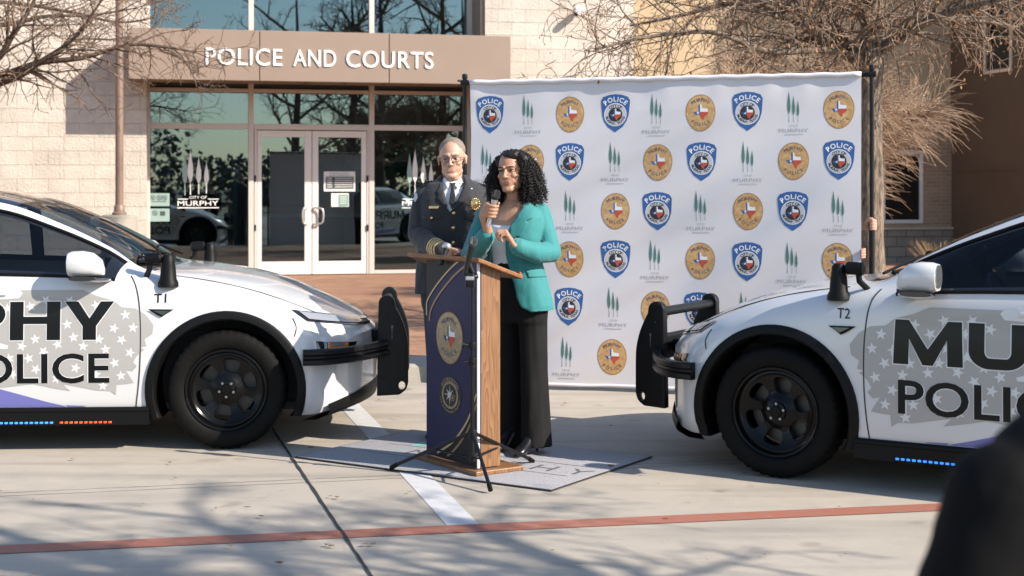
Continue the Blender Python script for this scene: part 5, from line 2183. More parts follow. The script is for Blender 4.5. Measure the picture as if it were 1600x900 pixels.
def badge_layers(h, w=0.80, navy=1):
    "gold oval badge with the state, MURPHY above and POLICE below"
    def egg(k):
        return [(k * w / 2 * math.sin(t) * (1 + 0.06 * math.cos(t)), k * 0.5 * math.cos(t)) for t in [2 * math.pi * q / 44 for q in range(44)]]
    L = [(*tess(egg(1.0), 0.05), 7), (*tess(egg(0.955), 0.05), 6)]
    L += texas_layers(0.0, 0.02, 0.42, navy)
    v, f = text_arc('MURPHY', 0, -0.04, 0.36, 0.095, -43, 43, 0.0, ry=0.40)
    L.append((v, f, 10))
    v, f = text_arc('POLICE', 0, 0.09, 0.36, 0.095, 224, 136, 0.0, inside=True, ry=0.40)
    L.append((v, f, 10))
    for k in range(5):
        a = R(180 + (k - 2) * 16)
        v, f = tess(star(0.40 * w / 0.8 * math.sin(a), 0.44 * math.cos(a), 0.02), 0.2)
        L.append((v, f, 7))
    return [(tr2(v, 0, 0, h), f, m) for v, f, m in L]

def city_layers(h):
    "three green cypresses over the city's name"
    L = []
    for x, z0, z1, w in ((-0.10, -0.20, 0.5, 0.070), (0.0, -0.20, 0.40, 0.062), (0.095, -0.20, 0.30, 0.054)):
        L.append((*tess(cypress(x, z0, z1, w), 0.05), 8))
    v, f = text_fit('CITY OF', -0.09, 0.09, -0.30, 0.05)
    L.append((v, f, 9))
    v, f = text_fit('MURPHY', -0.32, 0.32, -0.415, 0.085, 0.0, 1.15)
    L.append((v, f, 9))
    v, f = tess([(-0.20, -0.47), (0.20, -0.47), (0.20, -0.458), (-0.20, -0.458)], 0.3)
    L.append((v, f, 9))
    return [(tr2(v, 0, 0, h), f, m) for v, f, m in L]

# ================================================================== STEP-AND-REPEAT BANNER
A_ = G(735, 603); B_ = G(1344, 626)
A_ = Vector((-0.336, 11.9, 0)); B_ = Vector((2.615, 11.02, 0))
bdir = (B_ - A_).normalized()
BW = (B_ - A_).length
brot = math.atan2(bdir.y, bdir.x)
ban = thing('logo_banner', 'white step-and-repeat banner printed with police shields, gold badges and cypress logos', 'banner', A_, brot)
BMAT = Matrix.Translation(A_) @ Matrix.Rotation(brot, 4, 'Z')
BINV = BMAT.inverted()
def bl_px(px, py):
    o_ = BINV @ CAMP
    d_ = BINV.to_3x3() @ ray(px, py)
    t = -o_.y / d_.y
    p = o_ + d_ * t
    return p.x, p.z
z_top, z_bot = 2.46, 0.035
from mathutils import noise as mnoise
def ripple(x, z):
    "shallow folds running up to the right, gathers under the top hem"
    u = (x * 0.62 - z * 1.0)
    v_ = (x * 0.9 + z * 0.55)
    a = mnoise.noise(Vector((u * 3.1, v_ * 0.55, 0.3))) * 0.030
    a += mnoise.noise(Vector((u * 7.0, v_ * 0.9, 4.3))) * 0.010
    a += mnoise.noise(Vector((x * 0.9, z * 0.9, 9.0))) * 0.024
    e = min(1.0, (z_top - z) / 0.25)
    g = mnoise.noise(Vector((x * 6.0, 0.2 * z, 2.0))) * 0.010 * (1 - e)
    return a * (0.25 + 0.75 * e) + g
cb = MB()
NX, NZ = 300, 240
def hem(x):
    return 0.012 * math.sin(x * 3.1 + 1)
for iz in range(NZ + 1):
    for ix in range(NX + 1):
        x = BW * ix / NX
        z = z_bot + (z_top - z_bot) * iz / NZ
        cb.v.append((x, ripple(x, z), z + (0 if iz > 3 else hem(x) * 0.5)))
for iz in range(NZ):
    for ix in range(NX):
        a = iz * (NX + 1) + ix
        cb.f.append((a, a + 1, a + NX + 2, a + NX + 1))
        cb.m.append(0)
def print_on(layers, cx, cz):
    for k, (v, f, mi) in enumerate(layers):
        off = 0.0013 + 0.00016 * k
        vs = []
        for a, b in v:
            x, z = cx + a, cz + b
            vs.append((x, ripple(x, z) - off, z))
        cb.add(vs, f, mi)
sh_l, bg_l, ct_l = shield_layers(0.30), badge_layers(0.285), city_layers(0.345)
LOGO = {'S': sh_l, 'B': bg_l, 'C': ct_l}
spots = [
 ('S', 765, 179), ('C', 825, 181), ('B', 890.5, 179), ('S', 961.5, 177), ('C', 1026, 180), ('B', 1095, 176.5), ('S', 1168, 174), ('C', 1240, 177), ('B', 1311, 171.5),
 ('C', 760, 258), ('B', 829, 254), ('S', 891, 253), ('C', 961, 255), ('B', 1028, 254), ('S', 1096.5, 252.5), ('C', 1168.5, 255), ('B', 1240, 252), ('S', 1311, 250),
 ('B', 765, 330), ('S', 827, 330), ('C', 891, 331), ('B', 962, 330), ('S', 1027, 330), ('C', 1094.5, 331), ('B', 1168.5, 330.5), ('S', 1239, 330), ('C', 1310, 333),
 ('S', 765, 408), ('C', 827, 408), ('B', 890.5, 405), ('S', 961.5, 405), ('C', 1022.5, 408), ('B', 1093.5, 408), ('S', 1167.5, 409), ('C', 1237.5, 413), ('B', 1308.5, 409),
 ('C', 762, 484), ('B', 827, 480), ('S', 889, 479), ('C', 958, 482), ('B', 1023.5, 484), ('S', 1092, 487), ('C', 1165, 490), ('B', 1237, 492), ('S', 1309, 494),
 ('B', 764, 556), ('S', 826, 556), ('C', 886, 559), ('B', 956.5, 558), ('S', 1024, 563), ('C', 1092, 567), ('B', 1163, 569), ('S', 1236, 573), ('C', 1308, 577)]
for k, px, py in spots:
    cx, cz = bl_px(px, py)
    print_on(LOGO[k], cx, cz)
FIX[0] = False
cl_o = cb.build('cloth', EM, ban, 180)
FIX[0] = True
hm = MB()
hm.tube([(BW * k / 60, ripple(BW * k / 60, z_top - 0.02) * 0.4 - 0.002, z_top - 0.008 + 0.003 * math.sin(k * 1.3)) for k in range(61)], 0.021, 10)
hm.tube([(BW * k / 60, ripple(BW * k / 60, z_bot), z_bot + 0.008) for k in range(61)], 0.014, 8)
hm.build_each('hem', m_cloth, ban, 180)
for x in (-0.06, BW + 0.075):
    p = MB()
    p.tube([(x, 0.035, 0.02), (x, 0.035, 1.3)], 0.022, 14)
    p.tube([(x, 0.035, 1.25), (x, 0.035, 2.50)], 0.017, 14)
    po = p.build('upright_pole', m_black_metal, ban, 60)
    q = MB()
    q.tube([(x - 0.03, 0.035, 2.455), (x + 0.03, 0.035, 2.455)], 0.024, 12)
    q.lathe([(0.0, 2.53), (0.02, 2.525), (0.024, 2.50), (0.018, 2.48)], 14, mat=Matrix.Translation((x, 0.035, 0)))
    q.tube([(x - 0.045, 0.0, 2.47), (x - 0.02, 0.035, 2.47)], 0.009, 8)
    q.build('pole_clamp', m_black_metal, po, 50)
    MB().rbox((x, 0.06, 0.012), (0.09, 0.70, 0.016), 0.005).build('base_plate', m_black_metal, po, 40)
MB().tube([(-0.06, 0.035, z_top - 0.01), (BW + 0.075, 0.035, z_top - 0.01)], 0.016, 12).build('cross_bar', m_black_metal, ban, 60)

# ================================================================== FLOOR MAT
m_mat = M('grey_carpet_mat', (0.36, 0.355, 0.375), 0.95, var=0.22, vscale=90, bump=0.5, bscale=500)
m_mat_edge = M('mat_rubber_edge', (0.03, 0.03, 0.033), 0.8)
m_mat_ink = M('mat_dark_print', (0.11, 0.11, 0.118), 0.9)
m_mat_teal = M('mat_teal_print', (0.16, 0.40, 0.36), 0.9)
mA, mB_, mC = G(460, 716), G(862, 769), G(1024, 717.5)
mx = (mB_ - mA).normalized()
my = Vector((-mx.y, mx.x, 0))
ML, MWd = (mB_ - mA).length, 1.16
mrot = math.atan2(mx.y, mx.x)
mat_o = thing('floor_mat', 'grey rectangular carpet mat printed with lettering lying under the lectern', 'mat', mA, mrot)
def rr_rect(x0, x1, y0, y1):
    return [(x0, y0), (x1, y0), (x1, y1), (x0, y1)]
MB().rbox((ML / 2, MWd / 2, 0.0075), (ML, MWd, 0.006), 0.0025).build('rubber_backing', m_mat_edge, mat_o, 40)
pile = MB().rbox((ML / 2, MWd / 2, 0.0085), (ML - 0.02, MWd - 0.02, 0.007), 0.003)
pile.build('pile', m_mat, mat_o, 40)
pr = MB()
MI_ = (Matrix.Translation(mA) @ Matrix.Rotation(mrot, 4, 'Z')).inverted()
hx_, yx_ = MI_ @ G(849, 736), MI_ @ G(905, 741)
pit = (yx_ - hx_).x
v, f = text_fit('MURPHY', yx_.x + 0.07 - pit * 5.75, yx_.x + 0.07, yx_.y - 0.07, 0.15, 0.0, 1.6)
pr.add([(a, b, 0.0132) for a, b in v], f, 0)
for y in (yx_.y - 0.14, yx_.y + 0.15):
    pr.add([(0.2, y, 0.0132), (ML - 0.12, y, 0.0132), (ML - 0.12, y + 0.008, 0.0132), (0.2, y + 0.008, 0.0132)], [(0, 1, 2, 3)], 0)
for x, h, w in ((0.40, 0.62, 0.075), (0.62, 0.54, 0.07), (0.82, 0.46, 0.06)):
    v, f = tess(cypress(x, 0.46, 0.46 + h, w), 0.2)
    pr.add([(a, b, 0.0132) for a, b in v], f, 1)
pr.build('print', [m_mat_ink, m_mat_teal], mat_o)

# ================================================================== LECTERN
def wood_mat(name, c1, c2, sc=(1.0, 1.0, 0.12), vert=True, k=1.0):
    m = bpy.data.materials.new(name)
    m.use_nodes = True
    nt = m.node_tree
    b = nt.nodes['Principled BSDF']
    b.inputs['Roughness'].default_value = 0.45
    tc = nt.nodes.new('ShaderNodeTexCoord')
    mp = nt.nodes.new('ShaderNodeMapping')
    mp.inputs['Scale'].default_value = sc
    nt.links.new(tc.outputs['Object'], mp.inputs['Vector'])
    nz = nt.nodes.new('ShaderNodeTexNoise')
    nz.inputs['Scale'].default_value = 6.0
    nz.inputs['Detail'].default_value = 2
    nt.links.new(mp.outputs[0], nz.inputs['Vector'])
    wv = nt.nodes.new('ShaderNodeMath')
    wv.operation = 'MULTIPLY'
    wv.inputs[1].default_value = 17
    nt.links.new(nz.outputs['Fac'], wv.inputs[0])
    fr_ = nt.nodes.new('ShaderNodeMath')
    fr_.operation = 'FRACT'
    nt.links.new(wv.outputs[0], fr_.inputs[0])
    mp2 = nt.nodes.new('ShaderNodeMapping')
    mp2.inputs['Scale'].default_value = tuple(70 if a > 0.5 else 3.0 for a in sc)
    nt.links.new(tc.outputs['Object'], mp2.inputs['Vector'])
    n2 = nt.nodes.new('ShaderNodeTexNoise')
    n2.inputs['Scale'].default_value = 2.0
    n2.inputs['Detail'].default_value = 3
    nt.links.new(mp2.outputs[0], n2.inputs['Vector'])
    ad = nt.nodes.new('ShaderNodeMath')
    ad.operation = 'MULTIPLY_ADD'
    ad.inputs[1].default_value = 0.42
    nt.links.new(fr_.outputs[0], ad.inputs[0])
    sc2 = nt.nodes.new('ShaderNodeMath')
    sc2.operation = 'MULTIPLY'
    sc2.inputs[1].default_value = 0.7
    nt.links.new(n2.outputs['Fac'], sc2.inputs[0])
    nt.links.new(sc2.outputs[0], ad.inputs[2])
    r = nt.nodes.new('ShaderNodeValToRGB')
    r.color_ramp.elements[0].position = 0.25
    r.color_ramp.elements[0].color = c1 + (1,)
    r.color_ramp.elements[1].position = 0.85
    r.color_ramp.elements[1].color = c2 + (1,)
    nt.links.new(ad.outputs[0], r.inputs['Fac'])
    nt.links.new(r.outputs['Color'], b.inputs['Base Color'])
    return m
m_oak = wood_mat('oak_side', (0.125, 0.054, 0.022), (0.275, 0.143, 0.064), (1.6, 1.6, 0.16))
m_oak_top = wood_mat('oak_top', (0.12, 0.045, 0.016), (0.30, 0.125, 0.045), (0.12, 1.0, 1.0))
m_oak_dark = M('oak_inside', (0.07, 0.035, 0.016), 0.6, var=0.3, vscale=8)
m_navy = M('navy_panel', (0.026, 0.025, 0.068), 0.5, spec=0.25, var=0.05, vscale=3)
m_charcoal = M('charcoal_panel', (0.017, 0.016, 0.017), 0.5, spec=0.25)
m_gold_line = M('gold_line', (0.50, 0.36, 0.19), 0.4)
m_copper_line = M('copper_line', (0.30, 0.17, 0.085), 0.4)
cor = G(747, 736, 0.03)                  # near corner of the cabinet
lf_ = G(663, 712, 0.03)                  # far front corner
fx = (Vector((lf_.x, lf_.y, 0)) - Vector((cor.x, cor.y, 0)))
FW = 0.545
fx.normalize()
bkd = Vector((-fx.y, fx.x, 0))
if bkd.y < 0: bkd = -bkd
lrot = math.atan2(fx.y, fx.x)
# local x along the front from the near corner, local y: negative = towards the speaker when mirrored
lec = thing('lectern', 'oak lectern with a navy front panel bearing a gold police badge and an accreditation seal', 'lectern', (cor.x, cor.y, 0), lrot)
LI = (Matrix.Translation(lec.location) @ Matrix.Rotation(lrot, 4, 'Z')).inverted()
sgn = 1 if (LI.to_3x3() @ bkd).y > 0 else -1
SD = 0.150                                # depth of the side panels
zf, zbk = 1.205, 1.115                    # cabinet top, front and back
def prism_yz(poly, x0, x1, mb, mi=0):
    n = len(poly)
    vs = [(x0, sgn * a, b) for a, b in poly] + [(x1, sgn * a, b) for a, b in poly]
    fs = [tuple(range(n)), tuple(range(2 * n - 1, n - 1, -1))] + [(i, (i + 1) % n, (i + 1) % n + n, i + n) for i in range(n)]
    return mb.add(vs, fs, mi)
zs_side = 1.210 - 0.354 * SD + 0.006
for x0, x1 in ((0.0, 0.02), (FW - 0.02, FW)):
    prism_yz([(0.02, 0.045), (SD, 0.045), (SD, zs_side - 0.02), (0.02, 1.19)], x0, x1, MB()).build('side_panel', m_oak, lec, bevel=0.002)
MB().bx(0.0, FW, 0.0, sgn * 0.018, 0.045, 1.195).build('front_panel', m_navy, lec)
MB().bx(-0.004, 0.004, sgn * -0.006, sgn * 0.010, 0.045, 1.195).build('corner_trim', M('white_edge_trim', (0.62, 0.60, 0.62), 0.4), lec)
MB().bx(0.021, FW - 0.021, sgn * 0.02, sgn * (SD - 0.02), 0.62, 0.64).build('shelf', m_oak_dark, lec)
MB().bx(0.021, FW - 0.021, sgn * 0.019, sgn * 0.022, 0.05, 1.17).build('inside_lining', m_oak_dark, lec)
prism_yz([(-0.05, 0.012), (0.275, 0.012), (0.275, 0.038), (-0.05, 0.038)], -0.055, FW + 0.055, MB()).build('base', m_oak, lec, bevel=0.005)
prism_yz([(-0.035, 1.198), (0.27, 1.090), (0.27, 1.114), (-0.035, 1.222)], -0.055, FW + 0.16, MB()).build('top_board', m_oak_top, lec, bevel=0.004)
prism_yz([(0.255, 1.1195), (0.27, 1.1142), (0.27, 1.130), (0.255, 1.135)], -0.04, FW + 0.15, MB()).build('book_ledge', m_oak_top, lec)
# printed front: charcoal corners, gold and copper sweeps, badge and seal.  u runs left to right as the viewer sees it
def fpt(u, z, off):
    return (FW - u, sgn * -off, z)
def fl_px(px, py):
    o_ = LI @ CAMP
    d_ = LI.to_3x3() @ ray(px, py)
    t = -o_.y / d_.y
    p = o_ + d_ * t
    return FW - p.x, p.z
fp = MB()
def fpatch(poly, off, mi):
    v, f = tess(poly, 0.2)
    fp.add([fpt(a, b, off) for a, b in v], f, mi)
arc_px = [(728, 400), (708, 416), (690, 436), (675, 457), (666, 476), (664, 492)]
arc = [fl_px(*p) for p in arc_px]
arc = [tuple(p)[:2] for p in crom([Vector((a, b, 0)) for a, b in arc], 6)]
fpatch([(0.002, 1.194)] + [(max(0.002, a), b) for a, b in arc] , 0.002, 1)
fpatch(stroke([(max(0.006, a), b) for a, b in arc], 0.011), 0.004, 2)
arc2 = [(a + 0.055, b - 0.03) for a, b in arc]
fpatch(stroke([(min(a, FW - 0.003), b) for a, b in arc2 if b > 0.70], 0.013), 0.004, 3)
lo_arc = [(FW - 0.01, 0.46), (FW - 0.10, 0.30), (FW - 0.25, 0.16), (FW - 0.42, 0.07)]
lo_arc = [tuple(p)[:2] for p in crom([Vector((a, b, 0)) for a, b in lo_arc], 6)]
fpatch(lo_arc + [(FW - 0.42, 0.05), (FW - 0.003, 0.05)], 0.002, 1)
fpatch(stroke(lo_arc, 0.013), 0.004, 2)
fpatch(stroke([(a + 0.0, b - 0.055) for a, b in lo_arc if b > 0.12], 0.013), 0.004, 3)
fp.build('front_print', [m_navy, m_charcoal, m_gold_line, m_copper_line], lec)
def on_front(layers, px, py, name, mats):
    u0, z0 = fl_px(px, py)
    e = MB()
    for k, (v, f, mi) in enumerate(layers):
        e.add([fpt(u0 + a, z0 + b, 0.0022 + 0.0003 * k) for a, b in v], f, mi)
    return e.build(name, mats, lec)
EML = list(EM)
EML[6] = M('badge_bronze', (0.48, 0.38, 0.25), 0.35, metal=0.3, base2=(0.30, 0.22, 0.13), vscale=30)
on_front(badge_layers(0.30, 0.94, 10), 702.5, 528, 'police_badge', EML)
# accreditation seal
SL = []
SL.append((*tess(oval(0, 0, 0.5, 0.5, 44), 0.2), 4))
ring_o = oval(0, 0, 0.365, 0.365, 40)
SL.append((*tess(ring_o, 0.1, [oval(0, 0, 0.30, 0.30, 36)]), 6))
v, f = text_arc('ACCREDITED', 0, 0, 0.43, 0.10, -62, 62, 0.01); SL.append((v, f, 6))
v, f = text_arc('Law Enforcement Agency', 0, 0, 0.43, 0.07, 258, 102, 0.01, inside=True); SL.append((v, f, 6))
v, f = text_arc('TEXAS POLICE CHIEFS', 0, 0, 0.333, 0.04, -80, 80, 0.0); SL.append((v, f, 4))
v, f = text_arc('ASSOCIATION', 0, 0, 0.333, 0.04, 225, 135, 0.0, inside=True); SL.append((v, f, 4))
v, f = tess(star(0, 0.01, 0.28, 0.0, 4, 0.22), 0.2); SL.append((v, f, 6))
v, f = tess(star(0, 0.01, 0.22, math.pi / 4, 4, 0.22), 0.2); SL.append((v, f, 3))
v, f = tess(oval(0.13, -0.05, 0.10, 0.10, 24), 0.2); SL.append((v, f, 4))
v, f = tess(oval(0.13, -0.05, 0.095, 0.095, 24), 0.1, [oval(0.13, -0.05, 0.078, 0.078, 24)]); SL.append((v, f, 6))
v, f = tess(star(0.13, -0.05, 0.065), 0.2); SL.append((v, f, 6))
v, f = text_fit('EST. 2006', -0.12, 0.12, -0.24, 0.05); 
SL = [([(a * 0.235, b * 0.215) for a, b in v], f, m) for v, f, m in SL]
on_front(SL, 703.5, 617.5, 'accreditation_seal', EML)
# papers on the sloping top
pz = lambda y: 1.224 - 0.354 * (y + 0.035)
pp = MB()
for k, (x0, x1, y0, y1, dz) in enumerate([(0.02, 0.24, 0.04, 0.25, 0.002), (0.05, 0.27, 0.03, 0.24, 0.005)]):
    pp.add([(x0, sgn * y0, pz(y0) + dz), (x1, sgn * y0, pz(y0) + dz), (x1, sgn * y1, pz(y1) + dz), (x0, sgn * y1, pz(y1) + dz)], [(0, 1, 2, 3)])
po = pp.build('paper_sheets', M('white_paper', (0.78, 0.78, 0.77), 0.6))
po.matrix_world = LI.inverted()
tag(po, 'white sheets of paper lying on the sloping lectern top', 'papers')

# ================================================================== MICROPHONES AND STAND
m_mic_body = M('mic_black', (0.012, 0.012, 0.013), 0.35, spec=0.4)
m_mic_head = M('mic_mesh', (0.10, 0.10, 0.105), 0.35, metal=0.8, bump=0.6, bscale=900)
m_mic_silver = M('mic_silver', (0.55, 0.55, 0.56), 0.35, metal=0.8)
def mic(name, label, p, d, L=0.24, head=m_mic_head, bodym=m_mic_body, rh=0.0235, rb=0.0165, parts=True):
    "hand microphone: p = tail end, d = direction to the head"
    d = Vector(d).normalized()
    t = thing(name, label, 'microphone', p)
    q = d.to_track_quat('Z', 'Y').to_matrix().to_4x4()
    MB().lathe([(0.0, 0.0), (rb * 0.72, 0.0), (rb * 0.78, 0.01), (rb, L * 0.6), (rb * 1.12, L * 0.72), (rb * 1.15, L * 0.735), (rb * 0.9, L * 0.74)], 22, mat=q).build('body', bodym, t, 40)
    MB().lathe([(rb * 0.95, L * 0.735), (rh * 1.04, L * 0.80), (rh * 1.08, L * 0.82), (rh * 1.08, L * 0.835), (rh * 1.02, L * 0.845), (rh * 0.96, L * 0.93), (rh * 0.7, L * 0.985), (rh * 0.35, L), (0.0, L * 1.003)], 24, mat=q).build('grille', head, t, 60)
    return t
PX0 = Vector((-0.2185, 8.10, 0))
stand = thing('microphone_stand', 'black tripod microphone stand with a straight pole in front of the lectern corner', 'microphone stand', PX0)
feet = [G(612, 736.5), G(766, 771), G(832, 726)]
hcol, hlow = 0.255, 0.125
pole = MB()
pole.tube([(0, 0, 0.10), (0, 0, 0.72)], 0.0125, 14)
pole.tube([(0, 0, 0.70), (0, 0, 1.17)], 0.009, 12)
pole.build('pole', m_black_metal, stand, 60)
co = MB()
for z, r in ((hcol, 0.024), (hlow, 0.019)):
    co.lathe([(0.012, z - 0.022), (r, z - 0.02), (r, z + 0.018), (0.013, z + 0.022)], 16)
co.build_each('leg_collar', m_black_metal, stand, 40)
for ft in feet:
    v = ft - PX0
    out = Vector((v.x, v.y, 0)).normalized()
    lg = MB()
    a = out * 0.02 + Vector((0, 0, hcol))
    b = Vector((v.x, v.y, 0.026))
    lg.tube([a, a.lerp(b, 0.95)], 0.0105, 10)
    lo_ = lg.build('leg', m_black_metal, stand, 60)
    MB().tube([a.lerp(b, 0.93), b + out * 0.006 - Vector((0, 0, 0.008))], 0.0135, 10).build('rubber_foot', m_trim, lo_, 60)
    MB().tube([out * 0.018 + Vector((0, 0, hlow)), a.lerp(b, 0.46)], 0.006, 6).build('brace', m_black_metal, lo_, 60)
cp = MB()
for z in (0.74, 0.655, 0.63):
    cp.lathe([(0.010, z - 0.018), (0.02, z - 0.016), (0.02, z + 0.014), (0.011, z + 0.018)], 14)
cp.tube([(0, 0, 0.74), (-0.045, -0.01, 0.745)], 0.008, 8)
cp.tube([(-0.045, -0.01, 0.745), (-0.055, -0.012, 0.747)], 0.016, 10)
cp.tube([(0, 0, 0.655), (-0.04, -0.01, 0.65)], 0.008, 8)
cp.build_each('clutch_knob', m_black_metal, stand, 40)
cz = 1.10
ck = MB()
ck.rbox((-0.012, -0.012, cz), (0.05, 0.05, 0.075), 0.008)
ck.tube([(-0.03, -0.03, cz + 0.02), (0.03, 0.0, cz + 0.02)], 0.012, 10)
ck.tube([(0, 0, 1.14), (-0.02, -0.005, 1.19)], 0.017, 12)
ck.build('mic_clip', m_black_metal, stand, 40)
ck = MB().rbox((-0.012, -0.038, cz + 0.012), (0.046, 0.004, 0.02), 0.001)
ck.build('clip_plate', m_mic_silver, stand, 40)
p0, p1 = P(729, 418, 8.08), P(740.5, 371, 8.06)
mic('microphone', 'black microphone clipped upright on the tripod stand', p0 - (p1 - p0) * 0.25, p1 - p0, (p1 - p0).length * 1.27)
pm0, pm1 = P(693, 401, 8.47), P(700, 380, 8.50)
mic('microphone', 'black microphone with a silver ball head standing on the lectern by gold cuff stripes', pm0 - (pm1 - pm0) * 0.6, pm1 - pm0, 0.135, m_mic_silver, m_mic_body, 0.026, 0.017)
# ================================================================== PEOPLE
m_skin_w = M('skin_brown', (0.40, 0.215, 0.135), 0.5, sss=0.12, var=0.06, vscale=14)
m_lip_w = M('lips_rose', (0.27, 0.095, 0.08), 0.45)
m_skin_m = M('skin_fair', (0.48, 0.275, 0.195), 0.5, sss=0.12, var=0.07, vscale=14)
m_lip_m = M('lips_pale', (0.43, 0.225, 0.17), 0.5)
m_eye = M('eye_white', (0.30, 0.27, 0.25), 0.35)
m_iris = M('iris_dark', (0.02, 0.012, 0.008), 0.2)
m_brow_d = M('brow_dark', (0.02, 0.014, 0.011), 0.8)
m_brow_g = M('brow_grey', (0.24, 0.19, 0.15), 0.8)
m_curl = M('black_curly_hair', (0.012, 0.010, 0.010), 0.55, spec=0.35)
m_grey_hair = M('grey_hair', (0.19, 0.150, 0.118), 0.75, var=0.3, vscale=40, bump=0.3, bscale=220)
m_teal = M('teal_suit_cloth', (0.018, 0.185, 0.188), 0.75, sheen=0.2, var=0.05, vscale=6, bump=0.12, bscale=500)
m_blouse = M('white_blouse', (0.64, 0.63, 0.66), 0.7, var=0.03, vscale=6)
m_black_cloth = M('black_trouser_cloth', (0.011, 0.0105, 0.011), 0.85, spec=0.2, var=0.15, vscale=8, bump=0.15, bscale=500)
m_uniform = M('dark_uniform_cloth', (0.016, 0.0165, 0.021), 0.8, sheen=0.15, var=0.12, vscale=8, bump=0.15, bscale=500)
m_shirt = M('white_shirt', (0.70, 0.70, 0.72), 0.7)
m_tie = M('black_tie', (0.010, 0.010, 0.012), 0.6)
m_gold = M('gold_metal', (0.75, 0.50, 0.20), 0.22, metal=0.9)
m_gold_braid = M('gold_braid', (0.62, 0.43, 0.16), 0.55, bump=0.3, bscale=300)
m_shoe = M('black_shoe', (0.010, 0.010, 0.011), 0.25, coat=0.3)
m_frame = M('spectacle_frame', (0.06, 0.045, 0.035), 0.35)
m_lens_g = glass('spectacle_lens', (0.93, 0.94, 0.95), 1.5)
m_coat = M('black_coat', (0.0035, 0.0035, 0.004), 0.8, spec=0.12, sheen=0.0)

class Fig:
    def __init__(self, yaw):
        self.yaw = R(yaw)
        self.fwd = Vector((math.sin(self.yaw), -math.cos(self.yaw), 0))
        self.rt = Vector((math.cos(self.yaw), math.sin(self.yaw), 0))
    def at(self, c, x, y, z=0.0):
        "point x to the viewer's right, y forward, z up of c"
        return Vector(c) + self.rt * x + self.fwd * y + Vector((0, 0, z))

def head_matrix(c, yaw, pitch=0.0, roll=0.0, s=1.0):
    return Matrix.Translation(c) @ Matrix.Rotation(R(yaw), 4, 'Z') @ Matrix.Rotation(R(roll), 4, 'Y') @ Matrix.Rotation(R(pitch), 4, 'X') @ Matrix.Scale(s, 4)

def add_head(mb, H, man=True):
    h = MB()
    h.ell((0, .016, .030), (.074, .094, .090), u=24, v=16)
    h.ell((0, -.022, -.040), (.060, .064, .074) if man else (.0625, .063, .073), u=20, v=14)
    j = .040 if man else .037
    for s in (1, -1):
        h.cap((s * j, -.012, -.072), (s * .014, -.066, -.100), .023, .017)
        h.ell((s * .038, -.060, -.026), (.020, .020, .018))
        h.cap((s * .012, -.082, .019), (s * .044, -.066, .017), .0105 if man else .008, .008)
        h.ell((s * .013, -.097, -.036), (.0085, .009, .0075))
        h.ell((s * .079, .014, -.008), (.007, .019, .031))
        h.ell((s * .082, .020, .006), (.007, .014, .015))
        h.ell((s * .032, -.0655, .0055), (.0150, .0130, .0090))
        h.ell((s * .032, -.0645, -.0085), (.0140, .0110, .0060))
        h.ell((s * .026, -.066, -.056), (.016, .010, .018))
    h.ell((0, -.070, -.102), (.022, .017, .016))
    h.cap((0, -.082, .010), (0, -.102, -.028), .0075, .0095)
    h.ell((0, -.105, -.034), (.0115, .0105, .0095))
    h.ell((0, -.066, -.066), (.034, .018, .026))
    h.cap((-.016, -.0795, -.0635), (.016, -.0795, -.0635), .0042, .0042)
    h.cap((-.013, -.0795, -.0735), (.013, -.0795, -.0735), .0052, .0052)
    mb.add(h.v, h.f, mat=H)

def face_parts(parent, H, brow, man=True):
    for s in (1, -1):
        e = MB()
        e.ell((s * .032, -.0650, -.0015), (.0135, .0130, .0115), 0, u=14, v=10)
        e.ell((s * .032 - .001, -.0712, -.0008), (.0084, .0072, .0084), 1, u=12, v=8)
        m_ = MB(); m_.v = [tuple(H @ Vector(p)) for p in e.v]; m_.f = e.f; m_.m = e.m
        m_.build('eye', [m_eye, m_iris], parent, 180)
        lash = MB()
        lash.tube([H @ Vector(p_) for p_ in ((s * .0205, -.0745, .0015), (s * .027, -.0785, .0060), (s * .035, -.0775, .0062), (s * .0440, -.0715, .0020))], (.0014 if man else .0024) * H.to_scale().x, 5)
        lash.build('eyelash', m_brow_d if not man else brow, parent, 180)
        b = MB()
        pts = [Vector((s * .013, -.0910, .0185)), Vector((s * .026, -.0880, .0220)), Vector((s * .040, -.0785, .0215)), Vector((s * .050, -.0675, .0165))]
        b.tube([H @ p for p in crom(pts, 4)], [x * H.to_scale().x for x in np.interp(range(13), [0, 5, 12], [.0028, .0034, .0013])], 6)
        b.build('eyebrow', brow, parent, 180)

def paint_lips(o, H, mi=1):
    inv = H.inverted()
    for p in o.data.polygons:
        q = inv @ p.center
        if abs(q.z + .0685) < .0100 * (1 - (abs(q.x) / .025) ** 2) and abs(q.x) < .025 and q.y < -.066:
            p.material_index = mi

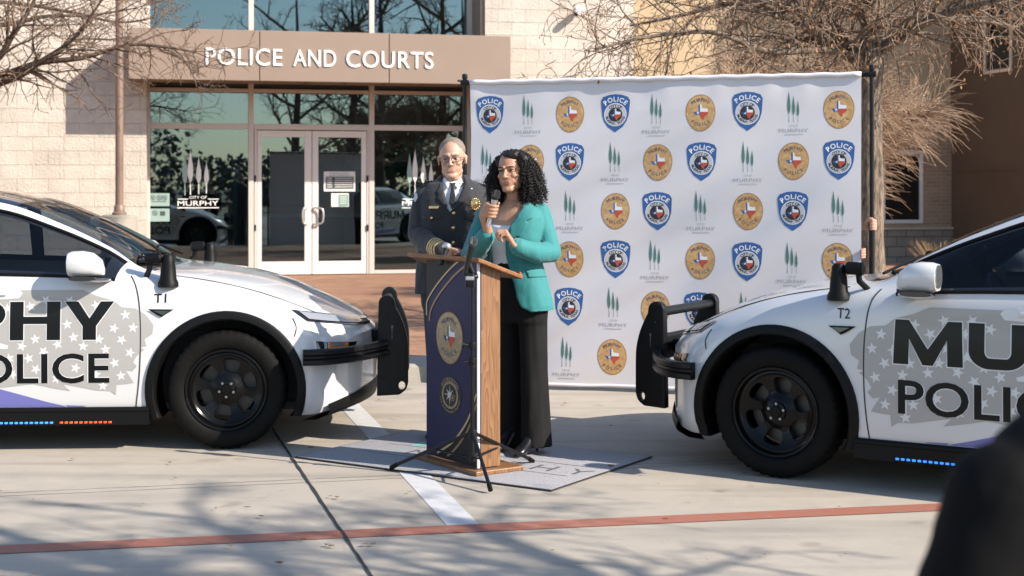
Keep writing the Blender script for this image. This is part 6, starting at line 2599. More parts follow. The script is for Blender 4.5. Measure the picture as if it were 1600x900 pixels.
def hand(mb, w, d, n, side, curl=(15, 25, 15), s=1.0, spread=0.0, thumb=(0.55, 0.75, 0.25), tcurl=0.3):
    w, d, n, side = Vector(w), Vector(d).normalized(), Vector(n), Vector(side)
    n = (n - d * n.dot(d)).normalized()
    side = (side - d * side.dot(d) - n * side.dot(n)).normalized()
    offs = (.031, .0105, -.0105, -.030)
    mets = (.088, .092, .087, .079)
    lens = ((.044, .026, .020), (.048, .029, .021), (.044, .027, .020), (.034, .021, .018))
    rad = (.0095, .0095, .0090, .0080)
    for i in range(4):
        a = w + side * offs[i] * .55 * s
        k = w + d * mets[i] * s + side * offs[i] * s
        mb.cap(a, k, .014 * s, .0115 * s)
        q = k
        c = 0.0
        dd = (d + side * spread * offs[i] / .03).normalized()
        r = rad[i]
        for jx in range(3):
            c += curl[jx] if not hasattr(curl[jx], '__len__') else curl[jx][i]
            v = dd * math.cos(R(c)) + n * math.sin(R(c))
            e = q + v * lens[i][jx] * s
            mb.cap(q, e, r * s, r * .90 * s)
            q, r = e, r * .90
    t = w + d * .022 * s + side * .024 * s
    td = (d * thumb[0] + side * thumb[1] + n * thumb[2]).normalized()
    e = t + td * .044 * s
    mb.cap(t, e, .0150 * s, .0118 * s)
    td2 = (td + d * .55 + n * tcurl).normalized()
    e2 = e + td2 * .033 * s
    mb.cap(e, e2, .0112 * s, .0100 * s)
    td3 = (td2 + d * .2 + n * tcurl).normalized()
    mb.cap(e2, e2 + td3 * .026 * s, .0100 * s, .0080 * s)

def shell(mb, fig, rings, th=0.012, n=56):
    "open-fronted garment: rings (centre, half width, half depth, gap to viewer's right, gap to viewer's left in degrees)"
    vo, vi = [], []
    for c, a, b, gr, gl in rings:
        for k in range(n + 1):
            t = R(gr + (360 - gr - gl) * k / n)
            def q(a_, b_):
                p = 2.3
                st, ct = math.sin(t), math.cos(t)
                return fig.at(c, a_ * math.copysign(abs(st) ** (2 / p), st), b_ * math.copysign(abs(ct) ** (2 / p), ct))
            vo.append(q(a, b))
            vi.append(q(a - th, b - th))
    m = n + 1
    N = len(vo)
    fs = []
    nr = len(rings)
    for i in range(nr - 1):
        for k in range(n):
            a = i * m + k
            fs.append((a, a + 1, a + m + 1, a + m))
            fs.append((N + a, N + a + m, N + a + m + 1, N + a + 1))
        for k in (0, n):
            a = i * m + k
            fs.append((a, a + m, N + a + m, N + a) if k == 0 else (a, N + a, N + a + m, a + m))
    for i in (0, nr - 1):
        for k in range(n):
            a = i * m + k
            fs.append((a, N + a, N + a + 1, a + 1) if i == 0 else (a, a + 1, N + a + 1, N + a))
    mb.add(vo + vi, fs)

def wrinkle(o, amp, sc, seed=0.0, stretch=(1, 1, 1)):
    "soft folds in cloth"
    me = o.data
    n = len(me.vertices)
    co = np.empty(n * 3, 'f'); me.vertices.foreach_get('co', co); co = co.reshape(-1, 3)
    no = np.empty(n * 3, 'f'); me.vertex_normals.foreach_get('vector', no); no = no.reshape(-1, 3)
    k = np.empty(n, 'f')
    for i in range(n):
        q = Vector((co[i, 0] * sc * stretch[0], co[i, 1] * sc * stretch[1], co[i, 2] * sc * stretch[2] + seed))
        k[i] = mnoise.noise(q) + 0.5 * mnoise.noise(q * 2.3)
    me.vertices.foreach_set('co', (co + no * (amp * k)[:, None]).ravel())
    me.update()

def cam_hit(bvh, px, py, off):
    d = ray(px, py)
    h, n, _, _ = bvh.ray_cast(CAMP, d)
    if h is None:
        return None
    if n.dot(d) > 0: n = -n
    return h + n * off

def cam_patch(poly, bvh, off, step, name, mat, parent, thick=0.0, mats=None):
    v, f = tess(poly, step)
    pts = [cam_hit(bvh, a, b, off) for a, b in v]
    good = [p for p in pts if p is not None]
    if not good: return None
    fs = [t for t in f if all(pts[i] is not None for i in t)]
    # drop triangles that jump from one surface to another
    fs = [t for t in fs if max((pts[t[i]] - pts[t[i - 1]]).length for i in range(3)) < 0.06]
    m = MB()
    m.add([p if p is not None else good[0] for p in pts], fs)
    o = m.build(name, mat, parent, 180)
    if thick:
        s = o.modifiers.new('t', 'SOLIDIFY')
        s.thickness = thick
        s.offset = 1
    return o

def legs(mb, fig, hips, ankles, r0, r1, r2, knees=None):
    for h, a in zip(hips, ankles):
        h, a = Vector(h), Vector(a)
        k = h.lerp(a, 0.5)
        mb.loft([(p, fig.rt * rx, fig.fwd * ry) for p, rx, ry in ((h + Vector((0, 0, .06)), r0, r0 * 1.1), (h, r0, r0 * 1.15), (h.lerp(a, .25), (r0 + r1) / 2, (r0 + r1) / 2 * 1.1), (k, r1, r1 * 1.1), (h.lerp(a, .75), (r1 + r2) / 2, (r1 + r2) / 2 * 1.1), (a, r2, r2 * 1.15))], 24)

def shoe(fig, a, parent, heel=0.0, L=0.27, toe=1.0, out=0.0, name='shoe'):
    f = (fig.fwd + fig.rt * out).normalized()
    r = Vector((-f.y, f.x, 0))
    a = Vector((a[0], a[1], 0))
    m = MB()
    z = 0.018
    rings = []
    for t, w, hh, zb in ((-0.30, .028, .030, heel), (-0.26, .036, .042, heel), (-0.10, .038, .052, heel * .9), (0.10, .038, .050, heel * .55), (0.30, .044, .036, heel * .12), (0.48, .046, .028, 0), (0.62, .038, .020, 0), (0.69, .018, .011, 0)):
        rings.append((a + f * (t * L) + Vector((0, 0, z + hh + zb)), r * w * toe, Vector((0, 0, hh))))
    m.loft(rings, 18, 2.3)
    if heel:
        p = a - f * (0.27 * L)
        m.tube([p + Vector((0, 0, 0.016)), p + Vector((0, 0, heel + .03))], [.007, .017], 10)
    return m.build(name, m_shoe, parent, 60)

# ------------------------------------------------------------------ the speaker in the teal jacket
ZW = 8.95
wf_ = Fig(-32)
wz = lambda py: EYE - (py - HY) * ZW / F
wx = lambda px: (px - CX) * ZW / F
W0 = Vector((wx(810), ZW, 0))
woman = thing('person', 'woman with long black curly hair in a teal jacket speaking into a hand microphone', 'person', W0)
WI = Matrix.Translation(-W0)
def loc_(o):
    "geometry was made in world space: shift it under its figure's base"
    o.data.transform(Matrix.Translation(-Vector(o.parent.location)) if o.parent else Matrix())
    return o
HW = head_matrix(Vector((wx(799), ZW, wz(268.5))), -22, -3, -4, 1.10)
body = MB()
add_head(body, HW, man=False)
nb = Vector((wx(803), ZW + 0.03, wz(322)))
body.cap(HW @ Vector((0, .025, -.06)), nb, .054, .060)
body.loft([(Vector((wx(802), ZW + .01, z)), wf_.rt * a, wf_.fwd * b) for z, a, b in ((1.53, .05, .045), (1.50, .085, .06), (1.46, .15, .082), (1.41, .165, .104), (1.34, .15, .112), (1.2, .11, .08), (1.0, .10, .075), (0.92, .10, .07))], 28, 2.3)
# arms under the sleeves
shL, elL, wrL = P(846, 336, 8.97), P(860, 396, 8.86), P(806, 384, 8.66)
shR, elR, wrR = P(757, 338, 9.08), P(737, 404, 8.98), P(763, 362, 8.72)
body.chain([shL, elL, wrL], [.045, .038, .028])
body.chain([shR, elR, wrR], [.045, .038, .028])
legs(body, wf_, [P(836, 450, 8.93), P(796, 450, 9.0)], [P(838, 690, 8.87), P(797, 690, 9.05)], .055, .040, .030)
# left hand: loosely closed in front of the chest
hand(body, wrL + Vector((-.012, -.01, .008)), Vector((-.50, -.20, .80)), Vector((-.80, .05, -.45)), Vector((-.15, .9, .1)), curl=((55, 62, 66, 70), 70, 45), s=1.0, thumb=(.75, .35, .6))
# right hand closed round the microphone
mic_t, mic_h = P(762.5, 353, 8.66), P(777, 297, 8.62)
ma = (mic_h - mic_t).normalized()
e2 = Vector((0, -1, 0)); e2 = (e2 - ma * e2.dot(ma)).normalized()
e1 = e2.cross(ma) if (e2.cross(ma)).x > 0 else ma.cross(e2)
def around(h, ang, rho):
    return mic_t + ma * h + (e1 * math.cos(R(ang)) + e2 * math.sin(R(ang))) * rho
for k, (h, r, a_end) in enumerate(((.128, .0096, 12), (.106, .0098, -5), (.084, .0096, -2), (.063, .0086, 15))):
    pts = [around(h + .004 * math.cos(R(a)), a, .030 + (.010 if i == 0 else 0)) for i, a in enumerate((205, 160, 118, 78, 40, a_end))]
    body.chain(pts, [r * 1.12, r * 1.08, r, r, r * .95, r * .85])
body.loft([(around(h, 200, .040), (e1 * .017), (e2 * .030)) for h in (.045, .07, .10, .125, .138)], 18, 2.3)
body.chain([around(.06, 225, .04), around(.10, 262, .036), around(.125, 300, .031), around(.145, 335, .030)], [.016, .0135, .0115, .0095])
body.chain([around(.085, 205, .042), around(.05, 205, .046), wrR], [.030, .028, .028], flat=.8, up=e2)
bo = remesh(body, 'body', [m_skin_w, m_lip_w], woman, .0042, 5)
paint_lips(bo, HW)
loc_(bo)
face_parts(woman, HW, m_brow_d, False)
for c in children(woman):
    if c.name.split('.')[0] in ('eye', 'eyebrow', 'eyelash'): loc_(c)
# blouse
bl = MB()
cW = lambda px, z, dz=0.0: Vector((wx(px), ZW + dz, z))
bl.loft([(cW(p, z), wf_.rt * a, wf_.fwd * b + Vector((0, 0, -.075 * (z > 1.40)))) for p, z, a, b in ((802, 1.445, .168, .113), (803, 1.345, .172, .121), (803, 1.30, .168, .128), (803, 1.2, .148, .108), (806, 1.10, .150, .110))], 32, 2.3)
loc_(remesh(bl, 'blouse', m_blouse, woman, .006, 4))
# jacket: open shell, collar and sleeves in one cloth
jk = MB()
shell(jk, wf_, [(cW(p, z), a, b, gr, gl) for p, z, a, b, gr, gl in (
    (802, 1.518, .105, .068, 62, 66), (802, 1.50, .135, .078, 46, 54), (801, 1.468, .178, .096, 33, 42), (801, 1.43, .196, .112, 22, 34), (802, 1.37, .196, .132, 13, 30),
    (803, 1.30, .188, .142, 6, 31), (803, 1.20, .170, .122, 4, 36), (805, 1.12, .180, .128, 9, 34), (809, 1.03, .196, .138, 13, 32), (812, .95, .205, .145, 15, 32), (813, .895, .210, .148, 22, 38), (813, .868, .211, .149, 40, 56))])
jk.chain([P(843, 334, 8.97), P(851, 360, 8.93), P(861, 394, 8.87)], [.067, .064, .065], sides=18)
jk.chain([P(861, 394, 8.87), P(840, 396, 8.78), P(810, 386, 8.68)], [.065, .060, .052], sides=18)
jk.chain([P(760, 338, 9.08), P(748, 370, 9.04), P(737, 402, 8.98)], [.070, .070, .070], sides=18)
jk.chain([P(737, 402, 8.98), P(748, 386, 8.85), P(760, 369, 8.745)], [.068, .060, .052], sides=18)
jo_ = remesh(jk, 'jacket', m_teal, woman, .0052, 5)
wrinkle(jo_, .0055, 10, 3.0, (1, 1, .5))
wrinkle(jo_, .0013, 34, 5.0, (1, 1, .5))
loc_(jo_)
jb = bvh_of(jo_)
jb_w = BVHTree.FromPolygons([v.co + W0 for v in jo_.data.vertices], [tuple(p.vertices) for p in jo_.data.polygons])
for nm, poly, off, th in (('lapel', [(838, 315), (842, 322), (832, 341), (822, 345), (826, 350), (805, 385), (797, 392), (795, 372), (799, 352), (812, 333), (824, 318)], .007, .004),
                          ('lapel', [(778, 318), (773, 340), (768, 362), (766, 392), (771, 398), (777, 370), (780, 345), (783, 322)], .006, .003),
                          ('pocket_flap', [(822, 422), (826, 434), (856, 432), (856, 421)], .006, .004)):
    o_ = cam_patch(poly, jb_w, off, 3, nm, m_teal, woman, th)
    if o_: loc_(o_)
bt = cam_hit(jb_w, 799.5, 411, .004)
if bt is not None:
    loc_(MB().ell(bt, (.011, .007, .011)).build('button', m_teal, woman, 180))
pin = cam_hit(jb_w, 807, 334, .012)
if pin is not None:
    loc_(MB().cap(pin + Vector((-.012, 0, .004)), pin + Vector((.010, 0, -.003)), .006, .004).build('lapel_microphone', m_mic_body, woman, 180))
# trousers and shoes
tr_ = MB()
legs(tr_, wf_, [P(831, 462, 8.93), P(799, 462, 9.02)], [P(839, 697, 8.86), P(797, 699, 9.06)], .090, .080, .094)
tr_.loft([(cW(p, z), wf_.rt * a, wf_.fwd * b) for p, z, a, b in ((806, 1.16, .154, .114), (808, 1.06, .158, .116), (812, .96, .162, .116), (815, .86, .172, .115), (815, .79, .165, .11))], 28, 2.3)
to_ = remesh(tr_, 'trousers', m_black_cloth, woman, .009, 6)
wrinkle(to_, .009, 9, 1.0, (1.5, 1.5, .13))
loc_(to_)
a1, a2 = P(830, 700, 8.83), P(797, 702, 8.98)
loc_(shoe(wf_, a1, woman, .055, .25, .85))
loc_(shoe(wf_, a2, woman, .055, .25, .85))
# hair: a dark mass and hundreds of separate curls
hv = MB()
masses = [((0, .036, .064), (.092, .098, .068)), ((.096, .040, -.030), (.048, .085, .100)), ((.102, .050, -.082), (.052, .083, .066)), ((-.092, .035, -.042), (.040, .085, .100)), ((-.092, .05, -.090), (.042, .08, .060)),
          ((.01, .095, -.02), (.114, .078, .118)), ((.068, .03, .048), (.048, .085, .058)), ((-.064, .03, .044), (.040, .08, .056)), ((.02, -.03, .086), (.060, .045, .032))]
for c, r in masses:
    hv.ell(c, tuple(x * .93 for x in r), u=20, v=14)
hm_ = MB(); hm_.add(hv.v, hv.f, mat=HW)
hair = remesh(hm_, 'hair', m_curl, woman, .008, 3)
wrinkle(hair, .006, 60, 2.0)
loc_(hair)
rng = random.Random(17)
FIX[0] = False
cu = MB()
def blocked(p):
    q = Vector(p)
    if q.y < -.018 and abs(q.x) < .066 + .012 * (q.z > .02) and q.z < .082 - .9 * q.x * q.x: return True
    return False
cnt = 0
while cnt < 1050:
    c, r = masses[rng.randrange(len(masses))]
    d = Vector((rng.gauss(0, 1), rng.gauss(0, 1) - .3, rng.gauss(0, 1))).normalized()
    q = Vector((c[0] + r[0] * d.x, c[1] + r[1] * d.y, c[2] + r[2] * d.z))
    if blocked(q) or any(sum(((q[i] - c2[i]) / (r2[i] * .9)) ** 2 for i in range(3)) < 1 for c2, r2 in masses):
        cnt += .02
        continue
    nrm = Vector((d.x / r[0], d.y / r[1], d.z / r[2])).normalized()
    fall = Vector((0, 0, -1)) + nrm * rng.uniform(.15, .55)
    fall = (fall - nrm * max(0, -fall.dot(nrm))).normalized()
    L = rng.uniform(.040, .080)
    u = fall.orthogonal().normalized(); w = fall.cross(u)
    hr = rng.uniform(.0045, .0085); turns = L / rng.uniform(.014, .021)
    ph = rng.uniform(0, 6.28)
    n = int(turns * 7)
    pts = []
    for k in range(n + 1):
        t = k / n
        a = ph + 2 * math.pi * turns * t
        pts.append(q + fall * (L * t) + nrm * (.008 * math.sin(t * 2)) + (u * math.cos(a) + w * math.sin(a)) * hr)
    if any(blocked(p) for p in pts):
        cnt += .05
        continue
    cu.tube([HW @ p for p in pts], [.0026 * (1 - .5 * k / n) for k in range(n + 1)], 4, cap=False)
    cnt += 1
co_ = cu.build('curls', m_curl, woman, 180)
FIX[0] = True
loc_(co_)
tag(mic('hand_microphone', 'black hand microphone with a silver handle held up by the woman in teal', mic_t, ma, (mic_h - mic_t).length, M('mic_head_black', (0.02, 0.02, 0.022), 0.4, metal=0.3, bump=0.6, bscale=900), m_mic_silver, .025, .0175))

# ------------------------------------------------------------------ the officer in dress uniform
ZO = 9.45
of_ = Fig(-6)
oz = lambda py: EYE - (py - HY) * ZO / F
ox = lambda px: (px - CX) * ZO / F
O0 = Vector((ox(704), ZO, 0))
off_ = thing('person', 'grey haired man with glasses in dark police dress uniform with gold cuff stripes', 'person', O0)
HO = head_matrix(Vector((ox(706.5), ZO - .02, oz(248))), -4, 1, -2, 1.10)
body = MB()
add_head(body, HO, True)
body.cap(HO @ Vector((0, .02, -.06)), Vector((ox(706), ZO + .01, oz(298))), .062, .070)
body.ell(HO @ Vector((0, -.035, -.110)), (.045, .045, .03))
cO = lambda px, z, dz=0.0: Vector((ox(px), ZO + dz, z))
body.loft([(cO(704, z), of_.rt * a, of_.fwd * b) for z, a, b in ((1.63, .07, .06), (1.58, .15, .08), (1.5, .18, .10), (1.3, .17, .11), (1.1, .16, .11), (.95, .16, .10))], 28, 2.3)
sR, eR, wR_ = P(663, 305, 9.47), P(653, 368, 9.42), P(693, 391, 9.08)
sL, eL, wL_ = P(748, 305, 9.47), P(762, 375, 9.42), P(738, 394, 9.10)
body.chain([sR, eR, wR_], [.055, .045, .032])
body.chain([sL, eL, wL_], [.055, .045, .032])
hand(body, wR_ + Vector((.004, 0, 0)), Vector((.97, -.18, -.06)), Vector((0, -.35, -.93)), Vector((0, -.95, .2)), curl=(18, 28, 18), s=1.05, thumb=(.8, .5, .1))
hand(body, wL_ + Vector((-.004, 0, 0)), Vector((-.93, -.2, .02)), Vector((0, -.2, -.97)), Vector((0, -.95, .2)), curl=(18, 28, 18), s=1.05, thumb=(.8, .5, .1))
legs(body, of_, [cO(722, .90), cO(690, .90)], [cO(724, .07), cO(688, .07)], .07, .055, .04)
bo = remesh(body, 'body', [m_skin_m, m_lip_m], off_, .0046, 5)
paint_lips(bo, HO)
loc_(bo)
face_parts(off_, HO, m_brow_g, True)
hh = MB()
hh.ell((0, .027, .050), (.0778, .0935, .0762), u=24, v=16)
hh.ell((0, .050, .010), (.0755, .073, .083), u=24, v=16)
h2 = MB(); h2.add(hh.v, hh.f, mat=HO)
hr_ = remesh(h2, 'hair', m_grey_hair, off_, .006, 2)
wrinkle(hr_, .0012, 110, 1.0)
# glasses
gl_ = MB()
lens = []
for s in (1, -1):
    ring = [H_ for H_ in [HO @ Vector((s * .034 + .0245 * math.copysign(abs(math.cos(t)) ** .7, math.cos(t)), -.0985 + abs(.0245 * math.cos(t) + 0 if s > 0 else -.0245 * math.cos(t)) * 0.12, -.004 + .0155 * math.copysign(abs(math.sin(t)) ** .7, math.sin(t)))) for t in [2 * math.pi * k / 24 for k in range(25)]]]
    gl_.tube(ring, .0016, 6, cap=False)
    lens.append(ring[:24])
    gl_.tube([HO @ Vector(p) for p in ((s * .058, -.096, .004), (s * .073, -.085, .005), (s * .080, -.03, .006), (s * .080, .02, .004))], .0017, 6)
gl_.tube([HO @ Vector(p) for p in ((-.010, -.0995, .003), (0, -.103, .006), (.010, -.0995, .003))], .0016, 6)
go_ = gl_.build('spectacles', m_frame, off_, 180)
ln_ = MB()
for ring in lens:
    n = len(ring)
    ln_.add(ring, [tuple(range(n))])
lno = ln_.build('lenses', m_lens_g, go_)
lno.data.transform(Matrix.Translation(-O0))
for c in children(off_):
    if c.name.split('.')[0] in ('eye', 'eyebrow', 'eyelash', 'hair', 'spectacles'): loc_(c)
# shirt, collar, tie
sh_ = MB()
sh_.loft([(cO(707, z), of_.rt * a, of_.fwd * b) for z, a, b in ((1.662, .074, .074), (1.63, .09, .088), (1.58, .15, .115), (1.48, .19, .140), (1.35, .18, .13), (1.1, .17, .125))], 28, 2.3)
loc_(remesh(sh_, 'shirt', m_shirt, off_, .007, 3))
jk = MB()
shell(jk, of_, [(cO(708 if z > 1.4 else 704, z), a, b, gr, gl) for z, a, b, gr, gl in (
    (1.690, .090, .074, 50, 40), (1.655, .118, .090, 42, 30), (1.628, .168, .106, 29, 17), (1.585, .205, .130, 18, 9), (1.53, .222, .150, 10, 5),
    (1.48, .228, .158, 4, 2), (1.46, .230, .158, .4, .4), (1.35, .222, .158, .3, .3), (1.2, .212, .155, .3, .3), (1.08, .218, .155, .3, .3), (.95, .228, .16, .3, .3), (.925, .229, .16, .3, .3))], .012, 60)
jk.chain([P(666, 306, 9.47), P(658, 335, 9.45), P(656, 367, 9.42)], [.078, .076, .074], sides=18)
jk.chain([P(656, 367, 9.42), P(669, 381, 9.28), P(690, 390.5, 9.10)], [.074, .066, .054], sides=18)
jk.chain([P(747, 306, 9.47), P(757, 335, 9.45), P(762, 374, 9.42)], [.078, .076, .072], sides=18)
jk.chain([P(762, 374, 9.42), P(752, 386, 9.28), P(741, 393, 9.12)], [.072, .066, .054], sides=18)
jo_ = remesh(jk, 'uniform_jacket', m_uniform, off_, .0056, 5)
wrinkle(jo_, .0075, 10, 7.0, (1, 1, .6))
wrinkle(jo_, .0014, 32, 8.0, (1, 1, .5))
jo_.data.materials.append(m_gold_braid)
cA, cB = P(656, 367, 9.42), P(690, 390.5, 9.10)
cax = (cB - P(669, 381, 9.28)).normalized()
for pl_ in jo_.data.polygons:            # four gold braid stripes woven round the cuff
    d_ = cB + cax * .03 - pl_.center
    t_ = d_.dot(cax)
    if 0 < t_ < .16 and (d_ - cax * t_).length < .085 and .020 < t_ < .140 and ((t_ - .020) % .030) < .0185:
        pl_.material_index = 1
ob = BVHTree.FromPolygons([v.co.copy() for v in jo_.data.vertices], [tuple(p.vertices) for p in jo_.data.polygons])
shirt_o = [c for c in children(off_) if c.name.startswith('shirt')][0]
sb_ = BVHTree.FromPolygons([v.co + O0 for v in shirt_o.data.vertices], [tuple(p.vertices) for p in shirt_o.data.polygons])
loc_(jo_)
def oput(o):
    if o: loc_(o)
    return o
for poly in ([(693, 276), (690, 285), (682, 301), (686, 305), (683, 309), (703, 331), (704.5, 328), (697, 303), (693, 290)], [(726, 273), (730, 284), (737, 298), (733, 303), (736, 307), (707, 331), (705.5, 327), (716, 302), (723, 287)]):
    oput(cam_patch(poly, ob, .006, 2.5, 'lapel', m_uniform, off_, .004))
for poly in ([(693, 275), (695, 285), (699.5, 296), (704, 288.5), (698, 281)], [(726, 273), (724, 285), (715, 296), (708, 288.5), (716, 281)]):
    oput(cam_patch(poly, sb_, .013, 2, 'shirt_collar', m_shirt, off_, .004))
oput(cam_patch([(703, 287.5), (712, 287.5), (710, 294), (713, 318), (707, 328), (702, 318), (705.5, 294)], sb_, .017, 2, 'tie', m_tie, off_, .006))
for px, py in ((709, 333), (708, 356), (708, 379)):
    p = cam_hit(ob, px, py, .003)
    oput(MB().ell(p, (.0115, .007, .0115)).build('button', m_gold, off_, 180))
oput(cam_patch([(707, 332), (708, 332), (707.2, 395), (706.2, 395)], ob, .002, 2, 'front_seam', m_tie, off_))
for poly in ([(661, 338), (661.5, 342), (676, 345), (690, 341), (690, 337)], [(727, 337), (727, 341), (738, 345), (747, 342), (747, 337)]):
    oput(cam_patch(poly, ob, .006, 2.5, 'pocket_flap', m_uniform, off_, .004))
for px, py in ((675, 340.5), (743.5, 338.5)):
    p = cam_hit(ob, px, py, .010)
    oput(MB().ell(p, (.009, .006, .009)).build('button', m_gold, off_, 180))
oput(cam_patch([(671, 322), (686, 322), (686, 326), (671, 326)], ob, .008, 2, 'name_bar', m_gold, off_, .003))
bp_ = cam_hit(ob, 742, 319, .006)
bm_ = MB()
v, f = tess(oval(0, 0, .026, .034, 24), .01)
bm_.add([bp_ + of_.rt * a + Vector((0, 0, b)) + of_.fwd * (.012 - 6 * (a * a + b * b)) for a, b in v], f)
for k in range(14):
    a = 2 * math.pi * k / 14
    bm_.ell(bp_ + of_.rt * .027 * math.cos(a) + Vector((0, 0, .035 * math.sin(a))) + of_.fwd * .005, (.006, .004, .006), u=8, v=6)
bm_.ell(bp_ + of_.fwd * .013, (.012, .005, .014), u=12, v=8)
oput(bm_.build('badge', m_gold, off_, 60))
for px, py in ((718, 286.5), (721, 286), (717.5, 289), (720.5, 288.5)):
    p = cam_hit(sb_, px, py, .018)
    if p is not None: oput(MB().ell(p, (.004, .003, .004), u=8, v=6).build('collar_star', m_gold, off_, 180))
for px, py in ((695, 297), (736, 296)):
    p = cam_hit(ob, px, py, .006)
    if p is not None: oput(MB().ell(p, (.007, .004, .007), u=10, v=6).build('lapel_pin', m_mic_silver, off_, 180))
for s, px in ((-1, 664), (1, 748)):
    ep = MB().rbox((0, 0, 0), (.055, .10, .010), .004)
    q = MB(); q.add(ep.v, ep.f, mat=Matrix.Translation(P(px, 286.5, 9.46)) @ Matrix.Rotation(R(18 * s), 4, 'Y') @ Matrix.Rotation(R(90), 4, 'Z'))
    oput(q.build('epaulette', m_uniform, off_, 60))
sp_ = cam_hit(ob, 649.5, 309, .004)
if sp_ is not None:
    oput(cam_patch([(647, 301), (652, 302), (653, 309), (649, 316), (645, 310)], ob, .003, 2, 'sleeve_patch', m_e_grey, off_))
tr_ = MB()
legs(tr_, of_, [cO(724, .90), cO(688, .90)], [cO(726, .05), cO(687, .05)], .115, .085, .085)
tr_.loft([(cO(704, z), of_.rt * a, of_.fwd * b) for z, a, b in ((1.08, .18, .13), (.95, .195, .14), (.86, .19, .135), (.80, .17, .12))], 28, 2.3)
oput(remesh(tr_, 'trousers', m_uniform, off_, .011, 6))
oput(shoe(of_, cO(726, 0), off_, 0, .30, 1.0, .15))
oput(shoe(of_, cO(687, 0), off_, 0, .30, 1.0, -.15))

# ------------------------------------------------------------------ plainly dressed figures: the pole holder and the onlooker
def plain_person(name, label, base, yaw, H, skin, hairc, coat, trous, arms, hands_, hair_long=False, voxel=.007, sleeve=1.0, wide=1.0):
    fg = Fig(yaw)
    base = Vector(base)
    t = thing(name, label, 'person', base)
    k = H / 1.75
    c = lambda x, y, z: fg.at(base, x * k, y * k, z * k)
    Hm = head_matrix(c(0, .02, 1.635), yaw, 0, 0, k)
    b = MB()
    add_head(b, Hm, not hair_long)
    b.cap(Hm @ Vector((0, .02, -.06)), c(0, 0, 1.46), .055 * k, .06 * k)
    b.loft([(c(0, 0, z), fg.rt * a * k, fg.fwd * d * k) for z, a, d in ((1.49, .06, .05), (1.44, .14, .08), (1.35, .16, .10), (1.1, .14, .09), (.95, .15, .10), (.9, .15, .10))], 24, 2.3)
    legs(b, fg, [c(.09, 0, .86), c(-.09, 0, .86)], [c(.10, 0, .07), c(-.10, 0, .07)], .07 * k, .05 * k, .035 * k)
    for pts in arms:
        b.chain(pts, [.045, .038, .027])
    for h in hands_:
        h(b)
    bo = remesh(b, 'body', [skin, m_lip_m], t, voxel, 4)
    paint_lips(bo, Hm)
    loc_(bo)
    face_parts(t, Hm, m_brow_d)
    hm = MB()
    hm.ell((0, .032, .052), (.082, .096, .080), u=20, v=14)
    hm.ell((0, .055, -.01), (.082, .075, .10 if hair_long else .085), u=20, v=14)
    h2 = MB(); h2.add(hm.v, hm.f, mat=Hm)
    ho = remesh(h2, 'hair', hairc, t, .007, 2)
    for q in children(t):
        if q.name.split('.')[0] in ('eye', 'eyebrow', 'eyelash', 'hair'): loc_(q)
    j = MB()
    w = wide
    j.loft([(c(0, 0, z), fg.rt * a * k * w, fg.fwd * d * k * w) for z, a, d in ((1.50, .085, .07), (1.465, .14, .09), (1.43, .19, .11), (1.36, .215, .13), (1.25, .215, .14), (1.05, .20, .135), (.90, .215, .14), (.80, .22, .14))], 28, 2.3)
    for pts in arms:
        j.chain([pts[0], pts[1]], [.078 * w, .066 * w], sides=16)
        if sleeve > 0:
            j.chain([pts[1], Vector(pts[1]).lerp(Vector(pts[2]), sleeve)], [.066 * w, .05 * w], sides=16)
    jo = remesh(j, 'coat', coat, t, .008, 5)
    wrinkle(jo, .006, 9, base.x)
    loc_(jo)
    r = MB()
    legs(r, fg, [c(.095, 0, .84), c(-.095, 0, .84)], [c(.105, 0, .05), c(-.105, 0, .05)], .11 * k, .085 * k, .08 * k)
    r.loft([(c(0, 0, z), fg.rt * a * k, fg.fwd * d * k) for z, a, d in ((1.0, .18, .12), (.86, .19, .13), (.78, .17, .12))], 24, 2.3)
    loc_(remesh(r, 'trousers', trous, t, .011, 5))
    loc_(shoe(fg, c(.105, 0, 0), t, 0, .28, .95, .15))
    loc_(shoe(fg, c(-.105, 0, 0), t, 0, .28, .95, -.15))
    return t

pole_x = BMAT @ Vector((BW + 0.075, 0.035, 0))
hz1 = EYE - (352 - HY) * pole_x.y / F
pc = Vector((pole_x.x, pole_x.y, hz1))
def grip(b):
    "fist closed on the upright pole"
    ax = Vector((0, 0, 1)); u = Vector((1, 0, 0)); w = Vector((0, -1, 0))
    def ar(h, ang, rho):
        return pc + ax * h + (u * math.cos(R(ang)) + w * math.sin(R(ang))) * rho
    for kx, (h, r) in enumerate(((.034, .0098), (.012, .010), (-.010, .0098), (-.030, .0088))):
        b.chain([ar(h, a, .029) for a in (-60, -20, 20, 60, 95, 128)], [r * 1.1, r * 1.1, r, r, r * .95, r * .85])
    b.loft([(ar(h, -75, .038), u * .030, w * .017) for h in (-.042, -.02, .01, .036, .045)], 16, 2.3)
    b.chain([ar(.0, 215, .045), ar(.036, 170, .034), ar(.05, 130, .031), ar(.05, 95, .030)], [.017, .014, .012, .0095])
    b.chain([ar(0, -90, .042), ar(-.005, 230, .055), wr1], [.030, .030, .029])
wr1 = pc + Vector((-.085, .055, -.012))
el1 = pc + Vector((-.30, .22, -.10))
bs = Vector((2.22, 11.55, 0))
edge = BMAT @ Vector((BW + 0.004, 0.0, 0))
hz2 = EYE - (396 - HY) * edge.y / F
wr2 = Vector((edge.x - .03, edge.y + .10, hz2 - .05))
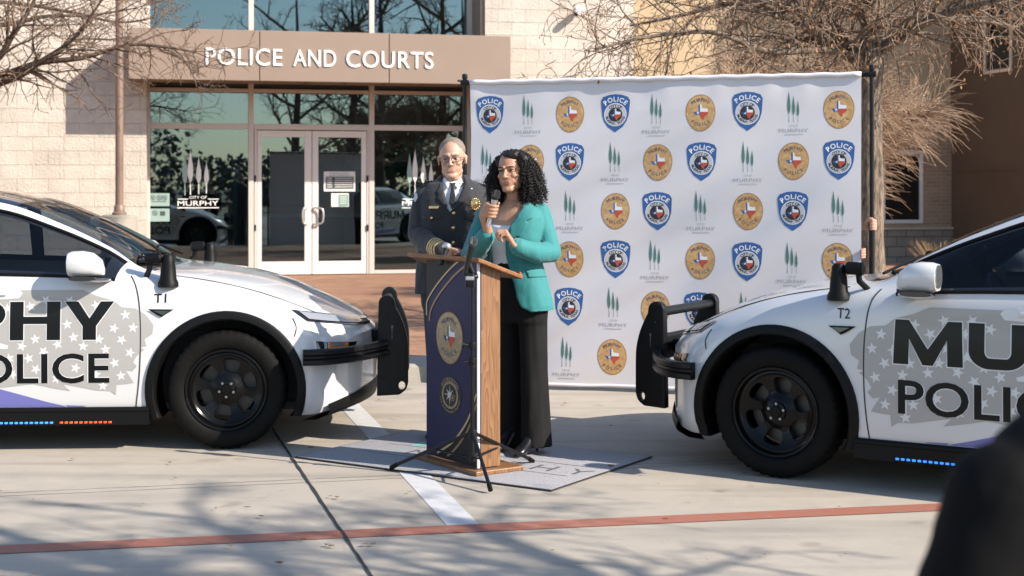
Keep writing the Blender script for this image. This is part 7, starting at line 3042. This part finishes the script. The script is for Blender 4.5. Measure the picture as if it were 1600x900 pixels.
def grip2(b):
    "fingers folded round the edge of the banner"
    e = Vector((edge.x + .012, edge.y, hz2))
    for kx, (h, r) in enumerate(((.028, .0098), (.007, .010), (-.014, .0096), (-.033, .0085))):
        b.chain([e + Vector((.004, .05, h)), e + Vector((.012, .01, h + .004)), e + Vector((.002, -.022, h + .004)), e + Vector((-.024, -.028, h))], [r * 1.1, r, r * .95, r * .85])
    b.loft([(e + Vector((-.004, .06, h)), Vector((.016, 0, 0)), Vector((0, .035, 0))) for h in (-.042, -.02, .01, .034, .042)], 16, 2.3)
    b.chain([e + Vector((-.004, .085, -.01)), wr2], [.03, .028])
holder = plain_person('person', 'person hidden behind the banner, one hand gripping its right upright pole', bs, 8, 1.70, m_skin_m, m_brow_d, M('grey_sweater', (0.16, 0.16, 0.18), 0.9), m_black_cloth,
             [[bs + Vector((.20, -.02, 1.36)), el1, wr1], [bs + Vector((.13, -.08, 1.30)), bs + Vector((.24, -.12, 1.10)), wr2]], [grip, grip2], sleeve=.55, voxel=.0055)
wt_ = MB()
dv = (el1 - wr1).normalized()
wt_.tube([wr1 + dv * .02, wr1 + dv * .045], .034, 16)
loc_(wt_.build('bracelet', M('jade_bracelet', (0.40, 0.62, 0.55), 0.35), holder, 50))

fb = Vector((.805, 1.93, 0))
fsh, fel, fwr = Vector((.640, 1.90, 1.215)), Vector((.545, 1.88, .985)), Vector((.61, 2.08, .83))
fsh2, fel2, fwr2 = Vector((.99, 1.95, 1.24)), Vector((1.06, 1.95, .98)), Vector((.98, 2.16, .86))
plain_person('person', 'onlooker in a black coat whose blurred shoulder fills the near right corner', fb, 180, 1.58, m_skin_m, m_brow_d, m_coat, m_black_cloth,
             [[fsh, fel, fwr], [fsh2, fel2, fwr2]],
             [lambda b: hand(b, fwr, Vector((.3, .9, .1)), Vector((.9, -.3, 0)), Vector((0, 0, 1)), s=.95), lambda b: hand(b, fwr2, Vector((-.3, .9, .1)), Vector((-.9, -.3, 0)), Vector((0, 0, 1)), s=.95)], voxel=.008)
